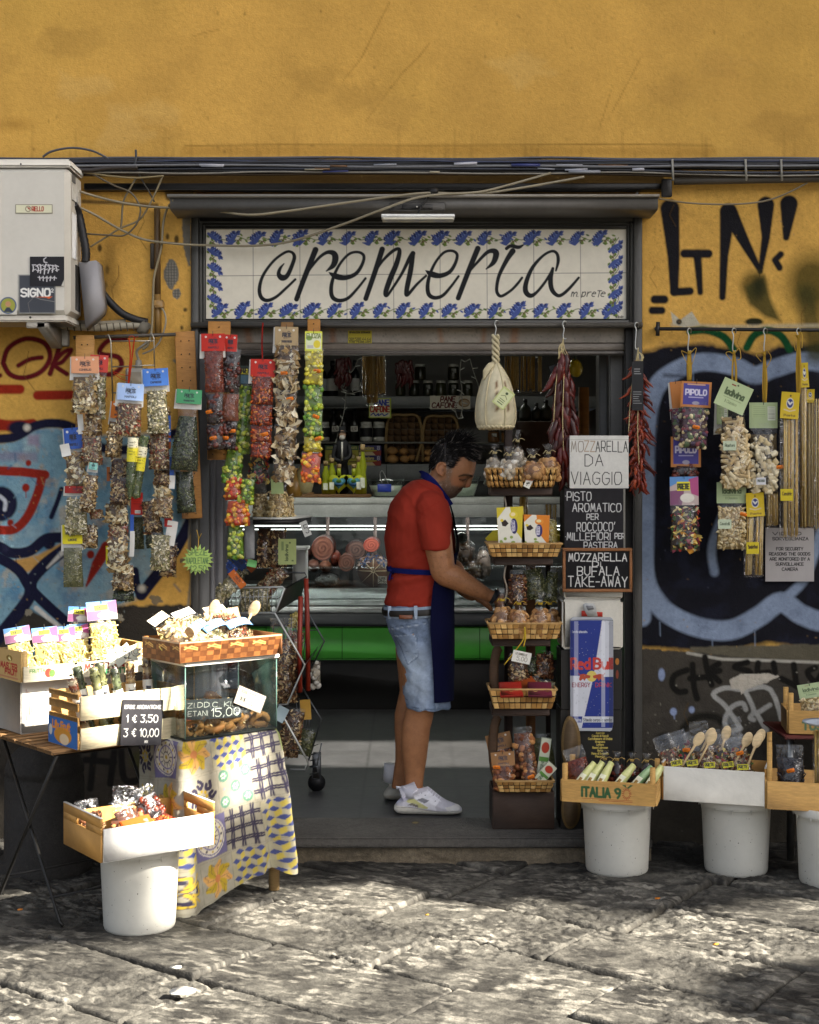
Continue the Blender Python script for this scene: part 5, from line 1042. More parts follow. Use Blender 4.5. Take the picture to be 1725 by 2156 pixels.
b=MB();p=P(795,1036,3.0);q=P(824,1019,3.0);b.rbox(tuple(p),(q.x,3.006,q.z),.002,'#233a9a');b.rbox((q.x,3.0,p.z+.01),(q.x+.016,3.006,q.z-.012),.001,'#c9ccd0');b.tube(curve([P(805,1018,3.0),P(800,1000,3.02),P(806,992,3.02),P(818,1018,3.0)],6),.003,6,'#8d8d8a');tag(b.build('clip_card',PLASTIC),'blue plastic card held by a wire clip on the left bowl','card clip')
b=MB()
for i in range(4):b.tube([P(1022+i*5,1020-i*3,2.5),P(1046+i*5,975+i*2,2.45)],.016,8,'#aeb2b0')
tag(b.build('cling_film',STEEL),'shiny rolls of film leaning above the counter right of the face','film rolls')
b=MB();o=P(973,1133,3.05);b.tube([o,o+Vector((0,.1,0))],.036,20,'#d5d6d2',caps=False);b.lathe([(.014,0),(.036,0)],o,20,'#dedfda',Matrix.Rotation(math.pi/2,4,'X'));b.tube([o+Vector((0,.001,0)),o+Vector((0,.1,0))],.014,12,'#2a2a2a',caps=False);tag(b.build('paper_roll',PAPER),'white paper roll inside the counter right of the man','roll')
# back shelves
SY=4.72
sh=thing('wall_shelf','grey wall shelving along the back of the shop','shelf',P(820,1050,SY))
def shb(name,u0,v0,u1,v1,y0,y1,col,m=PAINTM):b=MB();fbox(b,u0,v0,u1,v1,y0,y1,col);b.build(name,m,sh)
shb('shelf_board',560,834,1260,859,SY-.1,RY1-.01,'#9a9d9c');shb('shelf_board',560,930,1260,934,SY-.06,RY1-.01,'#85837c');shb('base_cabinet',560,977,1260,1012,SY-.12,RY1-.01,'#8f9292');shb('base_cabinet',560,1013,1260,1100,SY-.05,RY1-.01,'#3c3c3a')
for x in(814,905):shb('upright',x-1,978,x+1,1011,SY-.123,SY-.121,'#4a4c4c')
shb('top_board',560,700,1260,706,SY-.06,RY1-.01,'#85837c')
def at(x,y,Y):return P(603.8+.25*x,741.8+.25*y,Y)
def bottle(label,x,y0,y1,w,Y,col,lab=None,group='dark bottles on the back shelf',name='bottle'):
    p=at(x,y1,Y);h=(y1-y0)*.25*S(Y);r_=w*.125*S(Y);T=thing(name,label,'bottle',p,group);b=MB()
    b.lathe([(.001,0),(r_,.003),(r_,h*.58),(r_*.8,h*.68),(r_*.36,h*.78),(r_*.34,h*.97),(.001,h)],p,16,col);b.build('glass',SHINY,T)
    if lab:b=MB();b.tube([p+Vector((0,0,h*.16)),p+Vector((0,0,h*.5))],r_*1.02,16,lab,caps=False);b.build('label',CARD,T)
    b=MB();b.tube([p+Vector((0,0,h*.86)),p+Vector((0,0,h*1.01))],r_*.42,10,'#121214');b.build('cap',SHINY,T)
def jar(label,x,y0,y1,w,Y,col,lid='#b9b8ae',group='jars on the back shelf',lab=None):
    p=at(x,y1,Y);h=(y1-y0)*.25*S(Y);r_=w*.125*S(Y);T=thing('jar',label,'jar',p,group);b=MB();b.lathe([(.001,0),(r_*.95,.003),(r_,h*.1),(r_,h*.75),(r_*.85,h*.86),(.001,h*.87)],p,16,col);b.build('glass',SHINY,T)
    b=MB();b.lathe([(r_*.92,h*.84),(r_*.93,h),(.001,h*1.01)],p,16,lid);b.build('lid',SHINY,T)
    if lab:b=MB();b.rbox(tuple(p+Vector((-r_*.4,-r_*1.08,h*.45))),tuple(p+Vector((r_*.45,-r_*1.0,h*.7))),.001,lab);b.build('label',CARD,T)
bottle('black wine bottle with a white label left of the fairy lights',385,75,372,92,SY,'#101013','#c9c9c4');bottle('black wine bottle with a torn white label behind the fairy lights',575,70,372,80,SY,'#101013','#bdbdb8');bottle('black wine bottle partly behind the sweets strip',300,75,372,80,SY,'#101013','#b8c0c4');bottle('thin dark bottle right of the fairy lights',655,120,372,60,SY+.1,'#131315')
for x,lb in((958,'first'),(1075,'second'),(1190,'third'),(1300,'fourth'),(1405,'fifth'),(1525,'sixth')):jar(f'{lb} of six pickle jars in the lower row behind the shop sign PANE CAFONE',x,238,370,86,SY,R.choice(['#2a2c18','#33351c','#24281a']),lab='#a9a9a4' if x in(1190,1405,1525)else None)
for x,lb in((1000,'left jar of the upper row, behind the dark red hanging bag'),(1125,'middle jar of the upper row of pickle jars'),(1405,'right jar of the upper row with a slanting label')):jar(lb,x,100,236,96,SY,'#24220f',lab='#b5b5ae' if x>1300 else None)
for x,lb in((670,'left white capped jar with a black label'),(778,'right white capped jar with a black label'),(310,'white capped jar half behind the sweets strip')):
    jar(lb,x,586,752,102,SY,'#b9b9b0','#c4c4bb');b=MB();p=at(x,752,SY);b.tube([p+Vector((0,0,.035)),p+Vector((0,0,.105))],.0468,16,'#141316',caps=False);b.build('label',CARD,[o for o in COL.objects if o.get('label')==lb][0])
for x,lb in((395,'left tall dark bottle with an 8,50 card'),(570,'right tall dark bottle with an 8,50 card'),(480,'tall dark bottle between the two 8,50 cards')):bottle(lb,x,480,755,84,SY+.05,'#15120f')
for x,lb in((410,'left handwritten 8,50 price card'),(568,'right handwritten 8,50 price card')):sign('price_card',lb,*cIN(x-28,622),*cIN(x+30,666),SY-.09,'#c9c5ba',txt([('8,50',2,2.5,6,10)],w=.5),'price card',res=.4)
sign('price_card','handwritten 3,50 price card below the yellow boxes',*cIN(436,920),*cIN(502,954),SY-.15,'#c9c5ba',txt([('3,50',2,1.5,5,12)],w=.5),'price card',res=.4)
def carton(label,x0,y0,x1,y1,Y,base,fn,dp=.12,name='food_box',group='boxes of food on the back counter'):
    u0,v0=cIN(x0,y0);u1,v1=cIN(x1,y1);T=thing(name,label,'box',P((u0+u1)/2,v1,Y),group);b=MB();fbox(b,u0,v0,u1,v1,Y,Y+dp,base,.002);b.build('carton',CARD,T)
    c=Cv(0,0,u1-u0,v1-v0,.5,base);fn(c,u1-u0,v1-v0);plate('print',u0,v0,u1,v1,Y-.0015,c,T,th=0)
def yb(c,w,h):c.rect(0,0,w,h*.25,'#2a4a2c');c.ell(w*.5,h*.55,w*.28,h*.15,'#8a7a2a');c.ell(w*.52,h*.57,w*.13,h*.09,'#c9b58a');c.rect(w*.15,h*.8,w*.85,h*.86,'#5a4a1a');c.text('BISCOTTI',w*.15,h*.08,h*.1,'#b9b56a',.4,fit=w*.7)
for x0,lb in((325,'olive yellow box partly behind the sweets strip'),(419,'yellow box with green top left of its twin'),(514,'yellow box with green top beside the purple boxes')):carton(lb,x0,782,x0+90,950,SY-.13,'#a39a34',yb)
def pb(c,w,h):c.text('Sognidoro',3,h*.12,h*.28,'#c9b86a',.6,fit=w*.6);c.text('8',w*.83,h*.08,h*.36,'#b9b6c8',.7);c.rect(2,h*.46,w*.8,h*.62,'#b0a030');c.poly([(0,h*.7),(w*.6,h*.66),(w*.8,h),(0,h)],'#c9b58a');c.poly([(w*.6,h*.6),(w,h*.5),(w,h),(w*.75,h)],'#8a2a1c')
carton('purple biscuit box, upper of two, with gold lettering',608,783,796,868,SY-.13,'#2a2458',pb);carton('purple biscuit box, lower of two, with gold lettering',608,869,796,954,SY-.13,'#2a2458',pb)
def breadtray(label,x0,x1,y0,y1):
    T=thing('bread_basket',label,'basket',at((x0+x1)/2,y1,SY),'wicker bread trays on the back counter');b=MB();k=S(SY)*.25;xm=(x0+x1)/2
    for i in range(5):
        for j in range(7):p=at(x0+(x1-x0)*(i+.5)/5,y0+(y1-y0)*(j+.5)/7,SY);d=(i+j)%2;b.rbox((p.x-k*(x1-x0)/10*.95,p.y+.0+.006*d,p.z-k*(y1-y0)/14*.95),(p.x+k*(x1-x0)/10*.95,p.y+.008+.006*d,p.z+k*(y1-y0)/14*.95),.002,jit('#5d452c',.3))
    b.build('weave',WICK,T);b=MB();b.tube(curve([at(x0,y1,SY-.03),at(x0-5,(y0+y1)/2,SY-.03),at(x0+25,y0+10,SY-.02),at(xm,y0-6,SY-.02),at(x1-30,y0+10,SY-.02),at(x1,(y0+y1)/2,SY-.03),at(x1-50,y1,SY-.03)],6),.012,7,'#8d7248');b.build('rim',WICK,T)
breadtray('left dark wicker tray leaning on the back wall with bread rolls',842,1138,535,925);breadtray('right dark wicker tray leaning on the back wall behind the man',1152,1448,545,925)
for i,(x,y,a,c_)in enumerate(((888,830,48,'upper left'),(985,836,42,'upper right'),(893,898,50,'lower left'),(995,898,44,'lower middle'),(1052,886,32,'rightmost, broken'),(1195,845,38,'upper, next to the hair'),(1200,898,40,'lower, next to the hair'))):
    p=at(x,y,SY-.12);b=MB();k=S(SY)*.25;b.ell(p,(a*k,.045,a*k*.72),jit('#a87c48',.1),n=14,m=9,lump=.05);tag(b.build('bread_roll',mat('bread',.75,mott=(30,.3))),f'golden bread roll, {c_} of its wicker tray','bread','bread rolls in the wicker trays')
def pc1(c):c.text('PANE',22,2,10,'#5a1a14',1.3,fit=30,slant=.15);c.text('CAFONE',4,15,10,'#5a1a14',1.3,fit=52,slant=.15);c.ell(72,15,12,9,'#8a6a48');c.ell(73,15.5,9,6.5,'#b9a284')
sign('bread_sign','cream sign reading PANE CAFONE with a loaf, on the shelf edge',905.6,833,990.8,861.5,SY-.115,'#c9c2b0',pc1,'sign')
def pc2(c):c.rect(2,2,44,40,'#d6d2a8');c.text('PANE',12,4,11,'#2a3a9a',1.4,fit=30);c.text('CAFONE',3,18,11,'#a82a1c',1.4,fit=40);c.stroke([(4,36),(10,32),(14,37),(20,33),(20,37),(28,33),(32,37),(40,33)],1.3,'#3a4aa0',smooth=3)
sign('bread_sign','colourful hand painted PANE CAFONE sign half behind spaghetti',777,838,824,880,SY-.12,'#a9b848',pc2,'sign')
def spag(label,u0,u1,v0,v1,Y,group='spaghetti packs hanging inside the shop',n=26,lab=None,tilt=0):
    T=thing('spaghetti_pack',label,'pasta',P((u0+u1)/2,v0,Y),group);b=MB();k=S(Y)
    for i in range(n):x=R.uniform(u0,u1);d=R.uniform(0,.02);b.tube([P(x,v0,Y+d),P(x+(R.uniform(-.04,.04))*(u1-u0)+tilt,v1+R.uniform(-6,0),Y+d)],R.uniform(.0022,.0045),5,jit(R.choice(['#c9a860','#b8944c','#d6bd80']),.12))
    b.build('contents',FOOD,T);b=MB();p=P(u0-2,v1+4,Y-.006);q=P(u1+2,v0,Y-.006);b.rbox((p.x+tilt*k,Y-.006,p.z),(q.x,Y+.026,q.z),.008,'#ffffff');b.build('bag',FILM,T)
    if lab:lab(T)
spag('spaghetti pack hanging over the painted bread sign, left',764,786,750,832,1.6);spag('spaghetti pack hanging over the painted bread sign, right',787,810,750,830,1.6);spag('short spaghetti pack between the two hanging packs',772,796,770,850,1.75)
spag('long spaghetti pack right of the cheese net, left',1064,1092,750,822,1.3);spag('long spaghetti pack right of the cheese net, right',1098,1140,750,825,1.3)
b=MB()
for q in([(400,60),(470,150),(440,240),(500,300),(480,220),(560,150),(600,60)],[(430,240),(500,340),(600,330),(640,280),(560,300)],[(500,340),(490,450),(470,560),(430,690),(410,800)],[(1470,60),(1460,200),(1475,330),(1420,460),(1450,560),(1480,470),(1470,330)],[(1545,55),(1580,180),(1620,300),(1600,430)]):
    pt_=curve([at(x,y,SY-.25)for x,y in q],6);b.tube(pt_,.0035,5,'#a8a69c')
    for p in pt_[::4]:a=R.uniform(0,6.28);b.tube([p,p+Vector((math.cos(a)*.04,-.005,math.sin(a)*.03))],.0042,5,'#cfd0c8')
tag(b.build('fairy_lights',PLASTIC),'unlit white fairy light string hanging down the back shelves','string lights')
for x0,x1,y1,lb in((420,520,235,'dark red dried pepper bunch behind the fairy lights'),(920,1050,235,'dark red dried pepper bunch over the pickle jars')):
    b=MB()
    for i in range(26):p=at(R.uniform(x0,x1),R.uniform(40,y1-30),SY-.3);b.tube(curve([p,p+Vector((R.uniform(-.02,.02),0,-.04)),p+Vector((R.uniform(-.03,.03),0,-.1))],3),[.014,.016,.016,.014,.012,.008,.003],6,jit('#4a1212',.3))
    tag(b.build('dried_peppers',SHINY),lb,'dried peppers')
# right side of the room
b=MB();fbox(b,1084,887,1172,1010,2.0,2.4,'#3d2718');tag(b.build('cabinet',WOOD),'dark brown cabinet behind the dried chillies','cabinet')
for x,w_,h_,cc,lb in((1106,24,46,'#1f2614','dark green oil bottle on the brown cabinet, left'),(1130,20,38,'#16180f','small dark oil bottle on the brown cabinet, middle'),(1150,24,44,'#1a1d12','dark oil bottle on the brown cabinet, right')):
    x_=(x-603.8)/.25;y_=(887-741.8)/.25;bottle(lb,x_,y_-h_*4,y_,w_*4,2.1,cc,'#2a2c28','oil bottles on the brown cabinet','oil_bottle')
b=MB();fbox(b,1220,815,1241,917,1.2,1.25,'#8a6234');tag(b.build('wooden_board',WOOD),'wooden board with a slot standing inside right of the chillies','board')
b=MB();o=P(1212,775,1.1);b.ell(o,(.035,.03,.045),'#c9b82c',lump=.12);b.tube([o+Vector((0,0,.04)),o+Vector((0,0,.1))],.005,5,'#2a4a2a');tag(b.build('hanging_bag',SHINY),'yellow bag hanging inside right of the chillies','bag')
for i,(x,y0,y1,cc,lb)in enumerate(((1045,850,900,'#8d6a30','jar with a yellow label right of the right wicker tray'),(1075,870,905,'#5a3a20','brown jar under the cheese net'),(1040,905,932,'#6b4a2a','brown box jar with a bar code'),(1068,907,932,'#7a5a34','brown box jar beside the bar code one'))):jar(lb,(x-603.8)/.25,(y0-741.8)/.25,(y1-741.8)/.25,100,SY-.05,cc,'#3a2a1c',lab='#c9c6bc' if i==2 else None)
# ---- shelf with pasta by the left post
t=thing('tray_shelf','small white tray shelf with a black edge jutting in behind the porcini strip','shelf',P(*cC(860,1600),.15))
b=MB();X=[PZ_ for PZ_ in(cC(655,1570),cC(1070,1585),cC(985,1625),cC(700,1590))]
za=P(0,cC(0,1590)[1],.15).z;xa,xb=P(cC(655,0)[0],0,.15).x,P(cC(985,0)[0],0,.15).x
b.prism([(xa,.42),(xb+.06,.42),(xb,.05),(xa+.02,.05)],(1,0,0),(0,1,0),(0,0,za),(0,0,.008),'#c4c6c0');b.build('tray',PAINTM,t);b=MB();b.prism([(xa,.419),(xb+.055,.419),(xb,.055),(xa+.02,.055)],(1,0,0),(0,1,0),(0,0,za-.022),(0,0,.02),'#17171a');b.build('underside',RUBBER,t)
b=MB();fbox(b,*cC(605,1600),*cC(680,1895),.1,.13,'#77797a');b.build('side_panel',PAINTM,t)
GP='pasta bags on the white tray'
bag('left bag of small pasta shells on the white tray',*cC(728,1325),cC(0,1578)[1],34,.16,'cav',None,0,.045,.7,.3,group=GP,name='pasta_bag');bag('right bag of small pasta shells with a string round it',*cC(862,1300),cC(0,1594)[1],46,.1,'cav',None,0,.05,.7,.28,group=GP,name='pasta_bag');bag('third bag of small pasta shells half behind the right one',*cC(940,1400),cC(0,1590)[1],24,.16,'cav',None,0,.04,.8,.1,group=GP,name='pasta_bag')
def lad(c):c.stroke([(5,8),(22,8)],.8,'#5a6a3a');c.text('Chicche',6,14,5,'#6a7a4a',.5,fit=16);c.ell(14,33,1.2,1.2,'#4a5a3a')
card('pale green folded tag hanging between the pasta bags and the porcini',cC(850,1270),.02,26,37,'#a9bf86',2,paint=None)
def lad2(c,w,h):c.text('ladivina',w*.1,h*.3,h*.16,'#3a4a2c',.0012,fit=h*.5,rot=-1.57)if 0 else None;c.text('ladivina',-w*.12,h*.85,w*.16,'#2f3a24',.0016,fit=h*.62,rot=-1.57);c.rect(-w*.32,h*.1,-w*.2,h*.45,'#5a6a44',.8);c.ell(w*.15,h*.15,w*.05,w*.05,'#3a4a2c');c.ell(w*.3,h*.85,w*.06,w*.04,'#3a4a2c')
card('large pale green card with vertical lettering on dark bags under the white tray',cC(928,1742),.12,38,54,'#8f9a62',0,paint=lad2)
for x,y0,y1,w,lb in((760,1650,1960,34,'dark bag of beans under the white tray, left'),(860,1660,1960,40,'dark bag behind the large pale green card')):bag(lb,*cC(x,y0),cC(0,y1)[1],w,.2,'dkm',None,0,.05,.8,.05,group='dark bags under the white tray',name='bean_bag',dens=.6)
def pt5(c):c.text('5',6,8,18,'#3a3a3a',.8,fit=8)
sign('price_tag','slanting white price tag clipped to the end of the white tray',*cC(1018,1622),*cC(1075,1738),.1,'#b9bbb6',pt5,'price tag',22)
b=MB();b.lathe([(.001,-.06),(.035,-.055),(.045,-.02),(.038,.03),(.014,.06),(.012,.075),(.02,.085),(.001,.09)],P(*cC(985,1340),.9),18,'#a8813a');tag(b.build('provola_cheese',SHINY),'golden smoked provola hanging behind the porcini strip','cheese')
b=MB();b.lathe([(.001,-.075),(.035,-.065),(.046,-.02),(.042,.03),(.02,.07),(.012,.11),(.018,.125),(.001,.13)],P(*cC(1062,1290),.9),18,'#c9bd86');tag(b.build('provola_cheese',SHINY),'pale provola hanging beside the lemon sweets strip','cheese')
# ================================================================ the shopkeeper
MY=.2;mk=S(MY);s_=.4202*mk                      # metres per unit of the figure drawing
def J(x,y,d=0):u,v=cJ(x,y);p=P(u,v,MY);return Vector((p.x,MY+d,p.z))
def HDp(x,y,d=0):u,v=cHD(x,y);p=P(u,v,MY);return Vector((p.x,MY+d,p.z))
h_s=.172*mk
def rings(b,prof,conv,sc,dc=0,n=28,pw=2.3):
    """stacked level cross-sections: (level, back, front, half depth[, depth centre])"""
    rows=[]
    for r_ in prof:
        y,x0,x1,hd=r_[:4];d0=r_[4]if len(r_)>4 else dc;row=[]
        for i in range(n):
            a=2*math.pi*i/n;c_,q=math.cos(a),math.sin(a);e=2/pw
            px=(x0+x1)/2+(x1-x0)/2*math.copysign(abs(c_)**e,c_);p=conv(px,y,(d0+hd*math.copysign(abs(q)**e,q))*sc);row.append(p)
        rows.append(row)
    m=len(rows);fs=[(j*n+i,(j+1)*n+i,(j+1)*n+(i+1)%n,j*n+(i+1)%n)for j in range(m-1)for i in range(n)]+[tuple(range(n)),tuple((m-1)*n+i for i in range(n))[::-1]]
    b.add([p for r_ in rows for p in r_],fs)
def remesh(b,name,m,parent,vox,smooth=3,paint=None,disp=None,base='#ffffff'):
    me=bpy.data.meshes.new('tmp');me.from_pydata(np.concatenate(b.v).tolist(),[],b.f);o=bpy.data.objects.new('tmp',me);COL.objects.link(o)
    q=o.modifiers.new('r','REMESH');q.mode='VOXEL';q.voxel_size=vox;q2=o.modifiers.new('s','SMOOTH');q2.factor=.5;q2.iterations=smooth
    dg=bpy.context.evaluated_depsgraph_get();ev=o.evaluated_get(dg);m2=bpy.data.meshes.new_from_object(ev);n=len(m2.vertices)
    V=np.zeros(n*3);m2.vertices.foreach_get('co',V);V=V.reshape(-1,3);N_=np.zeros(n*3);m2.vertices.foreach_get('normal',N_);N_=N_.reshape(-1,3)
    fs=[tuple(p.vertices)for p in m2.polygons];bpy.data.objects.remove(o);bpy.data.meshes.remove(me);bpy.data.meshes.remove(m2)
    if disp is not None:V=V+N_*disp(V,N_)[:,None]
    c=paint(V,N_)if paint else np.tile(lin(base),(n,1))
    r_=MB();r_.add(V,fs,c);return r_.build(name,m,parent)
def side_uv(V):return U0+V[:,0]/mk,V0+(CH-V[:,2])/mk
def sampler(c,V):
    u,v=side_uv(V);x0,y0,x1,y1=c.b;i=np.clip(((u-x0)/(x1-x0)*(c.nx-1)),0,c.nx-1).round().astype(int);j=np.clip(((v-y0)/(y1-y0)*(c.ny-1)),0,c.ny-1).round().astype(int);return c.c[j,i]
man=thing('person','man in red T-shirt, blue apron and denim shorts standing in the doorway','person',(P(885,1700,MY).x,MY,FZ))
# ---- body
b=MB()
HEADP=[(185,965,1105,60),(215,890,1215,120),(260,835,1272,152),(320,795,1305,178),(400,768,1322,196),(480,760,1318,203),(560,766,1308,204),(625,772,1295,198),(655,775,1284,192),(690,778,1222,184),(730,782,1198,176),(765,790,1190,170),(800,800,1160,160),(840,812,1124,146),(870,838,1106,128),(900,868,1080,104),(928,915,1040,62),(940,945,1010,30)]
rings(b,HEADP,HDp,h_s)
b.tube([HDp(1268,650,0),HDp(1240,700,0),HDp(1226,745,0),HDp(1206,785,0)],[24*h_s,30*h_s,36*h_s,40*h_s],10);b.ell(HDp(1204,782,0),(30*h_s,42*h_s,26*h_s),n=12,m=8)
for sg in(-1,1):
    b.ell(HDp(1180,792,28*h_s*sg),(24*h_s,20*h_s,20*h_s));b.ell(HDp(1215,645,95*h_s*sg),(70*h_s,70*h_s,24*h_s),n=12,m=8)
    b.ell(HDp(1150,700,112*h_s*sg),(46*h_s,40*h_s,28*h_s),n=12,m=8)
    b.ell(HDp(880,585,205*h_s*sg),(50*h_s,22*h_s,90*h_s),n=14,m=10,M_=Matrix.Rotation(-.15,3,'Y'));b.tube(curve([HDp(900,660,218*h_s*sg),HDp(842,620,228*h_s*sg),HDp(828,550,230*h_s*sg),HDp(860,502,228*h_s*sg),HDp(910,505,222*h_s*sg),HDp(932,545,215*h_s*sg)],4),13*h_s,6)
b.ell(HDp(1125,828,0),(24*h_s,62*h_s,17*h_s),n=12,m=8);b.ell(HDp(1100,856,0),(24*h_s,52*h_s,15*h_s),n=12,m=8);b.ell(HDp(1040,900,0),(40*h_s,60*h_s,30*h_s),n=12,m=8)
rings(b,[(560,790,1000,150),(640,735,960,165),(720,680,930,175),(800,640,930,190),(900,570,930,220),(1000,480,960,270)],HDp,h_s)
rings(b,[(375,330,462,100),(420,258,478,165),(470,225,495,190),(560,202,508,195),(650,197,522,188),(720,202,518,178),(800,213,515,175),(880,208,510,180),(960,195,500,182),(1060,200,500,182),(1150,228,500,178)],J,s_)
for sg,(sx,ex,wx)in((-1,((425,500),(468,808),(722,925))),(1,((425,505),(470,800),(640,940)))):
    dp=[190,215,175]if sg<0 else[190,205,120]
    pts=[J(sx[0]-25,sx[1]-15,sg*(dp[0]-50)*s_),J(*sx,sg*dp[0]*s_),J((sx[0]*.55+ex[0]*.45),(sx[1]*.55+ex[1]*.45),sg*(dp[0]+14)*s_),J(ex[0]-5,ex[1]-60,sg*dp[1]*s_),J(ex[0]+8,ex[1]-5,sg*dp[1]*s_),J(ex[0]+62,ex[1]+20,sg*(dp[1]-5)*s_),J(ex[0]*.45+wx[0]*.55,ex[1]*.45+wx[1]*.55,sg*(dp[1]*.55+dp[2]*.45)*s_),J(wx[0]-35,wx[1]-12,sg*dp[2]*s_),J(wx[0],wx[1],sg*dp[2]*s_)]
    c_=curve(pts,5);r0=[60,74,72,64,60,60,47,32,29];rr=np.interp(np.linspace(0,8,len(c_)),range(9),r0)*s_
    b.tube(c_,list(rr),16)
    w_=J(*wx,sg*dp[2]*s_);k_=J(wx[0]+78,wx[1]+28,sg*(dp[2]-10)*s_)
    b.tube([w_,w_*.5+k_*.5+Vector((0,0,.006)),k_],[27*s_,40*s_,38*s_],12,flat=.65)
    for f,(dy,L,cu,rd)in enumerate(((-26,62,.6,12.5),(-9,70,.75,13),(8,66,.85,12.5),(24,52,.9,11))):
        st=k_+Vector((-.004,dy*s_*1.0,.010-abs(dy)*.0001));p1=st+Vector((L*.45*s_,0,-.004));p2=p1+Vector((L*.32*s_,0,-L*cu*.5*s_));p3=p2+Vector((-.002,0,-L*.42*s_))
        b.tube(curve([st+Vector((-.02,0,0)),st,p1,p2,p3],3),[rd*s_*1.0]*12+[rd*s_*.8],8)
    th0=w_*.6+k_*.4+Vector((0,-30*s_,-.012));b.tube(curve([th0+Vector((-.012,.02,.006)),th0,th0+Vector((.03,-.008,-.022)),th0+Vector((.05,.004,-.045))],4),[20*s_,19*s_,17*s_,16*s_,15*s_,15*s_,15*s_,15*s_,15*s_,14*s_,13*s_,12*s_,10*s_],8)
LEGN=[(1200,262,500,95,-95),(1330,272,490,98,-95),(1480,292,432,75,-92),(1530,280,425,70,-90),(1580,268,412,68,-90),(1660,264,402,64,-90),(1740,272,392,54,-90),(1810,282,380,44,-90),(1870,286,374,40,-90),(1930,280,385,40,-90),(1965,270,420,42,-90)]
LEGF=[(1200,235,480,95,95),(1330,250,440,98,95),(1420,258,390,75,92),(1480,246,380,70,90),(1540,232,360,66,90),(1620,232,348,62,90),(1700,236,334,54,90),(1770,236,320,44,90),(1830,228,312,40,90),(1880,222,330,40,90),(1915,215,350,42,90)]
rings(b,LEGN,J,s_);rings(b,LEGF,J,s_)
sk=Cv(733,885,1100,1700,.7,'#9c6b48');sk.mott(14,.16);sk.mott(3,.10,4);hd=cHD
sk.poly(mp(hd,[(740,470),(1000,480),(1330,640),(1300,800),(1000,960),(720,760)]),'#a06f4c',12,.6)
sk.ell(*hd(1080,740),14,12,'#b5704e',10,.4);sk.ell(*hd(1215,790),6,6,'#b06a4c',5,.5)
sk.poly(mp(hd,[(945,520),(1025,520),(1015,620),(1000,700),(1020,780),(1130,800),(1120,850),(1090,930),(960,950),(880,860),(850,740),(940,690)]),'#6f5b4a',7,.75,1.5,5);sk.speck(0,1,'#777777')
q=np.random.RandomState(4)
for _ in range(260):
    x=q.uniform(850,1110);y=q.uniform(520,930)
    if inpoly(np.array(x),np.array(y),[(945,520),(1025,520),(1010,650),(1020,780),(1110,800),(1090,920),(960,940),(880,860),(855,740),(940,690)]):sk.ell(*hd(x,y),.7,.9,'#a79c92' if q.rand()<.6 else '#3a2e26',a=.6)
sk.poly(mp(hd,[(1090,815),(1150,798),(1180,812),(1140,832),(1090,840)]),'#2d211a',2,.95);sk.poly(mp(hd,[(1020,780),(1090,800),(1095,850),(1110,870),(1080,925),(960,945),(900,880),(930,800)]),'#54443a',5,.55);sk.stroke(mp(hd,[(1070,858),(1105,847),(1140,840)]),.9,'#4a261f',1.5,.9);sk.poly(mp(hd,[(1050,855),(1100,860),(1100,900),(1040,905)]),'#5a4a3e',3,.6)
sk.stroke(mp(hd,[(1100,665),(1160,650),(1225,650),(1265,668)]),[1.4,2.2,1.8],'#2e231c',1.6,.9);sk.poly(mp(hd,[(1100,690),(1190,680),(1200,715),(1120,725)]),'#7a4f38',4,.7);sk.stroke(mp(hd,[(1108,705),(1145,714),(1185,703)]),[.8,1.5,1],'#1d1510',1.2,.95);sk.stroke(mp(hd,[(1120,730),(1160,735),(1200,722)]),.7,'#7d4f38',1.5,.6)
sk.ell(*hd(1172,800),2,1.5,'#3a1f16',1.5,.8);sk.stroke(mp(hd,[(1180,770),(1160,790),(1165,805)]),.7,'#7d4f38',1.5,.6);sk.stroke(mp(hd,[(1135,790),(1092,830),(1080,870)]),.8,'#6d4530',2,.5);sk.ell(*hd(1067,520),.8,.8,'#4a2c20')
sk.stroke(mp(hd,[(895,640),(855,600),(850,545),(880,525),(905,545)]),1.2,'#7d4a34',2,.7);sk.ell(*hd(905,590),3,4,'#5f3626',3,.7)
HAIRP=mp(hd,[(735,560),(738,420),(790,280),(900,190),(1050,140),(1200,190),(1340,330),(1345,470),(1290,455),(1220,480),(1150,425),(1095,440),(1060,500),(1030,560),(985,585),(955,560),(935,500),(880,485),(830,520),(800,575)])
sk.poly(HAIRP,'#1c1613',3,1);sk.ell(*hd(980,540),5,8,'#6d625a',5,.5)
for _ in range(330):y=q.uniform(1480,1690);sk.stroke([(q.uniform(825,915),y),(q.uniform(825,915),y+.1)][:1]*2,.5,'#5a3a26',1,.4)
for _ in range(260):a=q.rand();x=900+a*140;y=1150+a*100+q.uniform(-30,40);sk.stroke([(x,y),(x+3,y+2)],.35,'#5a3a26',1,.5)
SKIN=mat('skin',.52,bump=[(180,.12),(40,.08)],mott=[(25,.1)],spec=.35,sub=.06)
body=remesh(b,'body',SKIN,man,.0042,3,lambda V,N_:sampler(sk,V))
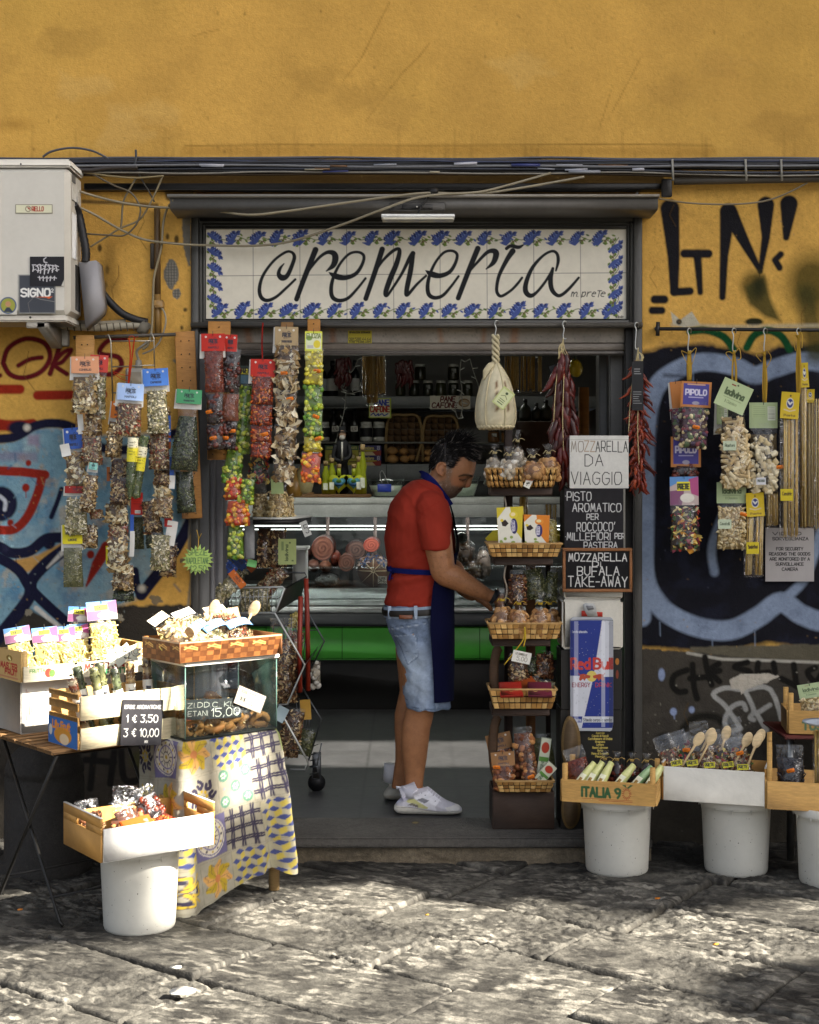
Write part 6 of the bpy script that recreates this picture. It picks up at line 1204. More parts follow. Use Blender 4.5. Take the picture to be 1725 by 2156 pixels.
# ---- hair
hb=MB();hr=np.random.RandomState(8)
def scalp(y,side,f):
    lv=[r_[0]for r_ in HEADP];x0=np.interp(y,lv,[r_[1]for r_ in HEADP]);x1=np.interp(y,lv,[r_[2]for r_ in HEADP]);hd_=np.interp(y,lv,[r_[3]for r_ in HEADP])
    a=math.acos(max(-1,min(1,2*f-1)));return((x0+x1)/2+(x1-x0)/2*(2*f-1),y,side*hd_*abs(math.sin(a))**.9)
hp=[((x-776.25)/.172,(y-888.4)/.172)for x,y in HAIRP];ns=0
while ns<2400:
    y=hr.uniform(190,560);f=hr.uniform(0,1);x,y,d=scalp(y,hr.choice([-1,-1,1]),f)
    if not inpoly(np.array(x),np.array(y),hp):continue
    ns+=1;cx_,cy_=1030,480;ox,oy=(x-cx_)/300,(y-cy_)/300
    L=hr.uniform(40,105)*(1.15 if y<330 else .65);fx=.75+hr.uniform(-.3,.3)if x>930 else-.1;fy=-.1 if x>930 else .75
    if y<260:fy-=.35+hr.uniform(0,.5)
    if x>1180:fy+=.55;fx+=.2
    dv=d/200;p0=HDp(x-ox*8,y-oy*8,d*h_s*.97);pts=[p0]
    for t in(.35,.7,1.0):pts.append(HDp(x+(ox*.55+fx)*L*t+hr.uniform(-5,5),y+(oy*.45+fy)*L*t+(t*t)*L*.2*(1 if x>1100 else .4),(d+dv*L*.42*t)*h_s))
    g=hr.rand();col=lin('#0d0a09')*(.7+.7*hr.rand())if g>(.2 if x>1200 else .05)else lin('#6f6862')
    hb.tube(pts,[3.6*h_s,3.3*h_s,2.4*h_s,.5*h_s],4,col)
hb.build('hair',mat('hair',.5,spec=.2),man)
# ---- T-shirt
b=MB()
rings(b,[(352,332,440,82),(372,298,458,120),(395,268,474,160),(425,243,490,188),(470,212,506,208),(520,197,516,214),(580,188,526,214),(650,184,538,206),(720,189,536,198),(770,197,530,192),(803,202,526,188),(835,202,526,190),(880,197,524,196),(930,189,518,202),(972,184,512,206),(978,190,506,200)],J,s_)
for sg in(-1,1):
    c_=curve([J(395,470,sg*120*s_),J(418,495,sg*178*s_),J(430,560,sg*206*s_),J(436,630,sg*214*s_),J(438,693,sg*216*s_)],5)
    b.tube(c_,[x*s_ for x in np.interp(np.linspace(0,4,len(c_)),range(5),[70,88,84,74,71])],20)
def shirt_d(V,N_):
    u,v=side_uv(V);x=(u-733)/.4202;y=(v-862.5)/.4202
    w=np.sin(y*.075+x*.02+3*fbm(x,y,120,3,2))*.5*np.clip((y-690)/120,0,1)*np.clip(1-(np.abs(y-860)/160),0,1)
    w+=np.sin((x*.6-y*.8)*.05+4*fbm(x,y,90,5,2))*.35*np.clip(1-np.abs(y-560)/200,0,1)
    w+=-1.1*np.exp(-((y-803)/14)**2)
    w+=-np.abs(np.sin(y*.05+x*.03+5*fbm(x,y,80,13,3)))**.6*.55*np.clip((y-640)/140,0,1)-np.abs(np.sin(x*.035-y*.03+5*fbm(x,y,90,15,3)))**.6*.35*np.clip((700-y)/200,0,1)
    return w*.0085+.003+(fbm(x,y,40,7,2)-.5)*.004
sc_=Cv(790,990,990,1290,.7,'#8f3023');sc_.mott(30,.07);sc_.stroke(mp(cJ,[(330,342),(345,362),(380,385),(420,400)]),1.1,'#86190f',1.5,.7);sc_.stroke(mp(cJ,[(330,352),(342,372),(380,397)]),.5,'#7a160e',1,.5)
sc_.stroke(mp(cJ,[(455,455),(380,500),(345,560),(352,640),(370,690)]),.6,'#851a10',1.2,.6);sc_.stroke(mp(cJ,[(372,680),(440,690),(505,688)]),.5,'#851a10',1,.7);sc_.stroke(mp(cJ,[(186,960),(300,966),(425,948)]),.5,'#851a10',1,.6)
SHIRT=mat('shirt_cloth',.9,bump=[(420,.12),(18,.25)],mott=[(9,.08)],spec=.1)
remesh(b,'shirt',SHIRT,man,.006,3,lambda V,N_:sampler(sc_,V),shirt_d)
# ---- shorts
b=MB()
rings(b,[(958,192,498,196),(975,184,508,204),(1020,186,512,206),(1090,196,514,206),(1150,222,512,204),(1200,244,510,200),(1230,250,508,198)],J,s_)
rings(b,[(1150,250,505,110,-95),(1230,262,508,112,-95),(1330,274,508,114,-95),(1420,285,508,112,-95),(1468,292,509,112,-95),(1482,296,506,110,-95)],J,s_)
rings(b,[(1150,235,480,105,98),(1230,250,470,108,98),(1330,258,455,108,98),(1400,260,450,106,98),(1436,262,446,104,98)],J,s_)
def short_d(V,N_):
    u,v=side_uv(V);x=(u-733)/.4202;y=(v-862.5)/.4202
    w=np.sin(y*.05-x*.045+4*fbm(x,y,110,3,2))*.55*np.clip(1-np.abs(y-1230)/170,0,1)+np.sin(x*.08+y*.015+3*fbm(x,y,90,9,2))*.5*np.clip((y-1250)/120,0,1)
    w+=-np.abs(np.sin(y*.045-x*.03+5*fbm(x,y,70,13,3)))**.6*.5
    return w*.0085+.002+(fbm(x,y,30,7,2)-.5)*.004
dn=Cv(800,1255,960,1500,.6,'#738299');dn.c*=(.5+1.0*fbm(dn.X,dn.Y,18,4,4))[...,None];dn.c*=(.9+.2*hsh(np.round(dn.X/.6),np.round(dn.Y/1.2),3))[...,None]
dn.ell(*cJ(300,1290),26,60,'#aebccb',24,.55);dn.ell(*cJ(370,1330),18,60,'#b3c0cf',20,.5)
st_=lambda p,w_=.6,c_='#55647a':dn.stroke(mp(cJ,p),w_,c_,1.1,.85)
st_([(200,1085),(290,1060),(385,1045)],.9);st_([(200,1092),(290,1068),(385,1053)],.4,'#c2ccd6');st_([(228,1112),(328,1098),(345,1120),(350,1215),(300,1255),(268,1180),(228,1112)],.8);st_([(234,1120),(326,1106),(340,1126),(344,1210),(302,1245)],.35,'#c9d2dc');st_([(285,1190),(348,1200)],.5)
st_([(395,1030),(420,1150),(425,1300),(432,1470)],.9);st_([(403,1030),(428,1150),(433,1300),(440,1470)],.4,'#c2ccd6');st_([(290,1458),(400,1470),(512,1468)],.8);st_([(258,1420),(300,1432)],.8);st_([(395,1030),(430,1075),(440,1090)],.7)
for x in range(295,512,9):dn.stroke(mp(cJ,[(x,1466),(x-3,1480)]),.5,'#56657b',1,.8)
dn.ell(*cJ(326,1106),1,1,'#a8845a')
DEN=mat('denim',.9,bump=[(380,.3),(30,.25)],mott=[(60,.15)],spec=.1)
remesh(b,'shorts',DEN,man,.006,2,lambda V,N_:sampler(dn,V),short_d)
# belt
def loopband(name,y0,y1,prof,grow,col,m,parent,n=40,tilt=0):
    b=MB();vs=[]
    for y in(y0,(y0+y1)/2,y1):
        lv=[r_[0]for r_ in prof];x0,x1,hd_=(np.interp(y,lv,[r_[i]for r_ in prof])for i in(1,2,3));g=grow+(3 if y not in(y0,y1)else 0)
        for i in range(n):
            a=2*math.pi*i/n;c_,q=math.cos(a),math.sin(a);e=2/2.3
            f=math.copysign(abs(c_)**e,c_);vs.append(J((x0+x1)/2+((x1-x0)/2+g)*f,y+tilt*f,(hd_+g)*math.copysign(abs(q)**e,q)*s_))
    b.add(vs,[(j*n+i,(j+1)*n+i,(j+1)*n+(i+1)%n,j*n+(i+1)%n)for j in range(2)for i in range(n)],col);return b.build(name,m,parent)
WAIST=[(958,192,498,196),(975,184,508,204),(1020,186,512,206)]
loopband('waistband',972,1024,WAIST,7,'#95a3b4',DEN,man,tilt=-10);bl=loopband('belt',985,1015,WAIST,14,'#17130f',mat('leather',.45,spec=.4,mott=(30,.2)),man,tilt=-10)
for x,c_ in((338,'#9aa8b8'),(210,'#9aa8b8')):
    b=MB();f=(x-348)/165;p=J(x,996-10*f,-(206*abs(1-abs(f)**2.3)**(1/2.3)+21)*s_);b.rbox(tuple(p+Vector((-.008,-.003,-.028))),tuple(p+Vector((.008,.003,.03))),.002,c_);b.build('belt_loop',DEN,man)
b=MB();p=J(290,1014,-230*s_);b.rbox(tuple(p+Vector((-.03,-.002,-.012))),tuple(p+Vector((.03,.004,.006))),.002,'#6a3a1e');b.build('leather_patch',MATS['leather'],man)
# ---- apron: front cloth with neck strap and waist tie
APR=mat('apron_cloth',.9,bump=[(300,.15),(14,.3)],mott=[(10,.15)],spec=.1);AC='#0b0d2b'
b=MB();n=26;rows=[]
AP=[(470,505,90,0),(520,520,120,0),(580,531,150,0),(650,545,175,0),(700,545,195,0),(745,535,214,60),(800,530,214,85),(880,526,216,96),(960,524,220,100),(1060,526,222,104),(1180,524,220,98),(1300,522,216,92),(1437,520,208,84)]
for y,fx,hd_,wrap in AP:
    row=[]
    for i in range(n):
        t=-1+2*i/(n-1);a=t*(1.0 if wrap==0 else 1.0);e=1-abs(t)**2.6
        x=fx+6+(math.sin(t*7+y*.01)*3*(y>900))if wrap==0 else fx+8-wrap*(abs(t)**3.2)*1.15+math.sin(t*8+y*.012)*3*min(1,max(0,(y-850)/200))
        row.append(J(x,y,hd_*math.sin(t*1.45)/math.sin(1.45)*s_*1.03))
    rows.append(row)
b.sheet([[tuple(p)for p in r_]for r_ in rows],AC);b.sheet([[tuple(p+Vector((-.003,0,0)))for p in r_][::-1]for r_ in rows],AC);b.build('apron',APR,man)
b=MB()
for sg in(-1,1):
    c_=curve([J(510,480,sg*88*s_),HDp(955,960,sg*205*h_s),HDp(880,860,sg*222*h_s),HDp(800,755,sg*232*h_s),HDp(720,680,sg*205*h_s),HDp(655,640,sg*90*h_s),HDp(640,640,0)],6);V=[]
    for i,p in enumerate(c_):
        t=(c_[min(i+1,len(c_)-1)]-c_[max(0,i-1)]).normalized();w_=Vector((t.z,0,-t.x)).normalized()*.016*(1 if i<28 else 1);V.append([tuple(p-w_),tuple(p+Vector((0,sg*.004,0))),tuple(p+w_)])
    b.sheet(V,'#131a52'); 
b.build('neck_strap',APR,man)
loopband('waist_tie',790,815,[(770,197,530,192),(803,202,526,188),(835,202,526,190)],7,'#131a52',APR,man,tilt=8)
b=MB()
for pts in([(205,795),(220,778),(245,785),(225,800),(205,798)],[(235,795),(255,782),(268,795),(250,803),(232,800)],[(222,800),(212,825),(208,848)],[(228,800),(232,830),(222,842)]):b.tube(curve([J(x,y,-(95+i*7)*s_)for i,(x,y)in enumerate(pts)],4),8*s_,6,'#182060',flat=.5)
b.build('bow',APR,man)
# ---- shoes
SHOE=mat('shoe',.65,bump=(120,.15),mott=[(30,.12)],spec=.3)
def shoe(conv,d,near):
    b=MB();prof=[]
    X=[(305,640,700,34),(360,560,755,46),(450,480,775,50),(560,440,780,50),(700,350,782,52),(820,320,784,54),(900,300,786,56),(980,360,786,58),(1100,460,786,60),(1220,540,784,58),(1340,590,780,52),(1440,625,770,40),(1495,680,745,22)]
    n=18;rows=[]
    for x,y0,y1,hw in X:
        row=[]
        for i in range(n):
            a=2*math.pi*i/n;c_,q=math.cos(a),math.sin(a);py=(y0+y1)/2-(y1-y0)/2*math.copysign(abs(q)**.75,q);tp=1-.45*max(0,q);row.append(conv(x,py,(d+hw*tp*math.copysign(abs(c_)**.8,c_))*s_))
        rows.append(row)
    fs=[(j*n+i,(j+1)*n+i,(j+1)*n+(i+1)%n,j*n+(i+1)%n)for j in range(len(X)-1)for i in range(n)]+[tuple(range(n)),tuple((len(X)-1)*n+i for i in range(n))[::-1]]
    b.add([p for r_ in rows for p in r_],fs)
    b.tube(curve([conv(440,470,d*s_),conv(600,410,d*s_),conv(720,360,d*s_)],4),44*s_,12)
    return b
def shoe_paint(conv0):
    c=Cv(*cSH(250,200),*cSH(1560,830),.35,'#b9b7bf');f=lambda p:mp(cSH,p)
    c.poly(f([(300,600),(540,620),(700,640),(880,680),(1100,700),(1500,700),(1520,830),(280,830)]),'#c9c5ba');c.stroke(f([(350,640),(540,625),(720,650),(900,690),(1120,708),(1440,700)]),.7,'#77756e',1,.8);c.stroke(f([(420,700),(560,740),(700,740),(800,710)]),.5,'#8d8b84',.8,.7)
    c.poly(f([(620,440),(880,360),(960,420),(1110,520),(1020,610),(1050,690),(880,660),(700,500)]),'#d6d5da');c.poly(f([(700,500),(800,470),(920,510),(830,560)]),'#77777c');c.poly(f([(520,540),(600,455),(900,630),(880,655),(740,640),(690,570),(560,560)]),'#b9b67c');c.poly(f([(540,590),(620,555),(720,590),(730,635),(620,600)]),'#706a60')
    c.poly(f([(1190,630),(1430,600),(1470,650),(1440,695),(1250,700)]),'#cfcdc8');c.poly(f([(430,470),(560,420),(590,450),(500,520),(420,540),(340,590),(290,490)]),'#c4c3d6')
    for i in range(5):c.stroke(f([(880+i*45,340+i*35),(960+i*40,420+i*28)]),.7,'#e2e1e8');c.stroke(f([(960+i*40,350+i*34),(890+i*45,400+i*32)]),.6,'#e2e1e8')
    for x,y in((785,392),(850,425),(1020,522),(990,430)):c.ell(*cSH(x,y),.9,.9,'#1c1c20')
    c.stroke(f([(480,300),(560,370),(640,380),(760,310),(850,180)]),1.2,'#dcdbe2');c.mott(6,.08);return c
sp_=shoe_paint(None)
def cn(x,y,d):u,v=cSH(x,y);p=P(u,v,MY);dz=FZ+.0-(CH-(cSH(0,784)[1]-V0)*mk);return Vector((p.x,MY+d,p.z+dz))
# the near shoe stands closer to the street than the figure's middle plane: slide it on its own depth
DN,DF=-.12,.16
def near_c(x,y,d):u,v=cSH(x,y);Y=MY+DN;p=P(u,v,Y);return Vector((p.x,Y+d,p.z+FZ-P(0,cSH(0,784)[1],Y).z))
def far_c(x,y,d):u,v=cSH(250+(x-305)*.80-130,(y-784)*.85+512);Y=MY+DF;p=P(u,v,Y);return Vector((p.x,Y+d,p.z+FZ-P(0,cSH(0,512)[1],Y).z))
def paint_near(V,N_): 
    k=S(MY+DN);u=U0+V[:,0]/k;v=V0+(CH-(V[:,2]-(FZ-P(0,cSH(0,784)[1],MY+DN).z)))/k;c=sp_;x0,y0,x1,y1=c.b
    return c.c[np.clip(((v-y0)/(y1-y0)*(c.ny-1)),0,c.ny-1).round().astype(int),np.clip(((u-x0)/(x1-x0)*(c.nx-1)),0,c.nx-1).round().astype(int)]
sh1=remesh(shoe(near_c,0,True),'shoe',SHOE,man,.0035,2,paint_near)
def paint_far(V,N_):z=(V[:,2]-FZ)/.1;c=np.tile(lin('#a9a79c'),(len(V),1));c[z<.28]=lin('#9a968a');return c*(.85+.3*fbm(V[:,0],V[:,2],.02,3,2))[:,None]
sh2=remesh(shoe(far_c,0,False),'shoe',SHOE,man,.0045,2,paint_far)
b=MB();b.tube([near_c(455,480,0),near_c(405,325,0),near_c(345,335,0)],.006,6,'#d6d6de',flat=2);b.build('heel_tab',SHOE,sh1)
b=MB()
for(lx,ly,d,w_,Yd)in((360,120,0,0,0),):b.tube([far_c(470,420,0),far_c(500,250,0),far_c(530,60,0)],[.04,.043,.046],14,'#bfc0c4')
b.build('sock',CLOTHM,man)
b=MB();b.tube([near_c(560,480,0),near_c(585,330,0)],[.042,.043],14,'#b5b5bf');b.build('sock',CLOTHM,man)
b=MB();p=J(712,918,-176*s_);q=J(728,926,-176*s_);b.tube([p,q],[38*s_,37*s_],16,'#17171a',caps=False);b.tube([p+Vector((.004,-.002,0)),q],[40*s_,39*s_],16,'#2c2c30',caps=False);b.build('bracelet',RUBBER,man)
# ================================================================ left: folding table, crates, glass case, cloth, pails
def lmb(M):b=MB();b.xf=M;return b
def crate(label,M,L,Dp,hf,he,col,paint=None,endpaint=None,slat=False,posts=0,hole=False,inner=None,group='wooden produce crates',m=WOODX,t=.008,gapf=None):
    m=DULL if col[1]in 'd' and hole or col=='#c9c6bc' else m
    T=thing('wooden_crate',label,'crate',tuple(M.translation),group,M.to_euler().z);cin=inner or col
    def staples(b,x0,x1,y,zs):
        for z in zs:b.box((x0,y-.0012,z),(x1,y,z+.002),'#2a2622')
    def bd(name,a,c,colr,pt=None,dims=None):
        b=lmb(M);b.rbox(a,c,.0015,colr)
        if pt: 
            cv_=Cv(0,0,dims[0],dims[1],.0016,colr);cv_.mott(.1,.1);pt(cv_,dims[0],dims[1]);b.canvas(cv_,(a[0],a[1]-.0008,c[2]),(1,0,0),(0,0,-1),0)
        if name=='front_board':
            staples(b,.012,.015,-.0008,[hf*.2,hf*.6]);staples(b,L-.015,L-.012,-.0008,[hf*.2,hf*.6])
            for x in(.25,.5,.75):b.box((L*x,-.002,-.0005),(L*x+.003,0,.022),'#3a342c')
        b.build(name,m,T)
    if slat:
        bd('front_board',(0,-t,0),(L,0,hf*.40),col);bd('front_board',(0,-t,hf*.55),(L,0,hf),col)
        for z0,z1 in((.0,.30),(.42,.58),(.68,.83),(.9,1.0)):bd('end_board',(-t,0,he*z0),(0,Dp,he*z1),jit(cin,.12))
        bd('back_board',(0,Dp-t,0),(L,Dp,hf),cin)
    else:
        bd('front_board',(0,-t,0),(L,0,hf),col,paint,(L,hf));bd('back_board',(0,Dp-t,0),(L,Dp,hf),cin)
        if hole:
            for x0 in(-t,L):
                b=lmb(M);a,c=Dp*.38,Dp*.64;z0,z1=he*.62,he*.78
                b.box((x0,-.001,0),(x0+t,Dp,z0),cin);b.box((x0,-.001,z1),(x0+t,Dp,he),cin);b.box((x0,-.001,z0),(x0+t,a,z1),cin);b.box((x0,c,z0),(x0+t,Dp,z1),cin);b.box((x0-.0006,-.0015,he-.001),(x0+t+.0006,Dp,he+.0012),col);b.build('end_board',m,T)
        else:bd('end_board',(-t,0,0),(0,Dp,he),cin)
    if not hole:bd('end_board',(L,0,0),(L+t,Dp,he),cin)
    b=lmb(M)
    for i in range(4):b.rbox((0,Dp*(i+.06)/4,.001),(L,Dp*(i+.94)/4,.006),.001,cin)
    b.build('base',m,T)
    if posts:
        for x in(0,L-.02):
            for y in(0.0005,Dp-.03):b=lmb(M);b.prism([(x,y),(x+.02,y),(x+.02,y+.02),(x,y+.02)],(1,0,0),(0,1,0),(0,0,.007),(0,0,posts-.007),jit(cin,.1));b.build('corner_post',WOOD,T)
    if endpaint:
        c=Cv(0,0,Dp,he*.5 if slat else he,.0016,cin);endpaint(c,Dp,he*.5 if slat else he);b=lmb(M);b.canvas(c,(-t-.001,Dp,he*.5 if slat else he),(0,-1,0),(0,0,-1),0);b.build('print',CARD,T)
    return T
# bollard behind
bp=Vector((-1.5,-.41,0));b=MB();b.lathe([(.001,.52),(.06,.515),(.11,.495),(.145,.46),(.158,.42),(.16,.40),(.152,.395),(.16,.38),(.162,.05),(.19,.045),(.195,0),(.195,-.03)][::-1],bp,30,'#2f2c28');tag(b.build('bollard',STONE),'stout dark round topped stone bollard behind the folding table','bollard')
# folding table
TM=F4((-1.271,-1.21,0),40);tb=thing('folding_table','small folding slatted wooden table with thin black legs carrying the fruit crates','table',(-1.271,-1.21,0),None,math.radians(40))
for i in range(9):b=lmb(TM);b.rbox((0,.545*i/9+.003,.618),(.57,.545*(i+1)/9-.003,.633),.002,jit('#8d6a42',.15));b.build('slat',WOODX,tb)
for x in(.03,.53):
    for y0,y1 in((.02,.5),(.5,.02)):b=lmb(TM);b.tube([(x+(.012 if y0>.1 else 0),y0,.612),(x+(.012 if y0>.1 else 0),y1,.012),(x+.02,y1-.01,.0)],.0065,8,'#15130f');b.build('leg',PAINTM,tb)
b=lmb(TM);b.rbox((.02,.02,.606),(.55,.035,.6175),.002,'#15130f');b.rbox((.02,.5,.606),(.55,.515,.6175),.002,'#15130f');b.build('frame',PAINTM,tb)
for y in(.08,.45):b=lmb(TM);b.tube([(.03,y,.09),(.53,y,.09)],.004,6,'#1c1a18');b.build('crossbar',PAINTM,tb)
# lower slatted crate with herb tubes
CM=F4((-1.176,-1.19,.634),40.5)
def kidp(c,w,h):c.rect(0,0,w,h,'#2a64a8');c.ell(w*.5,h*.62,w*.3,h*.3,'#c98a2c');c.ell(w*.55,h*.75,w*.16,h*.2,'#e0c8a0');c.text('Lilly Fruit',w*.15,h*.14,h*.25,'#d9882c',h*.04,fit=w*.6);c.ell(w*.08,h*.5,w*.06,h*.2,'#c9c4b8')
crate('slatted pine crate holding slim herb tubes, on the front of the folding table',CM,.392,.226,.19,.198,'#d6c8a4',slat=True,inner='#c79a58',endpaint=kidp)
def tub(label,M,x,y,z,dx,dy,h,kd,r=.017,grp='slim herb tubes with white labels in the slatted crate'):
    o=M@Vector((x,y,z));top=M@Vector((x+dx,y+dy,z+h));T=thing('herb_tube',label,'bag',o,grp);pal=KIND[kd][2]
    n=14;pts=[o.lerp(top,i/n)for i in range(n+1)];b=MB();b.tube(pts,r*.92,10,np.array([jit(R.choice(pal),.3)for _ in pts]));ax=(top-o).normalized();s1=ax.orthogonal().normalized();s2=ax.cross(s1)
    for _ in range(90):a=R.uniform(0,6.28);piece(b,'flake',o.lerp(top,R.random())+(s1*math.cos(a)+s2*math.sin(a))*r*.97,.0055,jit(R.choice(pal),.2))
    b.build('contents',FOOD,T);b=MB();b.tube(pts+[top+ax*.012,top+ax*.04],[r*1.05]*(n+1)+[r*.3,r*1.1],10,'#ffffff',caps=False);b.build('bag',FILM,T)
    b=MB();b.tube([o.lerp(top,.3),o.lerp(top,.66)],r*1.09,12,'#d6d4ca',caps=False);q=o.lerp(top,.55)+Vector((.4,-1,0)).normalized()*r*1.12;b.box(tuple(q-Vector((.009,.001,.006))),tuple(q+Vector((.009,0,.006))),'#4a4c55');b.build('label',PAPER,T)
    b=MB();b.tube([top+ax*.010,top+ax*.016],r*.36,8,'#2a2a22');b.build('tie',RUBBER,T)
for x,y,dx,dy,h,kd,lb in((.06,.06,-.05,.02,.20,'mixr','leftmost herb tube in the slatted crate, leaning far left'),(.10,.10,-.05,.02,.235,'herbd','second herb tube from the left in the slatted crate'),(.13,.05,-.045,.01,.235,'herb','third herb tube from the left in the slatted crate'),(.17,.09,-.04,.01,.245,'herb','fourth herb tube from the left in the slatted crate'),(.215,.06,-.035,.02,.22,'herbd','herb tube just left of the brown tube in the slatted crate'),(.262,.09,-.005,.01,.24,'mush','herb tube with brown chips in the slatted crate'),(.34,.1,0,.02,.25,'dkm','rightmost tube with a PRETE label in the slatted crate')):tub(lb,CM,x,y,.045,dx,dy,h,kd)
c=Cv(0,0,.17,.165,.0013,'#2b2a2e');c.mott(.03,.3);W_='#d8d6d0';c.text('ERBE AROMATICHE',.01,.02,.012,W_,.0009,fit=.15,wob=.3);c.text('1 $ 3,50',.02,.055,.026,W_,.0014,fit=.13,wob=.3);c.text('3 $ 10,00',.012,.105,.028,W_,.0015,fit=.145,wob=.3);c.text('MIX',.1,.148,.008,W_,.0008)
sm_=CM@Matrix.Translation((.165,-.014,.165))@Matrix.Rotation(math.radians(6),4,'Y')@Matrix.Rotation(math.radians(-4),4,'X');b=lmb(sm_);b.canvas(c,(0,0,0),(1,0,0),(0,0,-1),.003,'#2b2a2e');tag(b.build('price_board',BOARD),'small blackboard with chalk prices hanging on the front of the slatted crate','price board')
# box and upper crate with pasta bags
BM_=F4((-1.47,-.88,.634),40);b=lmb(BM_);b.rbox((0,0,0),(.44,.2,.2),.003,'#cfccc4'); 
for i in range(5):b.box((.02+i*.007,-.0012,.05+.01*i),(.0225+i*.007,-.0004,.17-.008*i),'#b08a80')
tag(b.build('carton_box',CARD),'plain white carton with faint red print under the pasta crate','box')
UM=F4((-1.45,-.93,.838),39)
def mast(c,w,h):c.c*=1;c.text('MASTER',w*.50,h*.15,h*.42,'#b0261c',h*.06,fit=w*.34);c.text('FRUIT',w*.62,h*.62,h*.3,'#2a7a4a',h*.06,fit=w*.24);c.ell(w*.2,h*.5,w*.03,h*.3,'#a83a2a');c.ell(w*.23,h*.55,w*.025,h*.25,'#5a7a3a');c.text('FRUTTA',w*.05,h*.2,h*.2,'#5a8a4a',h*.03,fit=w*.12)
def mast2(c,w,h):c.text('MASTER',w*.1,h*.45,h*.17,'#a8281e',h*.03,fit=w*.75);c.text('FRUIT',w*.3,h*.66,h*.15,'#a8281e',h*.03,fit=w*.55);c.ell(w*.5,h*.28,w*.14,h*.1,'#8a6a2a');c.rect(w*.05,h*.88,w*.9,h*.93,'#b0584a',.6)
crate('pine crate lettered MASTER FRUIT with pasta bags, raised at the back of the table',UM,.50,.2,.058,.115,'#d9d0b4',mast,mast2,posts=.115,inner='#c7a468')
def pict(c,w,h):
    c.rect(-w,0,w,h*.35,'#5a8ac0');c.poly([(-w*.5,h*.35),(-w*.2,h*.2),(w*.1,h*.4),(w*.5,h*.15),(w*.5,h),(-w*.5,h)],'#b9a6a0');c.poly([(-w*.5,h*.5),(0,h*.45),(-w*.1,h),(-w*.5,h)],'#7a4a6a');c.poly([(w*.15,h*.1),(w*.5,0),(w*.5,h*.7),(w*.25,h*.6)],'#a84a7a');c.ell(w*.1,h*.75,w*.25,h*.16,'#d9d4c8');c.rect(-w*.25,h*.18,w*.2,h*.5,'#d9d02c');c.text('PRETE',-w*.22,h*.26,h*.17,'#2a3020',h*.025,fit=w*.38)
def fbag(label,M,x,y,z,w,h,kd,hdr=None,tilt=0,pitch=-12,t=.03,hh=.055,hw=None,paint=None,group=None,name='food_bag',top=None,yawl=0,stk=(),wt=.85,dens=1,cat='bag',hn=('LA','PRETE','NAPOLI')):
    """bag standing in a crate frame M: bottom centre x, y, z"""
    fr=M.to_3x3()@frame_of(-tilt,yawl,pitch);bot=M@Vector((x,y,z));o=bot+fr@Vector((0,0,h));T=thing(name,label,cat,bot,group)
    if hdr:header(T,o,fr,hw or w,hh,hdr,hn,back=False,paint=paint)
    fill_bag(T,o+fr@Vector((0,0,-hh*.8 if hdr else 0)),fr,w,h-(hh*.8 if hdr else 0),t,kd,wt,(.12 if hdr else .3)if top is None else top,dens)
    for sx,sz in stk:sticker(T,o,fr,sx*w,sz*h,t*1.25)
    return T
GN='noodle bags with picture headers in the MASTER FRUIT crate'
for x,y,w,h,tl,lb in((.045,.09,.105,.19,6,'leftmost noodle bag with a picture header'),(.15,.10,.10,.18,4,'second noodle bag from the left with a picture header'),(.235,.12,.085,.175,2,'third noodle bag from the left, partly hidden'),(.30,.13,.085,.18,3,'fourth noodle bag, just left of the tall one'),(.39,.08,.13,.27,2,'tallest noodle bag with its picture header standing above the others')):
    fbag(lb,UM,x,y,.01,w,h,'noodle','#d9d4c8',tl,-10,.03,.058 if h<.2 else .075,w*.98,pict,GN,yawl=R.uniform(-25,5))
fbag('small picture header bag standing behind the tallest noodle bag',UM,.30,.17,.02,.09,.235,'noodle','#d9d4c8',-4,-4,.02,.06,.09,pict,GN,yawl=-20)
c=Cv(-.09,-.05,.09,.05,.0018,'#d9dccb');c.text('5',.005,-.028,.042,'#1c1c1a',.0022,fit=.022);c.ell(.052,-.005,.018,.02,'#1c1c1a');c.ell(.052,-.005,.0155,.0175,'#d9dccb');c.ell(.052,-.005,.010,.012,'#1c1c1a');c.ell(.052,-.005,.008,.010,'#d9dccb');c.text('1',-.03,-.02,.03,'#2c2c2a',.0018)
sp=[(math.cos(a)*(.088 if i%2 else .062),math.sin(a)*(.048 if i%2 else .033))for i,a in enumerate(np.linspace(0,6.283,25)[:-1])]
ins=inpoly(c.X,c.Y,sp);sm_=UM@Matrix.Translation((.40,-.03,.075))@Matrix.Rotation(math.radians(-14),4,'Z')@Matrix.Rotation(math.radians(-8),4,'Y');b=lmb(sm_)
b.add(np.stack([c.X,0*c.X-.0006,-c.Y],-1).reshape(-1,3),[(j*c.nx+i,(j+1)*c.nx+i,(j+1)*c.nx+i+1,j*c.nx+i+1)for j in range(c.ny-1)for i in range(c.nx-1)if ins[j,i]and ins[j+1,i+1]],c.c.reshape(-1,3));b.prism(sp,(1,0,0),(0,0,-1),(0,0,0),(0,.0015,0),'#d9dccb');tag(b.build('price_sign',CARD),'white star shaped price card with a big handwritten five, in front of the noodle bags','price sign')
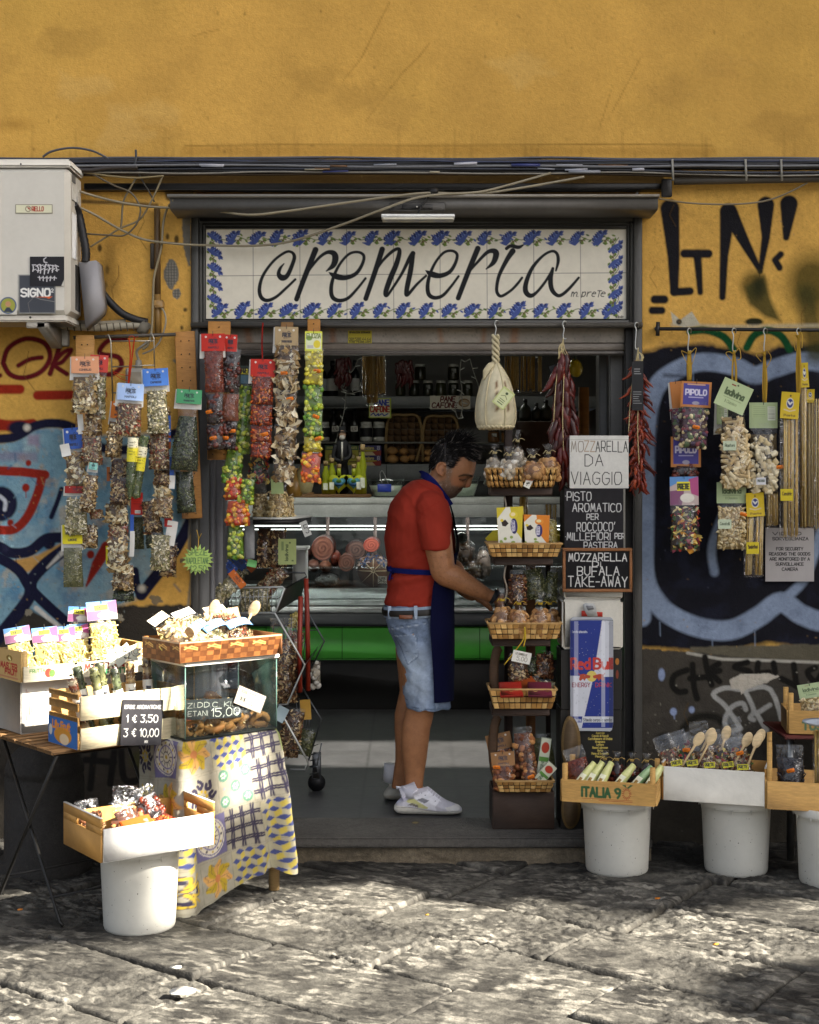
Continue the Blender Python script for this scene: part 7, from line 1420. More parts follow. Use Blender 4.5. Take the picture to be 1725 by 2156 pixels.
# pail with the white crate
def pail(label,x,y,z0=0,h=.31,rt=.147,rb=.127):
    o=Vector((x,y,z0));T=thing('white_bucket',label,'bucket',o,'white plastic buckets under the crates');b=MB();c0=lin('#c6c4ba');pr=[(.001,.002),(rb-.012,0),(rb-.003,.005),(rb,.014)]+[(rb+(rt-.008-rb)*i/12,.014+(h-.055)*i/12)for i in range(1,13)]+[(rt-.007,h-.04),(rt-.002,h-.038),(rt-.002,h-.03),(rt-.006,h-.027)]
    n=72;vs=[];cc=[];rs=np.random.RandomState(int(x*97+500));ph=rs.rand(400,3)
    for r_,z in pr:
        for i in range(n):a=2*math.pi*i/n;vs.append(o+Vector((r_*math.cos(a),r_*math.sin(a),z)));cc.append(c0*(1-.10*max(0,.06-z)/.06-.05*(math.sin(a*3+z*20)*.5+.5)))
    fs=[(i*n+k_,i*n+(k_+1)%n,(i+1)*n+(k_+1)%n,(i+1)*n+k_)for i in range(len(pr)-1)for k_ in range(n)];b.add(vs,fs,np.array(cc))
    for q in range(120):
        a=ph[q,0]*6.28;z=.01+ph[q,1]**1.5*(h-.07);r_=rb+(rt-.008-rb)*(z-.014)/(h-.055)+.0004;s=.0009+.0018*ph[q,2]**3;t_=Vector((-math.sin(a),math.cos(a),0));p=o+Vector((math.cos(a)*r_,math.sin(a)*r_,z));b.add([p-t_*s,p-Vector((0,0,s*1.3)),p+t_*s,p+Vector((0,0,s*1.2))],[(0,1,2,3)],'#4a463c' if q%3 else '#7d7768')
    b.build('body',PLASTIC,T,auto=50);b=MB();b.lathe([(rt-.008,h-.03),(rt+.005,h-.03),(rt+.006,h-.004),(rt+.003,h),(rt-.008,h-.001),(rt-.010,h-.012),(.001,h-.013)],o,72,'#cfcdc4');b.build('rim',PLASTIC,T,auto=50);b=MB()
    for i in range(12):a=2*math.pi*i/12+.2;p=o+Vector((math.cos(a)*(rt+.002),math.sin(a)*(rt+.002),h-.05));b.tube([p,p+Vector((0,0,.018))],[.0012,.0035],6,'#c6c4ba')
    b.build('tab',PLASTIC,T);return T
pail('white bucket standing in the sun at the front left under a white crate',-.965,-1.175)
WMx=F4((-1.031,-1.487,.312),36)
crate('white painted crate with hand holes on the sunlit bucket at the front left',WMx,.415,.315,.112,.148,'#d8d6cf',hole=True,inner='#b98a48')
fbag('clear bag of small biscuits at the left end of the white crate',WMx,.06,.2,.01,.10,.16,'bean',None,4,-20,.03,group='packets in the white sunlit crate');fbag('tall clear bag with an empty top standing in the white crate',WMx,.15,.15,.01,.11,.2,'nut',None,-6,-12,.03,group='packets in the white sunlit crate',top=.6)
fbag('bag of orange chips lying at the right end of the white crate',WMx,.31,.12,.02,.13,.12,'chili',None,20,-50,.03,group='packets in the white sunlit crate');fbag('small bag of brown bites in the middle of the white crate',WMx,.22,.2,.02,.1,.15,'nut',None,10,-40,.03,group='packets in the white sunlit crate')
b=lmb(WMx@Matrix.Translation((.17,.06,.075))@Matrix.Rotation(.35,4,'Z')@Matrix.Rotation(-.7,4,'X'));b.rbox((-.07,0,-.05),(.07,.012,.05),.003,'#c9561e');b.rbox((.03,-.0015,.02),(.05,-.0005,.035),.0005,'#e0a878');tag(b.build('orange_packet',CARD),'flat orange packet leaning inside the white sunlit crate','packet')
fbag('reddish packet leaning at the back of the white crate',WMx,.31,.25,.06,.1,.12,'dark',None,15,-20,.02,group='packets in the white sunlit crate')
# stool, tablecloth, glass case
SM=F4((-.835,-1.035,0),41.5);st=thing('stool','wooden stool with round legs hidden under the patterned tablecloth','stool',tuple(SM.translation),None,math.radians(41.5))
b=lmb(SM);b.rbox((.0,.0,.59),(.43,.28,.622),.004,'#8a6a42');b.build('seat',WOODX,st)
for x in(.035,.445):
    for y in(.04,.25):b=lmb(SM);b.tube([(x,y,.589),(x,y,0)],.021,14,'#a88a5c');b.build('leg',WOOD,st)
ns_,nt_=300,190;sL,sF,sR=.30,.44,.26;tot=sL+sF+sR
ss=np.linspace(0,tot,ns_);tt_=np.linspace(0,1,nt_);Sg,Tg=np.meshgrid(ss,tt_)
drop=np.interp(ss,[0,.2,sL-.02,sL+.05,sL+.2,sL+sF-.05,sL+sF+.02,sL+sF+.12,tot],[.40,.52,.615,.612,.575,.505,.555,.50,.42])[None,:]
Zd=Tg*(drop+.05)
def pathxy(s):
    x=np.where(s<sL,-.008,np.where(s<sL+sF,s-sL-.008,sF-.0));y=np.where(s<sL,sL-s-.008,np.where(s<sL+sF,-.012,s-sL-sF-.012));return x,y
def smo(a,n=9): 
    k_=np.ones(n)/n;p=np.pad(a,n,mode='reflect',reflect_type='odd');return np.convolve(p,k_,'same')[n:-n]
px_,py_=pathxy(ss);px_=smo(smo(px_));py_=smo(smo(py_));tx,ty=np.gradient(px_),np.gradient(py_);ln=np.hypot(tx,ty)+1e-9;nx_,ny_=ty/ln,-tx/ln
fz=np.clip((Zd-.05)/.55,0,1);fold=np.zeros_like(Zd)
for c_,w_,a_ in((sL-.005,.05,.055),(sL+sF+.012,.036,.085),(sL+sF-.075,.028,.035),(sL+.10,.05,.016),(.12,.04,.035),(sL+.24,.06,-.008),(sL+sF+.13,.04,.04)):fold+=a_*np.exp(-((Sg-c_+.02*Tg*np.sign(c_-sL-.2))/w_)**2)*fz**.8
fold+=(fbm(Sg,Zd,.09,4,3)-.5)*.014*np.clip(Zd/.1,0,1)
over=np.clip(1-Zd/.05,0,1);X=px_[None]+nx_[None]*(fold-over*.035);Yc=py_[None]+ny_[None]*(fold-over*.035);Zc=.634-np.clip(Zd-.035,0,9)-.0*over;Zc=np.where(Zd<.035,.634-.003*(Zd/.035)**2,Zc)
c=Cv(0,0,tot,.7,.0022,'#9d9887');BLU,YEL,OUT='#454d7c','#b0962f','#383446'
def patch(cx,cy_,s,kind,rot):
    cr,sr=math.cos(rot),math.sin(rot);T=lambda q:[(cx+s*(a*cr-d*sr),cy_+s*(a*sr+d*cr))for a,d in q]
    sq=[(-.5,-.5),(.5,-.5),(.5,.5),(-.5,.5)]
    if kind==0:
        c.poly(T(sq),'#a49e84')
        for i in range(-2,3):
            for j in range(-2,3):
                x=i*.25+(.125 if j%2 else 0);y=j*.22
                if abs(x)<.45 and abs(y)<.45:c.poly(T([(x-.12,y),(x,y-.075),(x+.12,y),(x,y+.075)]),BLU);c.poly(T([(x,y+.075),(x+.12,y),(x+.12,y+.14),(x,y+.21)]),'#b9a850')
    elif kind==1:
        for i in range(8):
            a=i*math.pi/4;c.stroke(T([(.08*math.cos(a),.08*math.sin(a)),(.26*math.cos(a),.26*math.sin(a)),(.42*math.cos(a+.25),.42*math.sin(a+.25))]),[s*.06,s*.12,s*.06],YEL if i%2 else '#c99a58');c.stroke(T([(.1*math.cos(a),.1*math.sin(a)),(.36*math.cos(a),.36*math.sin(a))]),s*.008,OUT,a=.6);c.stroke(T([(.3*math.cos(a+.1),.3*math.sin(a+.1)),(.44*math.cos(a+.35),.44*math.sin(a+.35)),(.36*math.cos(a+.5),.36*math.sin(a+.5))]),s*.01,OUT,a=.6)
        c.ell(cx,cy_,s*.1,s*.1,'#b9784a')
    elif kind==2:
        for i in range(-1,2):
            for j in range(-1,2):
                x,y=T([(i*.33,j*.33)])[0]; 
                if(i+j)%2==0:c.ell(x,y,s*.15,s*.15,'#5f8470');[c.ell(x+s*.06*math.cos(a),y+s*.06*math.sin(a),s*.03,s*.022,'#c4cdb8',rot=a)for a in np.arange(0,6.2,1.05)]
                else:c.poly([(x-s*.04,y),(x,y-s*.05),(x+s*.04,y),(x,y+s*.05)],'#8d93a0')
    elif kind==3:
        for k_ in(-.3,0,.3):
            for d_ in(-.03,.03):c.stroke(T([(-.5,k_+d_),(.5,k_+d_)]),s*.024,OUT);c.stroke(T([(k_+d_,-.5),(k_+d_,.5)]),s*.024,OUT)
    elif kind==4:
        c.poly(T(sq),'#6b6688'); 
        for r_,cc in((.46,'#cdc8b8'),(.43,'#6b6688'),(.40,'#cfc9b4'),(.30,'#77719a'),(.26,'#cfc9b4'),(.14,OUT),(.12,'#d0cab6'),(.05,YEL)):c.ell(cx,cy_,s*r_,s*r_,cc)
        for i in range(12):a=i*.5236;x,y=T([(.35*math.cos(a),.35*math.sin(a))])[0];c.ell(x,y,s*.03,s*.03,YEL if i%2 else OUT);c.stroke(T([(.13*math.cos(a),.13*math.sin(a)),(.24*math.cos(a),.24*math.sin(a))]),s*.01,OUT)
    elif kind==5:
        for i in range(4):
            a=i*1.5708+.785
            for q in(-1,1):c.stroke(T([(.06*math.cos(a),.06*math.sin(a)),(.22*math.cos(a+.25*q),.22*math.sin(a+.25*q)),(.36*math.cos(a+.4*q),.36*math.sin(a+.4*q)),(.33*math.cos(a+.75*q),.33*math.sin(a+.75*q)),(.25*math.cos(a+.6*q),.25*math.sin(a+.6*q))]),s*.045,OUT,smooth=4);c.stroke(T([(.06*math.cos(a),.06*math.sin(a)),(.22*math.cos(a+.25*q),.22*math.sin(a+.25*q)),(.36*math.cos(a+.4*q),.36*math.sin(a+.4*q)),(.33*math.cos(a+.75*q),.33*math.sin(a+.75*q))]),s*.032,'#c2a63e',smooth=4)
            c.stroke(T([(.2*math.cos(a),.2*math.sin(a)),(.48*math.cos(a),.48*math.sin(a))]),s*.03,'#b9a04a')
    elif kind==6:c.poly(T(sq),'#8d9460')
    elif kind==7:
        for i in range(7):a=i*.9;c.stroke(T([(.4*math.cos(a),.4*math.sin(a)),(.3*math.cos(a+.3),.3*math.sin(a+.3)),(.2*math.cos(a),.2*math.sin(a)),(.3*math.cos(a-.2),.3*math.sin(a-.2))]),s*.045,OUT,smooth=4);c.ell(cx+s*.12*math.cos(a),cy_+s*.12*math.sin(a),s*.04,s*.04,YEL)
    if kind!=6:c.stroke(T(sq+sq[:1]),s*.006,'#77705f',a=.5)
lay={(0,0):7,(1,0):4,(2,0):1,(3,0):0,(4,0):3,(5,0):6,(6,0):1,(0,1):5,(1,1):1,(2,1):7,(3,1):2,(4,1):3,(5,1):5,(6,1):0,(0,2):3,(1,2):0,(2,2):4,(3,2):3,(4,2):0,(5,2):4,(6,2):7,(0,3):2,(1,3):5,(2,3):1,(3,3):0,(4,3):0,(5,3):1,(6,3):5}
for(i,j),kd in lay.items():patch(.08+i*.152+(j-1)*.035,.085+j*.158-(i-2)*.018,.152,kd,-.12)
c.mott(.08,.12);c.mott(.01,.06,7)
iu=np.clip((Sg/tot*(c.nx-1)).round().astype(int),0,c.nx-1);iv=np.clip((Zd/.7*(c.ny-1)).round().astype(int),0,c.ny-1);cc=c.c[iv,iu]
b=lmb(SM);XX=np.stack([X,Yc,Zc],-1);b.sheet(XX[::-1],cc[::-1]);b.sheet((XX-np.stack([nx_[None]*.0015+0*X,ny_[None]*.0015+0*X,0*X],-1))[::2,::2],cc[::2,::2]*.8);b.rbox((-.0,.02,.6225),(.44,.27,.6345),.003,'#d4cfbd')
tag(b.build('tablecloth',CLOTHM),'majolica patterned yellow blue and white tablecloth draped over the stool under the glass case','tablecloth')
GM=F4((-.825,-1.03,.636),40.8);L_,D_,H_=.41,.262,.275;gc_=thing('glass_case','glass tank full of ring shaped biscuits on the patterned tablecloth','display case',tuple(GM.translation),None,math.radians(40.8))
for nm,a,d in(('glass_pane',(0,0,.008),(L_,.005,H_)),('glass_pane',(0,D_-.005,.008),(L_,D_,H_)),('glass_pane',(0,.0055,.008),(.005,D_-.0055,H_)),('glass_pane',(L_-.005,.0055,.008),(L_,D_-.0055,H_))):b=lmb(GM);b.box(a,d);b.build(nm,GLASS,gc_)
b=lmb(GM);b.rbox((-.003,-.003,0),(L_+.003,D_+.003,.0075),.002,'#1d2422');b.build('base',RUBBER,gc_)
for x in(.0,L_):
    for y in(0,D_):b=lmb(GM);b.tube([(x,y,.008),(x,y,H_)],.0028,6,'#5d7a70');b.build('glass_edge',mat('edge_glass',.15,spec=.6),gc_)
b=lmb(GM);b.rbox((-.008,-.012,H_+.0005),(L_+.008,D_+.01,H_+.016),.003,'#dcdad2');tag(b.build('lid_board',FOAM),'white board lying as a lid on the glass tank','lid')
for i in range(26):
    x=R.uniform(.05,L_-.05);y=R.uniform(.04,D_-.04)if i>9 else R.uniform(.035,.07);z=.035+(.03 if i>9 else 0)+R.uniform(0,.05)*(i>14);r_=R.uniform(.026,.034);Mx=GM@Matrix.Translation((x,y,z))@Matrix.Rotation(R.uniform(-1,1)+(1.2 if i<10 else 0),4,'X')@Matrix.Rotation(R.uniform(-.5,.5),4,'Y');b=lmb(Mx);n=16
    pts=[Vector((math.cos(2*math.pi*k_/n)*r_,math.sin(2*math.pi*k_/n)*r_,0))for k_ in range(n+1)];b.tube(pts,[.0125*R.uniform(.85,1.2)for _ in pts[:-1]]+[.0125],8,np.array([jit('#946838',.25)for _ in pts]))
    for _ in range(16):a=R.uniform(0,6.28);q=R.uniform(0,6.28);piece(b,'flake',Vector((math.cos(a)*(r_+.013*math.cos(q)),math.sin(a)*(r_+.013*math.cos(q)),.013*math.sin(q))),.006,jit(R.choice(['#c9a873','#7d5428','#dcc49a']),.2))
    tag(b.build('ring_biscuit',FOOD),'brown nut crusted ring biscuit heaped in the glass tank','biscuit','ring biscuits in the glass tank')
b=lmb(GM)
for i in range(420):piece(b,'flake',(R.uniform(.012,L_-.012),R.uniform(.01,D_-.012),R.uniform(.009,.018)),.006,jit(R.choice(['#b08a54','#8d6534','#c9a873','#6e4a24']),.2))
o=b.build('biscuit_crumbs',FOOD);tag(o,'nut crumbs covering the bottom of the glass tank','crumbs',kind='stuff')
c=Cv(0,0,.25,.075,.0012,'#2b2d30');c.mott(.03,.25);c.text('ZI.DD.C. KIL',.008,.012,.018,'#b9b8b0',.0009,fit=.22,wob=.4);c.text('ETANI',.012,.043,.018,'#c4c2ba',.0009,fit=.085,wob=.3);c.text('15,00',.115,.036,.03,'#d6d4cc',.0014,fit=.125,wob=.2)
b=lmb(GM@Matrix.Translation((.008,.0075,.15))@Matrix.Rotation(.06,4,'Y'));b.canvas(c,(0,0,0),(1,0,0),(0,0,-1),.002,'#2b2d30');tag(b.build('price_board',BOARD),'slate price card reading 15,00 inside the front of the glass tank','price board')
c=Cv(0,0,.135,.07,.0012,'#a8a499');c.stroke([(0,0),(.135,0),(.135,.07),(0,.07),(0,0)],.0015,'#4a3a30')
for i in range(5):c.rect(.05,.012+i*.010,.05+R.uniform(.03,.07),.0145+i*.010,'#55534f')
for i in range(14):c.rect(.012+i*.0026,.036,.012+i*.0026+R.choice([.0008,.0016]),.052,'#1c1c1c')
c.text('ZUCCHERO',.015,.01,.012,'#a89048',.0009,fit=.03)
b=lmb(GM@Matrix.Translation((.238,-.004,.185))@Matrix.Rotation(.42,4,'Y'));b.canvas(c,(0,0,0),(1,0,0),(0,0,-1),.002,'#d6d2c6');tag(b.build('ingredient_label',CARD),'tilted white ingredient label with a bar code on the glass tank','label')
# basket on the lid
KM=F4((-.838,-1.075,.929),40);bk=thing('woven_basket','shallow orange brown basket of pasta bags on top of the glass tank','basket',tuple(KM.translation),None,math.radians(40))
def wpaint(c,w,h):
    n=max(3,int(w/.030));m=4
    for i in range(n):
        for j in range(m):x0,y0=w*i/n,h*j/m;c.rect(x0,y0,x0+w/n,y0+h/m,jit('#643a1b',.2)if(i+j)%2 else jit('#84532a',.2));c.rect(x0,y0,x0+w/n,y0+h*.02,'#5a3014',.8);c.rect(x0,y0,x0+.0015,y0+h/m,'#5a3014',.7)
    for x in np.arange(.05,w,.1):c.stroke([(x-.028,h*.36),(x,h*.22),(x+.028,h*.34)],.0022,'#d6ab62');c.stroke([(x-.028,h*.24),(x+.028,h*.42)],.0022,'#d6ab62')
    c.rect(0,0,w,h*.07,'#c9b090');c.mott(.01,.15)
L2,D2,H2,fl_=.43,.25,.078,.02
def wall4(o,ex,ey,w,h,name):
    c=Cv(0,0,w,h,.0018,'#a86a32');wpaint(c,w,h);b=lmb(KM);b.canvas(c,o,ex,ey,.005,'#7d5230');b.build(name,WICK,bk)
wall4((-.01,-fl_,H2),(1,0,0),Vector((0,fl_,-H2)).normalized(),L2+.02,H2*1.03,'front_side');wall4((-.012,D2,H2),(0,-1,0),Vector((0,0,-1)),D2+fl_-.002,H2,'end_side');wall4((L2+.012,-fl_+.002,H2),(0,1,0),(0,0,-1),D2+fl_-.002,H2,'end_side');b=lmb(KM);b.rbox((-.01,D2,0),(L2+.01,D2+.005,H2),.001,'#a86a32');b.rbox((0,0,.001),(L2,D2-.001,.006),.001,'#8a5a30');b.build('back_side',WICK,bk)
def band(T,M,x,y,z,w,fr,txt_): 
    c=Cv(-w/2,0,w/2,.04,.0016,'#5f8ab4');c.text(txt_,-w*.42,.007,.027,'#e6e8e8',.0026,fit=w*.82);b=MB();b.canvas(c,M@Vector((x,y,z))+fr@Vector((-w/2,-.034,.0)),fr@Vector((1,0,0)),fr@Vector((0,0,-1)),.0012,'#5f8ab4',bend=lambda p,q:-.006+.014*(2*p-1)**2);b.build('paper_band',CARD,T)
GB='pasta gift bags in the basket on the glass tank'
for x,y,tl,kd,tx_,lb,hd_ in((.12,.06,30,'rig','SALU','gift bag with the blue SALU band at the left of the basket','#cfc4ac'),(.21,.08,18,'pale','SALUTI','gift bag with blue SALUTI band and white card, middle of the basket','#dcd8cc'),(.33,.09,8,'mixr','UTI DA NA','gift bag with the blue UTI DA NA band at the right','#d4c6a4')):
    T=fbag(lb,KM,x,y,.04,.14,.215,kd,hd_,tl,-52,.034,.04,.10,None,GB,'gift_bag');band(T,KM,x-.028*math.sin(math.radians(tl))*0-.0,y+.06,.105,.115,KM.to_3x3()@frame_of(-tl,0,-52),tx_)
fbag('tan folded top bag standing behind the right gift bag',KM,.33,.17,.02,.15,.15,'rig','#a8875a',6,-20,.04,.05,.16,lambda c,w,h:None,GB,'gift_bag');fbag('noodle bag peeping out at the left end of the basket',KM,.04,.1,.02,.10,.11,'noodle','#b9935a',0,-30,.03,.03,.1,lambda c,w,h:None,GB,'gift_bag')
fbag('bag of mixed bits behind the left gift bag',KM,.16,.17,.02,.13,.13,'pale','#cbbf9e',12,-25,.035,.035,.12,lambda c,w,h:None,GB,'gift_bag')
def spoon(label,M,p,q,s=1,group='wooden spoons'):
    a=M@Vector(p);d=M@Vector(q);ax=(d-a).normalized();L=(d-a).length;b=MB();sd=ax.cross(Vector((0,-1,.2))).normalized();up=sd.cross(ax)
    b.tube([a,a.lerp(d,.5),a.lerp(d,.72)],[.005*s,.0045*s,.006*s],8,'#cdb184');vs=MB;n=14
    R3=Matrix((sd,up,ax)).transposed();b.ell(a.lerp(d,.85),(.021*s,.005*s,.034*s),'#d6bd92',R3,14,8);return tag(b.build('wooden_spoon',WOOD),label,'spoon',group)
spoon('wooden spoon standing up behind the right gift bag',KM,(.36,.16,.05),(.405,.1,.19),1.0,'wooden spoons in the basket on the glass tank');spoon('wooden spoon behind the middle gift bag',KM,(.2,.17,.05),(.245,.14,.2),1.0,'wooden spoons in the basket on the glass tank');spoon('wooden spoon at the left end of the basket',KM,(.1,.1,.03),(.055,.02,.12),.9,'wooden spoons in the basket on the glass tank')
# ================================================================ wire display rack at the left of the door
RA,RB=.12,.42
wr=thing('wire_rack','tiered wire display rack with sloped baskets and red posts inside the left of the door','display rack',P(640,1650,.3))
WG,WD='#8b8d8c','#55575a'
def m_(x,y,Y=RA):return P(*cM(x,y),Y)
def wires(name,polys,r,col,par=wr,m=STEEL):
    b=MB()
    for pts,Y in polys:b.tube([m_(x,y,Y)for x,y in pts],r,6,col)
    return b.build(name,m,par)
T1=[((45,800),(45,640),(525,630),(470,800),(45,800))]
wires('basket_frame',[([(45,800),(50,650),(65,638),(515,628),(525,640),(470,790),(455,800),(45,800)],RA)],.0055,'#a6a8a6')
wires('basket_wires',[([(x,640),(x+(-6 if x>300 else 4),795)],RA+.002)for x in range(85,500,30)]+[([(45,700),(500,690)],RA+.003)],.0022,WG)
wires('basket_side',[([(440,560),(560,532),(660,535),(672,560),(525,640)],RB)],.0045,WD)
b=MB();b.add([m_(530,645,RA),m_(670,565,RB),m_(638,690,RB),m_(475,795,RA)],[(0,1,2,3)],'#6d6f70');b.build('side_panel',STEEL,wr)
wires('side_frame',[([(430,800),(462,802),(660,1140),(545,1400),(470,1404)],RA)],.0055,'#a6a8a6');wires('side_frame',[([(590,685),(625,700),(788,985),(655,1262)],RB)],.0045,WD)
wires('basket_wires',[([(560+i*26,1120+i*3),(575+i*30,800+i*60)],RB-.05)for i in range(5)]+[([(430,1070),(600,1068)],RA),([(585,915),(740,912)],RB),([(450,850),(470,1400)],RB),([(520,830),(530,1390)],RB)],.0024,WD)
b=MB();b.add([m_(655,1145,RA),m_(775,980,RB),m_(655,1170,RB),m_(548,1395,RA)],[(0,1,2,3)],'#5d5f61');b.build('side_panel',STEEL,wr)
wires('side_frame',[([(475,1440),(500,1450),(682,1780),(660,1830),(560,1830)],RA)],.0055,'#a6a8a6');wires('side_frame',[([(620,1255),(768,1500),(668,1822)],RB)],.0045,WD)
wires('basket_wires',[([(600+i*22,1330+i*30),(625+i*16,1680-i*10)],RB)for i in range(5)]+[([(570,1700),(650,1705)],RA)],.0022,WD)
wires('basket_frame',[([(700,1680),(770,1655),(740,1800),(690,1810)],RB),([(690,1735),(765,1715)],RB),([(695,1770),(755,1760)],RB),([(690,1860),(745,1850),(745,1810),(690,1815)],RB)],.0035,WD)
for p_,Y in(([(632,690),(625,1000),(628,1320)],.2),([(668,572),(678,900),(682,1310)],.3)):b=MB();b.tube([m_(*q,Y)for q in p_],.011,8,'#8a2c18');b.build('post',PAINTM,wr)
b=MB();o=P(667,1640,.55);o.z=FZ+.042;b.tube([o+Vector((0,-.012,0)),o+Vector((0,.012,0))],.042,18,'#161618');b.build('castor',RUBBER,wr);b=MB();b.rbox(tuple(o+Vector((-.02,-.02,.02))),tuple(o+Vector((.02,.02,.14))),.003,'#4a4c4e');b.build('castor_fork',STEEL,wr)
GR='bags in the wire display rack'
def mbag(label,x,y0,y1,w,Y,kd,hdr=None,tilt=0,**kw):u,v0=cM(x,y0);return bag(label,u,v0,cM(0,y1)[1],w*.32,Y,kd,hdr,tilt,group=GR,name='pasta_bag',back=False,**kw)
for i,(x,y,tl,cc,lb)in enumerate(((110,505,-38,'#2a4f9c','first'),(165,480,-42,'#2c4688','second'),(225,500,-45,'#3156a8','third'),(300,470,-48,'#24407c','fourth'),(365,480,-50,'#a0501c','fifth, brown carded'))):mbag(f'{lb} of the fanned blue carded bags lying in the top wire basket',x-40,y-30,y+220,90,.14+.05*i,'pale',(cc,22,34),tl,t=.02)
mbag('bag under an orange card lying at the front of the top wire basket',235,560,800,120,.1,'pale',('#c96a24',16,42),-50,t=.025,hname=('LA','PRETE','TROFIE'));mbag('herb bag at the right end of the top wire basket',520,500,720,130,.3,'mixr',None,-40,t=.03);mbag('bag of pale pasta lying along the top wire basket front',330,620,790,220,.2,'pale',None,0,t=.03,top=.02)
mbag('tall bag of brown noodles in the middle tier of the wire rack',510,830,1400,170,.2,'dkm',None,2,t=.05,top=.25);mbag('paler bag of noodles at the right of the middle tier',610,900,1240,130,.34,'mixr',None,-12,t=.04);mbag('bag in the lowest tier of the wire rack',600,1420,1750,150,.25,'dkm',None,-10,t=.04);mbag('pasta bag with yellow contents at the back of the top tier',590,800,900,60,.4,'noodle',None,0,t=.02);mbag('green mix bag low at the right of the wire rack',690,1560,1740,110,.42,'herb',None,-15,t=.03);mbag('clear bag with white band on the right side of the middle tier',735,1110,1290,60,.43,'almond',None,0,t=.03)
card('pale blue tag hanging on the lower tier of the wire rack',cM(525,1420),.1,24,32,'#9fb2b8',-28);card('yellow tag on the lower tier of the wire rack',cM(660,1370),.3,22,42,'#b98f3c',4);card('small green tag pinned above the fanned blue carded bags',cC(668,1900),.06,20,15,'#6dae6a',-12)
# ================================================================ brown stand with baskets
SY0=-.215;STZ=FZ+.003
sd=thing('display_stand','narrow dark brown wooden stand of shelves carrying baskets right of the man','shelf stand',(P(1102,0,SY0).x,SY0,STZ))
def sbox(name,u0,v0,u1,v1,y0,y1,col,m=WOOD):b=MB();fbox(b,u0,v0,u1,v1,y0,y1,col);return b.build(name,m,sd)
BRN_='#33241b';zb_=STZ
p=P(1037,1747,SY0);q=P(1168,1668,SY0);b=MB();b.rbox((p.x,SY0,STZ),(q.x,SY0+.24,q.z),.004,'#3a2a20');b.build('base_box',WOOD,sd)
for u0,v0,u1,v1 in((1034,1026,1164,1043),(1040,1173,1165,1190),(1036,1346,1160,1361),(1036,1493,1158,1508)):sbox('shelf',u0,v0,u1,v1,SY0,SY0+.22,'#3d2d23')
for u0,u1,y0,cc in((1062,1080,SY0+.2,'#2a1c15'),(1108,1128,SY0+.225,'#6b4524'),(1150,1160,SY0+.225,'#2a1c15')):sbox('post',u0,900 if u0<1100 else 1100,u1,1667,y0,y0+.02,cc)
for x,y0,y1 in((1048,1362,1480),(1046,1508,1640)):
    b=MB();pts=[P(x+6-14*math.sin(t),(y0+y1)/2-(y1-y0)/2*math.cos(t),SY0+.12)for t in np.linspace(0,3.14,12)];b.tube(pts,.010,8,'#4a3420',flat=2);b.build('side_board',WOOD,sd)
b=MB();b.tube(curve([P(x,y,SY0+.06)for x,y in((1062,1044),(1066,1066),(1060,1090),(1067,1115),(1061,1140),(1066,1172))],4),.005,6,'#8d857a');b.tube(curve([P(x,y,SY0+.06)for x,y in((1066,1190),(1062,1215),(1068,1240),(1063,1270))],4),.005,6,'#8d857a');b.build('chain',STEEL,sd)
def strip_basket(label,u0,v0,u1,v1,Y,dep=.15,flare=8,braid=False,cols=('#b98f52','#a0763c','#cfa868','#8a6230')):
    T=thing('strip_basket',label,'basket',P((u0+u1)/2,v1,Y),'woven baskets on the brown stand');k=S(Y);b=MB();n=int((u1-u0)/(12 if not braid else 11));m=3
    W0=(u1-u0)*k;H0=(v1-v0)*k;o=P(u0,v0,Y);fl=flare*k
    def quad(side,i,j,nn,mm):
        if side==0:f=lambda s,t:o+Vector((W0*s+fl*t*(1-2*s),-.004+fl*(t-1)*.5,-H0*t))
        else:f=lambda s,t:o+Vector((W0-fl*t,dep*s,-H0*t))if side==1 else o+Vector((fl*t,dep*s,-H0*t))
        if braid:
            for q_ in(0,1):a=f((i+.05+q_*.5)/nn,(j+.0)/mm);c_=f((i+.5+(.0 if q_ else .0)+q_*.0)/nn,(j+1.0)/mm);b.tube([a,a.lerp(c_,.5)+Vector((0,-.006,0)),c_],[.003,.0058,.003],6,jit(R.choice(cols),.2))
            return
        up=(i+j)%2;pts=[f(s,t)for s,t in(((i+.05)/nn,(j+.1)/mm),((i+.95)/nn,(j+.1)/mm),((i+.95)/nn,(j+.92)/mm),((i+.05)/nn,(j+.92)/mm))];bul=Vector((0,-.007 if up else-.001,0))if side==0 else Vector((.006 if up else 0,0,0));mid=[(pts[0]+pts[1])/2+bul,(pts[3]+pts[2])/2+bul]
        b.add([pts[0],mid[0],pts[1],pts[2],mid[1],pts[3]],[(0,5,4,1),(1,4,3,2)],jit(R.choice(cols),.15))
    for i in range(n):
        for j in range(m):quad(0,i,j,n,m)
    for sdx in(1,2):
        for i in range(8):
            for j in range(m):quad(sdx,i,j,8,m)
    b.add([o+Vector((.003,0,0)),o+Vector((W0-.003,0,0)),o+Vector((W0-fl,.004,-H0)),o+Vector((fl,.004,-H0))],[(0,3,2,1)],'#33200f');b.build('weave',WICK,T);b=MB();c0=o+Vector((0,-.005,0));pts=[c0,c0+Vector((W0,0,0)),c0+Vector((W0,dep,0)),c0+Vector((0,dep,0)),c0]; 
    for a,d in zip(pts,pts[1:]):b.tube([a,d],.0055,7,'#b08c58')
    b.build('rim',WICK,T);b=MB();b.rbox((o.x+fl,Y,o.z-H0),(o.x+W0-fl,Y+dep,o.z-H0+.006),.001,'#7d5c34');b.build('base',WICK,T);b=MB();b.rbox((o.x+fl,Y+dep-.006,o.z-H0+.007),(o.x+W0-fl,Y+dep,o.z),.001,'#8a683c');b.build('back_side',WICK,T)
BY=SY0-.02
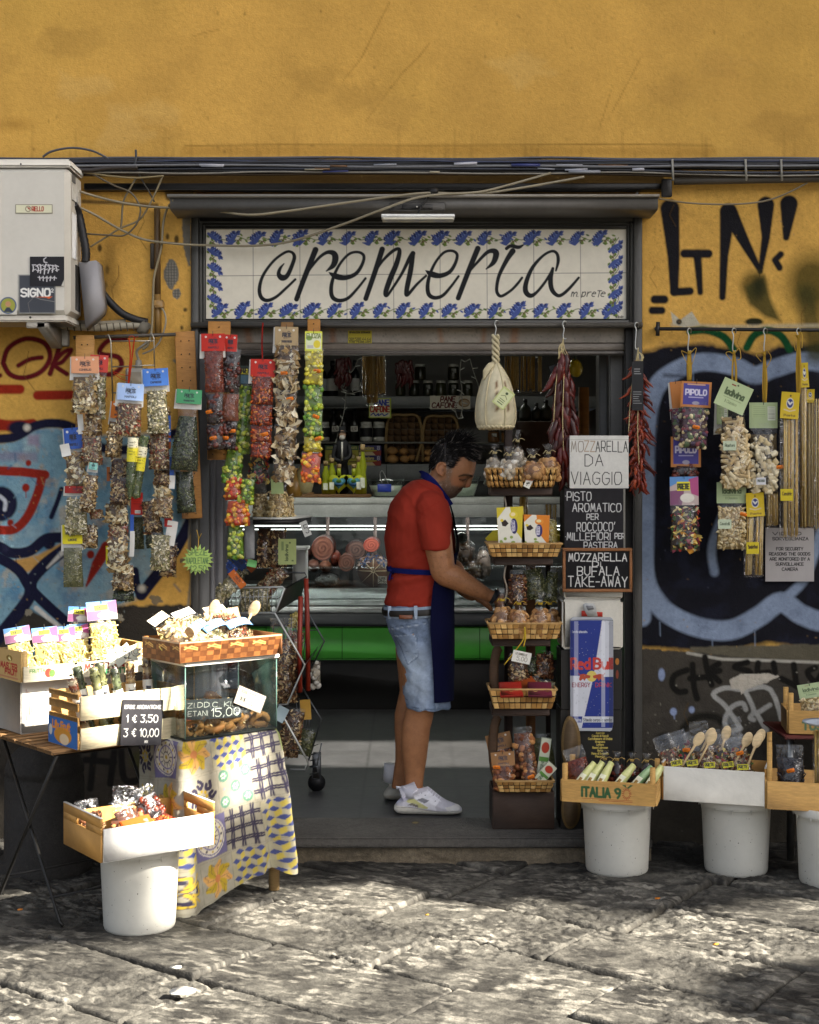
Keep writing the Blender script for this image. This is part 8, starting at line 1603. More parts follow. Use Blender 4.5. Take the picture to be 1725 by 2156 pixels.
for u,v0,v1,w,kd,lb in((1080,1068,1150,40,'noodle','bag of yellow noodles at the back behind the soap cartons'),(1160,1090,1150,34,'noodle','bag of yellow pasta right of the orange soap carton'),(1092,1200,1275,44,'bean','bag of brown beans at the back under the second shelf, left'),(1090,1375,1440,46,'dkm','dark mix bag at the back under the third shelf, left'),(1112,1425,1465,60,'mixr','brown mix bag standing in the fourth shelf basket'),(1150,1430,1470,40,'pale','pale mix bag at the right of the fourth shelf basket'),(1100,1530,1640,50,'nut','bag of nuts at the back of the base box, left')):bag(lb,u,v0,v1,w,SY0+.09,kd,None,R.uniform(-8,8),.03,.75,.12,group='bags hanging between the stand shelves',name='herb_bag')
strip_basket('braided straw basket on the top shelf of the brown stand',1025,987,1172,1025.5,BY,.17,8,True);strip_basket('woven strip basket of soap boxes, second shelf of the stand',1027,1145,1183,1172.5,BY,.18,9);strip_basket('woven strip basket of bagged biscuits, third shelf of the stand',1028,1313,1182,1345.5,BY,.18,9);strip_basket('woven strip basket of flat red packets, fourth shelf of the stand',1031,1452,1172,1492.5,BY,.18,10);strip_basket('woven strip basket of nuts on the base box of the stand',1045,1645,1166,1667.5,BY,.18,7)
def knotbag(label,u,v0,v1,w,Y,kd,grp,tie='#c9a83c',name='knotted_bag',dens=1):
    """gathered bag: round belly, pinched neck with a tie, flared top"""
    k=S(Y);T=thing(name,label,'bag',P(u,v1,Y),grp);o=P(u,v1,Y);h=(v1-v0)*k;r_=w*k/2;pc,sz,pal,n,under=KIND[kd]
    b=MB();b.lathe([(.001,.0),(r_*.8,.004),(r_*.92,h*.2),(r_*.8,h*.48),(.004,h*.62)],o,12,under)
    for _ in range(int(n*.8*dens)):a=R.uniform(2.6,6.8);q=R.uniform(.03,.56);piece(b,pc,o+Vector((math.cos(a),math.sin(a),0))*r_*(.9 if q<.3 else .9-(q-.3)*1.6)+Vector((0,0,h*q)),sz*.9,jit(R.choice(pal),.2))
    b.build('contents',FOOD,T);b=MB();b.lathe([(r_*.9,.0),(r_*1.05,h*.2),(r_*.95,h*.48),(r_*.3,h*.70),(r_*.14,h*.75),(r_*.4,h*.88),(r_*.62,h)],o,13,'#ffffff');b.build('bag',FILM,T)
    b=MB();z=o+Vector((0,0,h*.75));b.tube([z-Vector((0,0,.004)),z+Vector((0,0,.004))],r_*.17+.003,8,tie);b.tube(curve([z+Vector((0,-.012,0)),z+Vector((.014,-.02,.012)),z+Vector((.03,-.02,.004))],3),.0022,5,tie,flat=.5);b.tube(curve([z+Vector((0,-.012,0)),z+Vector((-.012,-.02,.01)),z+Vector((-.024,-.02,-.004))],3),.0022,5,tie,flat=.5);b.build('tie',CLOTHM,T)
GA='gathered bags in the braided straw basket'
for u,v0,v1,w,kd,Y,lb in((1042,935,1010,38,'almond',.0,'bag of white sugared almonds at the left of the straw basket'),(1072,940,1012,46,'almond',-.09,'second bag of sugared almonds beside the left one'),(1090,905,1000,34,'almond',.02,'almond bag with a tall crinkled top at the back of the straw basket'),(1122,945,1012,50,'cook',-.1,'bag of brown biscuits with a small white card in the straw basket'),(1155,935,1010,42,'cook',-.06,'bag of brown biscuits at the right end of the straw basket')):knotbag(lb,u,v0,v1,w,SY0+.09+Y,kd,GA,'#c9b98a')
sign('gift_card','small white card with a dark emblem tied to the biscuit bag',1113,1000,1127,1026,SY0-.045,'#d6d2c6',lambda c:(c.ell(5,17,2,2,'#1c1c1c'),c.ell(8,15,2,2,'#1c1c1c'),c.stroke([(6,19),(6,22)],.6,'#1c1c1c'),c.poly([(0,8),(14,3),(14,8),(0,12)],'#a8643c')),'card',-25)
GS='soap cartons in the strip basket'
def soap(label,u0,v0,u1,v1,Y,c1,c2,tilt):
    def f(c):
        w,h=u1-u0,v1-v0;c.poly([(0,h*.3),(w*.35,0),(w,0),(w,h),(0,h)],'#dcd8c8');c.poly([(w*.5,0),(w,0),(w,h),(w*.62,h*.6)],c1);c.ell(w*.62,h*.22,w*.16,h*.1,c2);c.ell(w*.6,h*.2,w*.09,h*.05,'#e6d29a');c.ell(w*.62,h*.52,w*.13,h*.21,'#2a2660');c.text('COSTIERA',w*.56+5,h*.38,w*.12,'#d9d4e0',.5,fit=h*.28,rot=1.57);c.poly([(w*.15,h*.4),(w*.3,h*.33),(w*.42,h*.44),(w*.3,h*.52),(w*.18,h*.5)],'#2a1c18');c.ell(w*.17,h*.35,w*.06,h*.04,'#d9c03a');[c.ell(R.uniform(.1,.6)*w,R.uniform(.8,.97)*h,w*.06,h*.04,'#8aa04a')for _ in range(6)]
    sign('soap_carton',label,u0,v0,u1,v1,Y,c1,f,'carton',tilt,.6,GS,None,.02)
soap('yellow lemon soap carton standing in the second shelf basket',1046,1069,1102,1147,SY0-.0,'#c9b52c','#d8c43a',3);soap('orange soap carton beside the yellow one in the second shelf basket',1101,1083,1158,1147,SY0-.0,'#cf7a1f','#d9882c',-2)
b=MB();b.prism([(0,0),(60,-4),(72,14),(60,36),(-4,34),(-18,18)],(S(.0),0,0),(0,0,-S(.0)),P(1040,1116,.0),(0,.02,0),'#c4b42a');b.prism([(60,0),(130,-6),(150,14),(130,40),(60,36)],(S(.0),0,0),(0,0,-S(.0)),P(1040,1116,.022),(0,.02,0),'#b9a828');tag(b.build('yellow_tray',CARD),'yellow card tray behind the soap cartons','carton')
spag('yellow packet of long pasta standing behind the soap cartons',1096,1110,1046,1085,.0,'long pasta behind the soap cartons',12);spag('second packet of long pasta behind the orange soap carton',1150,1172,1062,1110,.0,'long pasta behind the soap cartons',12)
GBg='knotted bags of biscuits in the third shelf basket'
for u,Y,lb in((1058,-.17,'bag of stacked biscuits held by the man at the left of the basket'),(1093,-.2,'bag of stacked biscuits, second from the left in the basket'),(1138,-.2,'bag of stacked biscuits, third from the left in the basket'),(1158,-.11,'bag of stacked biscuits at the right end of the basket')):knotbag(lb,u,1238 if u<1070 else 1248,1340,42,Y,'cook',GBg,dens=1.4)
for u,v0,v1,w,kd,lb in((1118,1190,1262,52,'herb','dusky bag of herbs at the back under the second shelf'),(1165,1195,1270,30,'herb','narrower dusky bag of herbs right of the larger one'),(1150,1370,1428,44,'bean','bag of brown beans hanging under the third shelf'),(1118,1378,1420,30,'herbd','dark bag with a green label under the third shelf'),(1142,1545,1620,50,'thyme','bag of green noodles standing at the back of the base box')):bag(lb,u,v0,v1,w,SY0+.12,kd,None,R.uniform(-12,12),.03,.7,.12,group='bags hanging between the stand shelves',name='herb_bag')
b=MB();b.tube(curve([P(x,y,SY0-.05)for x,y in((1105,1320),(1103,1345),(1084,1372),(1062,1400))],4),.004,5,'#c4a636',flat=.4);b.tube(curve([P(x,y,SY0-.052)for x,y in((1105,1320),(1107,1340),(1103,1362))],4),.004,5,'#c4a636',flat=.4);tag(b.build('ribbon',CLOTHM),'yellow raffia ribbon hanging from the bagged biscuit basket','ribbon')
sign('price_tag','white handwritten 5,00 tag hanging from the biscuit basket',1082,1368,1121,1392,SY0-.056,'#d9d6cc',txt([('LE CIAMBELLE',6,4,4,24),('5,00',10,11,9,22)],'#6a6458',.5),'price tag',-12)
for x0,x1,cc,lb,tl in((1052,1100,'#a82418','flat red packet in the fourth shelf basket',2),(1112,1162,'#6d2438','flat purple red packet in the fourth shelf basket',-2),(1090,1132,'#b0521c','flat orange brown packet behind the red ones',22)):b=MB();Y=SY0-.02+(.06 if tl>9 else 0);o=P((x0+x1)/2,1450-(10 if tl>9 else 0),Y);k=S(Y);M_=Matrix.Translation(o)@frame_of(-tl,0,-62).to_4x4();b.rbox((-(x1-x0)*k/2,0,-.05),((x1-x0)*k/2,.012,.05),.003,cc,M_);tag(b.build('spice_packet',CARD),lb,'packet','flat packets in the fourth shelf basket')
KX=Matrix.Translation(P(1102,1668,SY0))
fbag('nut bag under a brown header card at the front left of the base basket',KX,-.075,.02,.005,.105,.16,'nut','#8a6238',4,-8,.03,.06,.1,None,'nut bags in the base basket',stk=((-.3,.38),));fbag('pointed clear bag of round nuts in the base basket',KX,.025,.02,.0,.075,.17,'nut',None,-3,-6,.035,group='nut bags in the base basket',top=.42,wt=.3,stk=((.05,.62),));fbag('brown header card bag standing behind the front nut bag',KX,-.06,.12,.03,.11,.2,'nut','#8a6238',12,-6,.02,.07,.11,None,'nut bags in the base basket')
for x,z,tl,w_,h_,lb in((.085,.02,-8,.042,.2,'green and white cracker carton standing in the base basket'),(.11,.0,-42,.045,.13,'white carton leaning at the right end of the base basket')):
    c=Cv(0,0,w_,h_,.0018,'#c9ccb4');c.ell(w_*.5,h_*.2,w_*.4,h_*.12,'#b03a24');c.rect(0,h_*.4,w_,h_*.5,'#5a8a3c');c.text('GRISSINI',w_*.25,h_*.9,w_*.3,'#3a5a34',.0012,fit=h_*.4,rot=-1.57);c.ell(w_*.5,h_*.92,w_*.3,h_*.05,'#2f2a24');b=lmb(KX@Matrix.Translation((x,.06 if tl>-20 else .0,z+h_))@frame_of(-tl).to_4x4());b.canvas(c,(0,0,0),(1,0,0),(0,0,-1),.025,'#c9ccb4');tag(b.build('cracker_carton',CARD),lb,'carton')
# ================================================================ boxes, boards and can sign by the right door post
TY=-.2
def tbox(name,label,u0,v0,u1,v1,y0,y1,col,m,fn=None,cat='box',ch=.008,res=.7):
    T=thing(name,label,cat,P((u0+u1)/2,v1,y0));b=MB();p=P(u0,v1,y0);q=P(u1,v0,y0);b.rbox((p.x,y0,p.z),(q.x,y1,q.z),ch,col);b.build('body',m,T)
    if fn:c=Cv(u0,v0,u1,v1,res,col);c.mott(30,.06);fn(c);g=1.5;cc=c;plate('front_print',u0,v0,u1,v1,y0-.0012,cc,T,m,0)
    return T
def oldbox(c):
    c.mott(50,.3);c.stroke([(1185,1300),(1200,1500),(1190,1700)],4,'#5a4a3a',5,.4)
    for i,(t,w_)in enumerate((('Agerola',17),('Casola di Napoli',34),('Castellammare di Stabia',50),('Gragnano',20),('Lettere',15),('Massa Lubrense',32),('Meta',11),('Piano di Sorrento',36),('Pimonte',20))):c.text(t,1264-w_/2,1541+i*6.2,4.2,'#c9b458',.42,fit=w_)
def black2(c):c.mott(50,.3);c.ell(1300,1393,4,7,'#a86a24');c.ell(1300,1420,3,9,'#8a3a1c',a=.7)
bx=tbox('dark_carton','tall worn black carton with small yellow lettering at the bottom of the box tower',1181,1495,1309,1746,TY,TY+.2,'#17140f',CARD,oldbox,ch=.004)
tbox('dark_carton','black carton behind the blue can sign with purple side',1182,1369,1310,1493.5,TY,TY+.2,'#1a1714',CARD,black2,ch=.004)
for v0,v1,lb in((1508,1622,'curved brown wooden board leaning on the lower black carton, upper'),(1664,1746,'curved brown wooden board by the step, lower')):b=MB();a=P(1200,(v0+v1)/2,TY-.03);k=S(TY-.03);b.prism([(23*math.cos(t)*(1 if math.cos(t)>0 else .75),(v1-v0)/2*math.sin(t))for t in np.linspace(0,6.28,30)[:-1]],(k,0,0),(0,0,k),a,(0,.015,0),'#6b5530');b.prism([(17*math.cos(t)*(1 if math.cos(t)>0 else .75),(v1-v0)/2*.86*math.sin(t))for t in np.linspace(0,6.28,30)[:-1]],(k,0,0),(0,0,k),a-Vector((0,.004,0)),(0,.0035,0),'#54422a');tag(b.build('oval_board',WOOD),lb,'board')
T=tbox('foam_box','white foam box behind the top of the blue can sign',1184,1262,1313,1368,TY-.005,TY+.2,'#c4c0b4',FOAM,None,ch=.012);b=MB();p=P(1188,1261,TY);q=P(1312,1250,TY);b.rbox((p.x,TY,p.z),(q.x,TY+.2,q.z+.02),.008,'#cbc7bb');b.build('lid',FOAM,T)
def pisto(c):
    C_='#c9c8c6'
    for t,x,y,h,fit in(('*PISTO',1191,1036,18,54),('AROMATICO',1206,1060,17,102),('PER',1236,1082,12,24),('ROCCOCO\'',1215,1100,18,80),('*MILLEFIORI',1191,1122,15,94),('PER',1295,1123,11,20),('PASTIERA',1230,1141,13,70)):c.text(t,x,y,h,C_,.9,fit=fit,wob=.35)
    c.rect(1313,1028,1318,1156,'#8d8a80',.7)
tbox('chalk_sign','black board with white chalk words pisto aromatico on the box tower',1189,1029,1317,1156,TY,TY+.2,'#211f22',BOARD,pisto,'sign',.004,.6)
def moz(c):
    c.mott(60,.06);c.rect(1200,925,1325,926.2,'#8d8a80',.6)
    for t,x,y,h,fit,cc in(('MO',1203,929,22,26,'#8d8378'),('ZZ',1231,929,22,22,'#a08a70'),('ARELLA',1255,929,22,67,'#2b2928'),('DA',1232,957,24,38,'#1f1d1c'),('VIAGGIO',1203,994,26,106,'#232120')):c.text(t,x,y,h,cc,.9,fit=fit,wob=.3)
tbox('foam_box','white foam box lettered mozzarella da viaggio on top of the box tower',1200,917,1324,1028,TY,TY+.2,'#cfcdc6',FOAM,moz,'box',.012,.6)
fb=thing('framed_chalkboard','brown framed blackboard lettered mozzarella di bufala take-away','chalkboard',P(1259,1247,TY-.03));c=Cv(1191,1160,1326,1240,.6,'#0d0c0e');C_='#d2d0cc'
for t,x,y,h,fit in(('MOZZARELLA',1198,1165,16,122),('Di',1248,1182,11,17),('BUFALA',1216,1193,18,88),('TAKE-AWAY',1197,1214,21,124)):c.text(t,x,y,h,C_,1.0,fit=fit,wob=.4)
plate('panel',1191,1160,1326,1240,TY-.026,c,fb,BOARD,.006);b=MB()
for u0,v0,u1,v1 in((1185,1154,1332,1160.5),(1185,1240,1332,1247),(1185,1160.8,1191.5,1239.8),(1325.5,1160.8,1332,1239.8)):fbox(b,u0,v0,u1,v1,TY-.032,TY-.014,'#7d4f26',.002)
b.build('frame',WOOD,fb)
# can shaped sign
g=cG;CY=TY-.022;c=Cv(*g(735,195),*g(1050,1100),.62,'#c3c5cd');BLU2,RED2='#1d2f7d','#b8362a'
c.mott(20,.05);c.poly(mp(g,[(742,305),(968,305),(905,712),(742,708)]),BLU2);c.poly(mp(g,[(905,716),(1042,716),(1042,1085),(820,1085)]),BLU2);c.rect(*g(742,990),*g(1042,1032),'#c6c8cc');c.poly(mp(g,[(742,990),(828,990),(824,1032),(742,1032)]),BLU2)
c.rect(*g(735,195),*g(1050,300),'#c4c0b4');c.poly(mp(g,[(742,322),(760,300),(1025,303),(1042,325)]),'#a5a8ae');c.rect(*g(742,1070),*g(1042,1090),'#a9abb0');c.stroke(mp(g,[(742,325),(900,318),(1042,326)]),1,'#77797d')
c.text('Red',*g(750,590),21,RED2,2.5,fit=39);c.text('Bull',*g(908,590),21,RED2,2.5,fit=38);c.ell(*g(892,712),11,11.5,'#cdb85c')
for sg in(-1,1):c.poly(mp(g,[(892+sg*88,735),(892+sg*80,700),(892+sg*55,695),(892+sg*30,702),(892+sg*8,708),(892+sg*12,725),(892+sg*40,728),(892+sg*50,745),(892+sg*60,730),(892+sg*78,745)]),'#a8442a');c.stroke(mp(g,[(892+sg*82,705),(892+sg*92,690)]),.7,'#a8442a')
c.text('ENERGY',*g(758,758),8.5,'#8d2a3a',.75,fit=37);c.text('DRINK',*g(920,758),8.5,'#a83040',.75,fit=33);c.text('Servite ghiacciato.',*g(757,396),4.5,'#b9bcc8',.4,fit=32);c.text('Con taurina.',*g(748,1003),6.5,'#b9bcc8',.5,fit=22);c.text('Stimola corpo e mente',*g(834,1003),6.5,'#55585e',.55,fit=60)
for _ in range(120):x,y=g(R.uniform(748,1036),R.uniform(330,1060));r_=R.uniform(.5,1.3);c.ell(x,y,r_,r_*1.3,'#0e1530',a=.4);c.ell(x-.3,y-.4,r_*.5,r_*.5,'#dfe2ee',a=.6)
for x0,x1,cc,a_ in((742,765,'#0c1230',.45),(770,800,'#e6e8f0',.25),(1012,1042,'#20242c',.45),(960,985,'#f0f2f6',.3)):c.rect(*g(x0,330),*g(x1,1065),cc,a_)
out=mp(g,[(742,325),(748,310),(765,301),(1020,303),(1036,312),(1042,328),(1042,1040),(1032,1085),(1020,1094),(775,1090),(755,1075),(744,1040)])
ins=inpoly(c.X,c.Y,out);k=S(CY);b=MB();X=np.stack([(c.X-U0)*k,np.full_like(c.X,CY),CH-(c.Y-V0)*k],-1).reshape(-1,3)
b.add(X,[(j*c.nx+i,(j+1)*c.nx+i,(j+1)*c.nx+i+1,j*c.nx+i+1)for j in range(c.ny-1)for i in range(c.nx-1)if ins[j,i]and ins[j+1,i+1]],c.c.reshape(-1,3));b.prism([(x-U0,V0-y)for x,y in out],(k,0,0),(0,0,k),(0,CY+.0006,CH),(0,.004,0),'#8d9096');cs_=thing('can_sign','flat blue and silver energy drink can shaped sign on the box tower','sign',P(1245,1540,CY));b.build('panel',CARD,cs_)
b=MB();b.prism([(x-U0,V0-y)for x,y in mp(g,[(822,258),(968,268),(968,300),(822,296)])],(k,0,0),(0,0,k),(0,CY+.001,CH),(0,.003,0),'#a83024');b.prism([(x-U0,V0-y)for x,y in mp(g,[(832,215),(850,205),(905,208),(918,222),(934,298),(865,298),(838,250)])],(k,0,0),(0,0,k),(0,CY-.001,CH),(0,.003,0),'#a9aaa8');b.prism([(x-U0,V0-y)for x,y in mp(g,[(850,222),(900,224),(908,248),(866,256)])],(k,0,0),(0,0,k),(0,CY-.0025,CH),(0,.002,0),'#77787a');b.build('pull_tab',CARD,cs_)
# ================================================================ hanging cheese and dried peppers
def shook(label,u,v0,v1,Y):b=MB();b.tube(curve([P(u+3,v0+9,Y),P(u+4,v0+2,Y-.012),P(u-1,v0-1,Y-.02),P(u-4,v0+6,Y-.02),P(u-1,v0+16,Y-.02),P(u-3,v1-8,Y-.02),P(u-1,v1,Y-.02),P(u+4,v1-2,Y-.02)],5),.003,6,'#b9bab6');tag(b.build('hook',STEEL),label,'hook','wire hooks on the hanging rails')
shook('wire hook holding the big cheese',1046,676,712,-.035);shook('wire hook holding the dark pepper bunch',1189,677,714,-.035);shook('wire hook holding the small red chilli string',1341,680,735,-.035)
QY=-.1;ch=thing('hanging_cheese','big pale pear shaped cheese bound with cord hanging from the rail','cheese',P(1044,905,QY));k=S(QY);o=P(1044,905,QY)
pr=[(.001,0),(24,1),(36,6),(41,18),(42,34),(40,58),(35,82),(28,104),(20,120),(12,132),(6,140),(.001,142)];b=MB();pr2,_=spline([(a,z)for a,z in pr],[0]*len(pr),3);n=40;rows=[];cc=[]
for r_,z in pr2:
    for i in range(n):a=2*math.pi*i/n;g=1-.05*max(0,math.cos(a*6+.6))**8*(1 if z>6 else 0);rows.append(o+Vector((r_*k*g*math.cos(a),r_*k*g*math.sin(a),z*k)));dk=abs(a-4.75)<.09 or abs(a-5.35)<.06;cc.append(lin('#c9bfa0')*(.92+.16*R.random())*(1 if not(dk and 38<z<100 and R.random()<.75)else .0)+(lin('#9c6a30')if dk and 38<z<100 else 0)*(.4 if dk else 0))
b.add(rows,[(j*n+i,j*n+(i+1)%n,(j+1)*n+(i+1)%n,(j+1)*n+i)for j in range(len(pr2)-1)for i in range(n)],np.array(cc));b.build('body',mat('cheese',.5,bump=(40,.1),mott=[(18,.12)],sub=.05),ch)
b=MB()
for i in range(6):a=.6/-6+2*math.pi*(i+.0)/6+.02;b.tube(curve([o+Vector((r_*k*1.0*math.cos(a),r_*k*1.0*math.sin(a),z*k))for r_,z in pr[1:]],3),.0042,6,'#c4b896')
for i in range(26):a=2*math.pi*i/26;b.tube(curve([o+Vector((35*k*math.cos(a),35*k*math.sin(a),4*k)),o+Vector((38*k*math.cos(a+.1),38*k*math.sin(a+.1),7*k)),o+Vector((34*k*math.cos(a+.3),34*k*math.sin(a+.3),2*k))],2),.0055,5,'#cbbf9c')
for i in range(3):
    pts=[o+Vector((math.sin(t*11+i*2.1)*.012,math.cos(t*11+i*2.1)*.01,(138+t*62)*k))for t in np.linspace(0,1,26)];b.tube(pts,.0065,6,'#c9bd9a')
for i in range(7):b.tube(curve([o+Vector((-.004,-.03,138*k)),o+Vector((-.03,-.035,138*k-.005*i)),o+Vector((-.055,-.03,122*k-.006*i))],3),.004,5,'#cbbf9c')
b.build('cord',CLOTHM,ch);c=Cv(-.03,0,.03,.085,.0014,'#b9c080');c.rect(-.025,.008,.025,.08,'#ccd0a0');c.ell(0,.02,.006,.006,'#3a4a2c');c.stroke([(-.015,.04),(0,.03),(.015,.04)],.0012,'#4a5a3a')
for i in range(3):c.rect(-.014,.05+i*.009,.014,.053+i*.009,'#5a6a48')
fr=frame_of(38);b=MB();b.canvas(c,P(1062,812,QY-.12),fr@Vector((1,0,0)),fr@Vector((0,0,-1)),.002,'#b9c080');b.build('label',CARD,ch)
def peppers(label,u,v0,v1,Y,n,wd,L,r_,pal,strag,name='dried_peppers'):
    T=thing(name,label,'dried peppers',P(u,v0,Y));k=S(Y);b=MB()
    for i in range(n):
        t=(i/n)**.9;v=v0+(v1-v0-L*.8)*t;x=u+R.uniform(-1,1)*wd*(.45+.55*math.sin(min(1,t*1.3)*2.2));l=L*R.uniform(.75,1.2);s=R.uniform(-1,1)*1.3
        if R.random()<strag:s=math.copysign(R.uniform(1.5,2.6),x-u)
        d=R.uniform(-.03,.025);p0=P(x*.55+u*.45,v,Y+d);p=curve([p0,p0+Vector((s*.012,-.008,-l*.32*k)),p0+Vector((s*.020+R.uniform(-.008,.008),-.006,-l*.68*k)),p0+Vector((s*.03+R.uniform(-.016,.016),R.uniform(-.01,.005),-l*(1 if strag<.2 else R.uniform(.5,.95))*k))],4);q=len(p);col=jit(R.choice(pal),.25)
        b.tube(p,[r_*(.35+.75*min(1,j/3))*(1 if j<q*.6 else max(.12,1-(j-q*.6)/(q*.42)))*R.uniform(.82,1.12)for j in range(q)],7,col)
    b.build('peppers',mat('pepper_skin',.35,bump=[(70,.5)],mott=[(40,.3)],spec=.5),T);b=MB();b.tube(curve([P(u,v0-26,Y),P(u+2,v0+40,Y-.035),P(u-1,(v0+v1)/2,Y-.05),P(u+2,v1-60,Y-.04)],5),.0022,5,'#b9a87c');b.tube(curve([P(u,v0-24,Y),P(u-14,v0+60,Y-.04),P(u-20,v0+150,Y-.05)],5),.002,5,'#b9a87c')
    for _ in range(7):b.tube(curve([P(u,v0-18,Y-.01),P(u+R.uniform(-12,12),v0-6,Y-.03),P(u+R.uniform(-16,16),v0+18,Y-.03)],3),.0018,5,'#b9a87c')
    b.build('string',CLOTHM,T);return T
pb_=peppers('long bunch of big dark red dried peppers hanging from the rail',1186,738,1032,-.12,95,24,60,.0135,['#4a120e','#5e1812','#3a0d0b','#6b1f16'],.1)
pr_=peppers('string of small curly orange red chillies beside the right door post',1344,758,1038,-.1,190,22,26,.0062,['#6b2012','#7d2a16','#5a180e','#8f3a1c'],.08)
def tg(T,cu,cv_,w,h,tilt,Y):c=Cv(0,0,w,h,.7,'#121214');[c.rect(w*.2,h*(.15+.05*i),w*R.uniform(.5,.85),h*(.17+.05*i),'#8d8d8d',.8)for i in range(3)];[c.rect(w*.1,h*(.62+.045*i),w*R.uniform(.5,.9),h*(.635+.045*i),'#8d8d8d',.8)for i in range(6)];k=S(Y);fr=frame_of(-tilt);b=MB();b.canvas(c,P(cu,cv_,Y),fr@Vector((k,0,0)),fr@Vector((0,0,-k)),.002,'#121214');b.build('tag',CARD,T)
tg(pr_,1331,760,24,104,0,-.16);tg(pb_,1156,772,26,90,20,-.1)
# ================================================================ goods on the right wall rail
b=MB();b.tube([P(1384,692,-.05),P(1960,697,-.05)],.008,8,'#1c1a18');b.tube([P(1386,678,-.05),P(1385,707,-.05)],.009,8,'#1c1a18');b.tube([P(1384,692,-.05),P(1384,692,-.002)],.012,8,'#3a3733');tag(b.build('iron_rail',PAINTM),'black iron rail fixed to the right wall carrying the pasta bags','rail')
for u,lb in((1452,'hook of the purple headed shell bags'),(1546,'hook of the rigatoni bag'),(1612,'hook of the wide tube pasta bag'),(1682,'hook of the long spaghetti packs')):shook('wire '+lb,u,692,740,-.05)
def ribb(label,u,v0,v1,Y,n=3):
    b=MB()
    for i in range(n):x=R.uniform(-5,5);b.tube(curve([P(u,v0,Y),P(u+x,(v0+v1)/2,Y-.02),P(u+x*.6,v1,Y-.01)],5),.0075,6,'#b08d34',flat=.25)
    for s in(-1,1):b.tube(curve([P(u,v0+8,Y-.01),P(u+s*R.uniform(4,14),v0-R.uniform(-4,8),Y-.02),P(u+s*R.uniform(8,18),v0+R.uniform(2,16),Y-.02),P(u+s*R.uniform(2,8),v0+R.uniform(14,34),Y-.02)],5),.006,6,'#c29f42',flat=.25)
    tag(b.build('ribbon',CLOTHM),label,'ribbon','gold ribbons on the right rail')
ribb('gold ribbon tying the purple headed shell bags',1452,738,802,-.12);ribb('gold ribbon with a bow above the rigatoni bag',1546,738,825,-.14);ribb('gold ribbon above the wide tube pasta bag',1610,742,850,-.12,4);ribb('long gold ribbon above the spaghetti packs',1682,705,830,-.14,5)
def pip(c,w,h):c.rect(-w*.42,h*.08,w*.42,h*.9,'#47418c');c.text('PIPOLO',-w*.34,h*.32,h*.2,'#cfc9da',h*.025,fit=w*.68);c.rect(-w*.25,h*.6,w*.25,h*.64,'#a8a2c4');c.ell(0,h*.84,w*.12,h*.07,'#9a95a8');c.rect(-w*.3,h*.09,w*.3,h*.14,'#c9a080')
def ldv(c,w,h):c.text('ladivina',-w*.30,h*.30,h*.22,'#4a5a3a',h*.028,fit=w*.62);c.rect(-w*.2,h*.12,-w*.06,h*.16,'#8a3a2a');c.ell(0,h*.1,w*.03,h*.03,'#3a4630');c.stroke([(-w*.3,h*.62),(w*.3,h*.62)],.0008,'#6a7a52');c.text('Il Classico',-w*.2,h*.7,h*.1,'#6a7a52',.0008,fit=w*.4)
def ldb(c,w,h):c.rect(-w*.4,h*.1,w*.1,h*.6,'#a8b888');c.rect(w*.15,h*.15,w*.42,h*.7,'#c9cdb8');[c.rect(w*.18,h*(.2+.08*i),w*.4,h*(.22+.08*i),'#7a8070')for i in range(6)];[c.rect(-w*.36,h*(.15+.08*i),w*.06,h*(.17+.08*i),'#8a9870')for i in range(6)]
def cnd(c,w,h):c.ell(0,h*.42,w*.2,h*.2,'#d6d4cc');c.ell(0,h*.42,w*.17,h*.17,'#2a3470');c.stroke([(-w*.1,h*.36),(0,h*.46),(w*.1,h*.38)],h*.03,'#d6d4cc');c.ell(0,h*.14,w*.05,h*.04,'#5a4a20');c.stroke([(-w*.3,h*.66),(0,h*.72),(w*.3,h*.66)],h*.02,'#c9b8a0');c.text('Pasta',-w*.3,h*.84,h*.07,'#6a5420',h*.012,fit=w*.6)
GH='pasta bags hanging on the right wall'
def HB(label,x,y0,y1,w,Y,kd,hdr=None,tilt=0,**kw):u,v0=cH(x,y0);return bag(label,u,v0,cH(0,y1)[1],w*.4,Y,kd,(hdr[0],hdr[1]*.4,hdr[2]*.4)if hdr else None,tilt,group=GH,name='pasta_bag',**kw)
HB('bag of coloured snail shells half behind the purple headed one',212,1060,1370,92,-.1,'col',('#b9763a',140,60),6,paint=lambda c,w,h:None);HB('bag of coloured snail shells under a purple PIPOLO card, upper',325,1060,1415,150,-.18,'col',('#b9763a',135,160),-3,paint=pip,stk=((0,.68),),t=.035,back=False)
HB('bag of dark shells under the lower purple PIPOLO card',268,1350,1560,140,-.1,'dark',('#b9763a',160,158),0,paint=pip,back=False,top=.3);HB('bag of multicoloured pasta shapes under a street picture card',258,1560,1955,160,-.16,'colp',('#b9a8a8',150,150),1,paint=pict,t=.04,back=False)
HB('bag of rigatoni under a tilted pale green card',512,1150,1625,158,-.18,'rig',None,3,t=.042,wt=.7,top=.22);HB('bag of small shells under a pale green card, below the rigatoni',508,1590,1945,158,-.15,'cav',('#a3b285',110,155),0,paint=ldv,t=.038,back=False,stk=((.32,.47),));HB('bag of wide ridged tubes under a pale green card',676,1170,1655,160,-.15,'pacc',('#a3b285',135,148),0,paint=ldb,t=.042,stk=((.45,.7),),back=False)
HB('narrow bag behind the rigatoni with a pale green card',460,1150,1330,60,-.1,'cav',('#a3b285',135,60),0,paint=ldb,top=.7)
card('tilted pale green ladivina card on the rigatoni bag',cH(552,1068),-.235,66,60,'#b3c293',-24,paint=ldv)
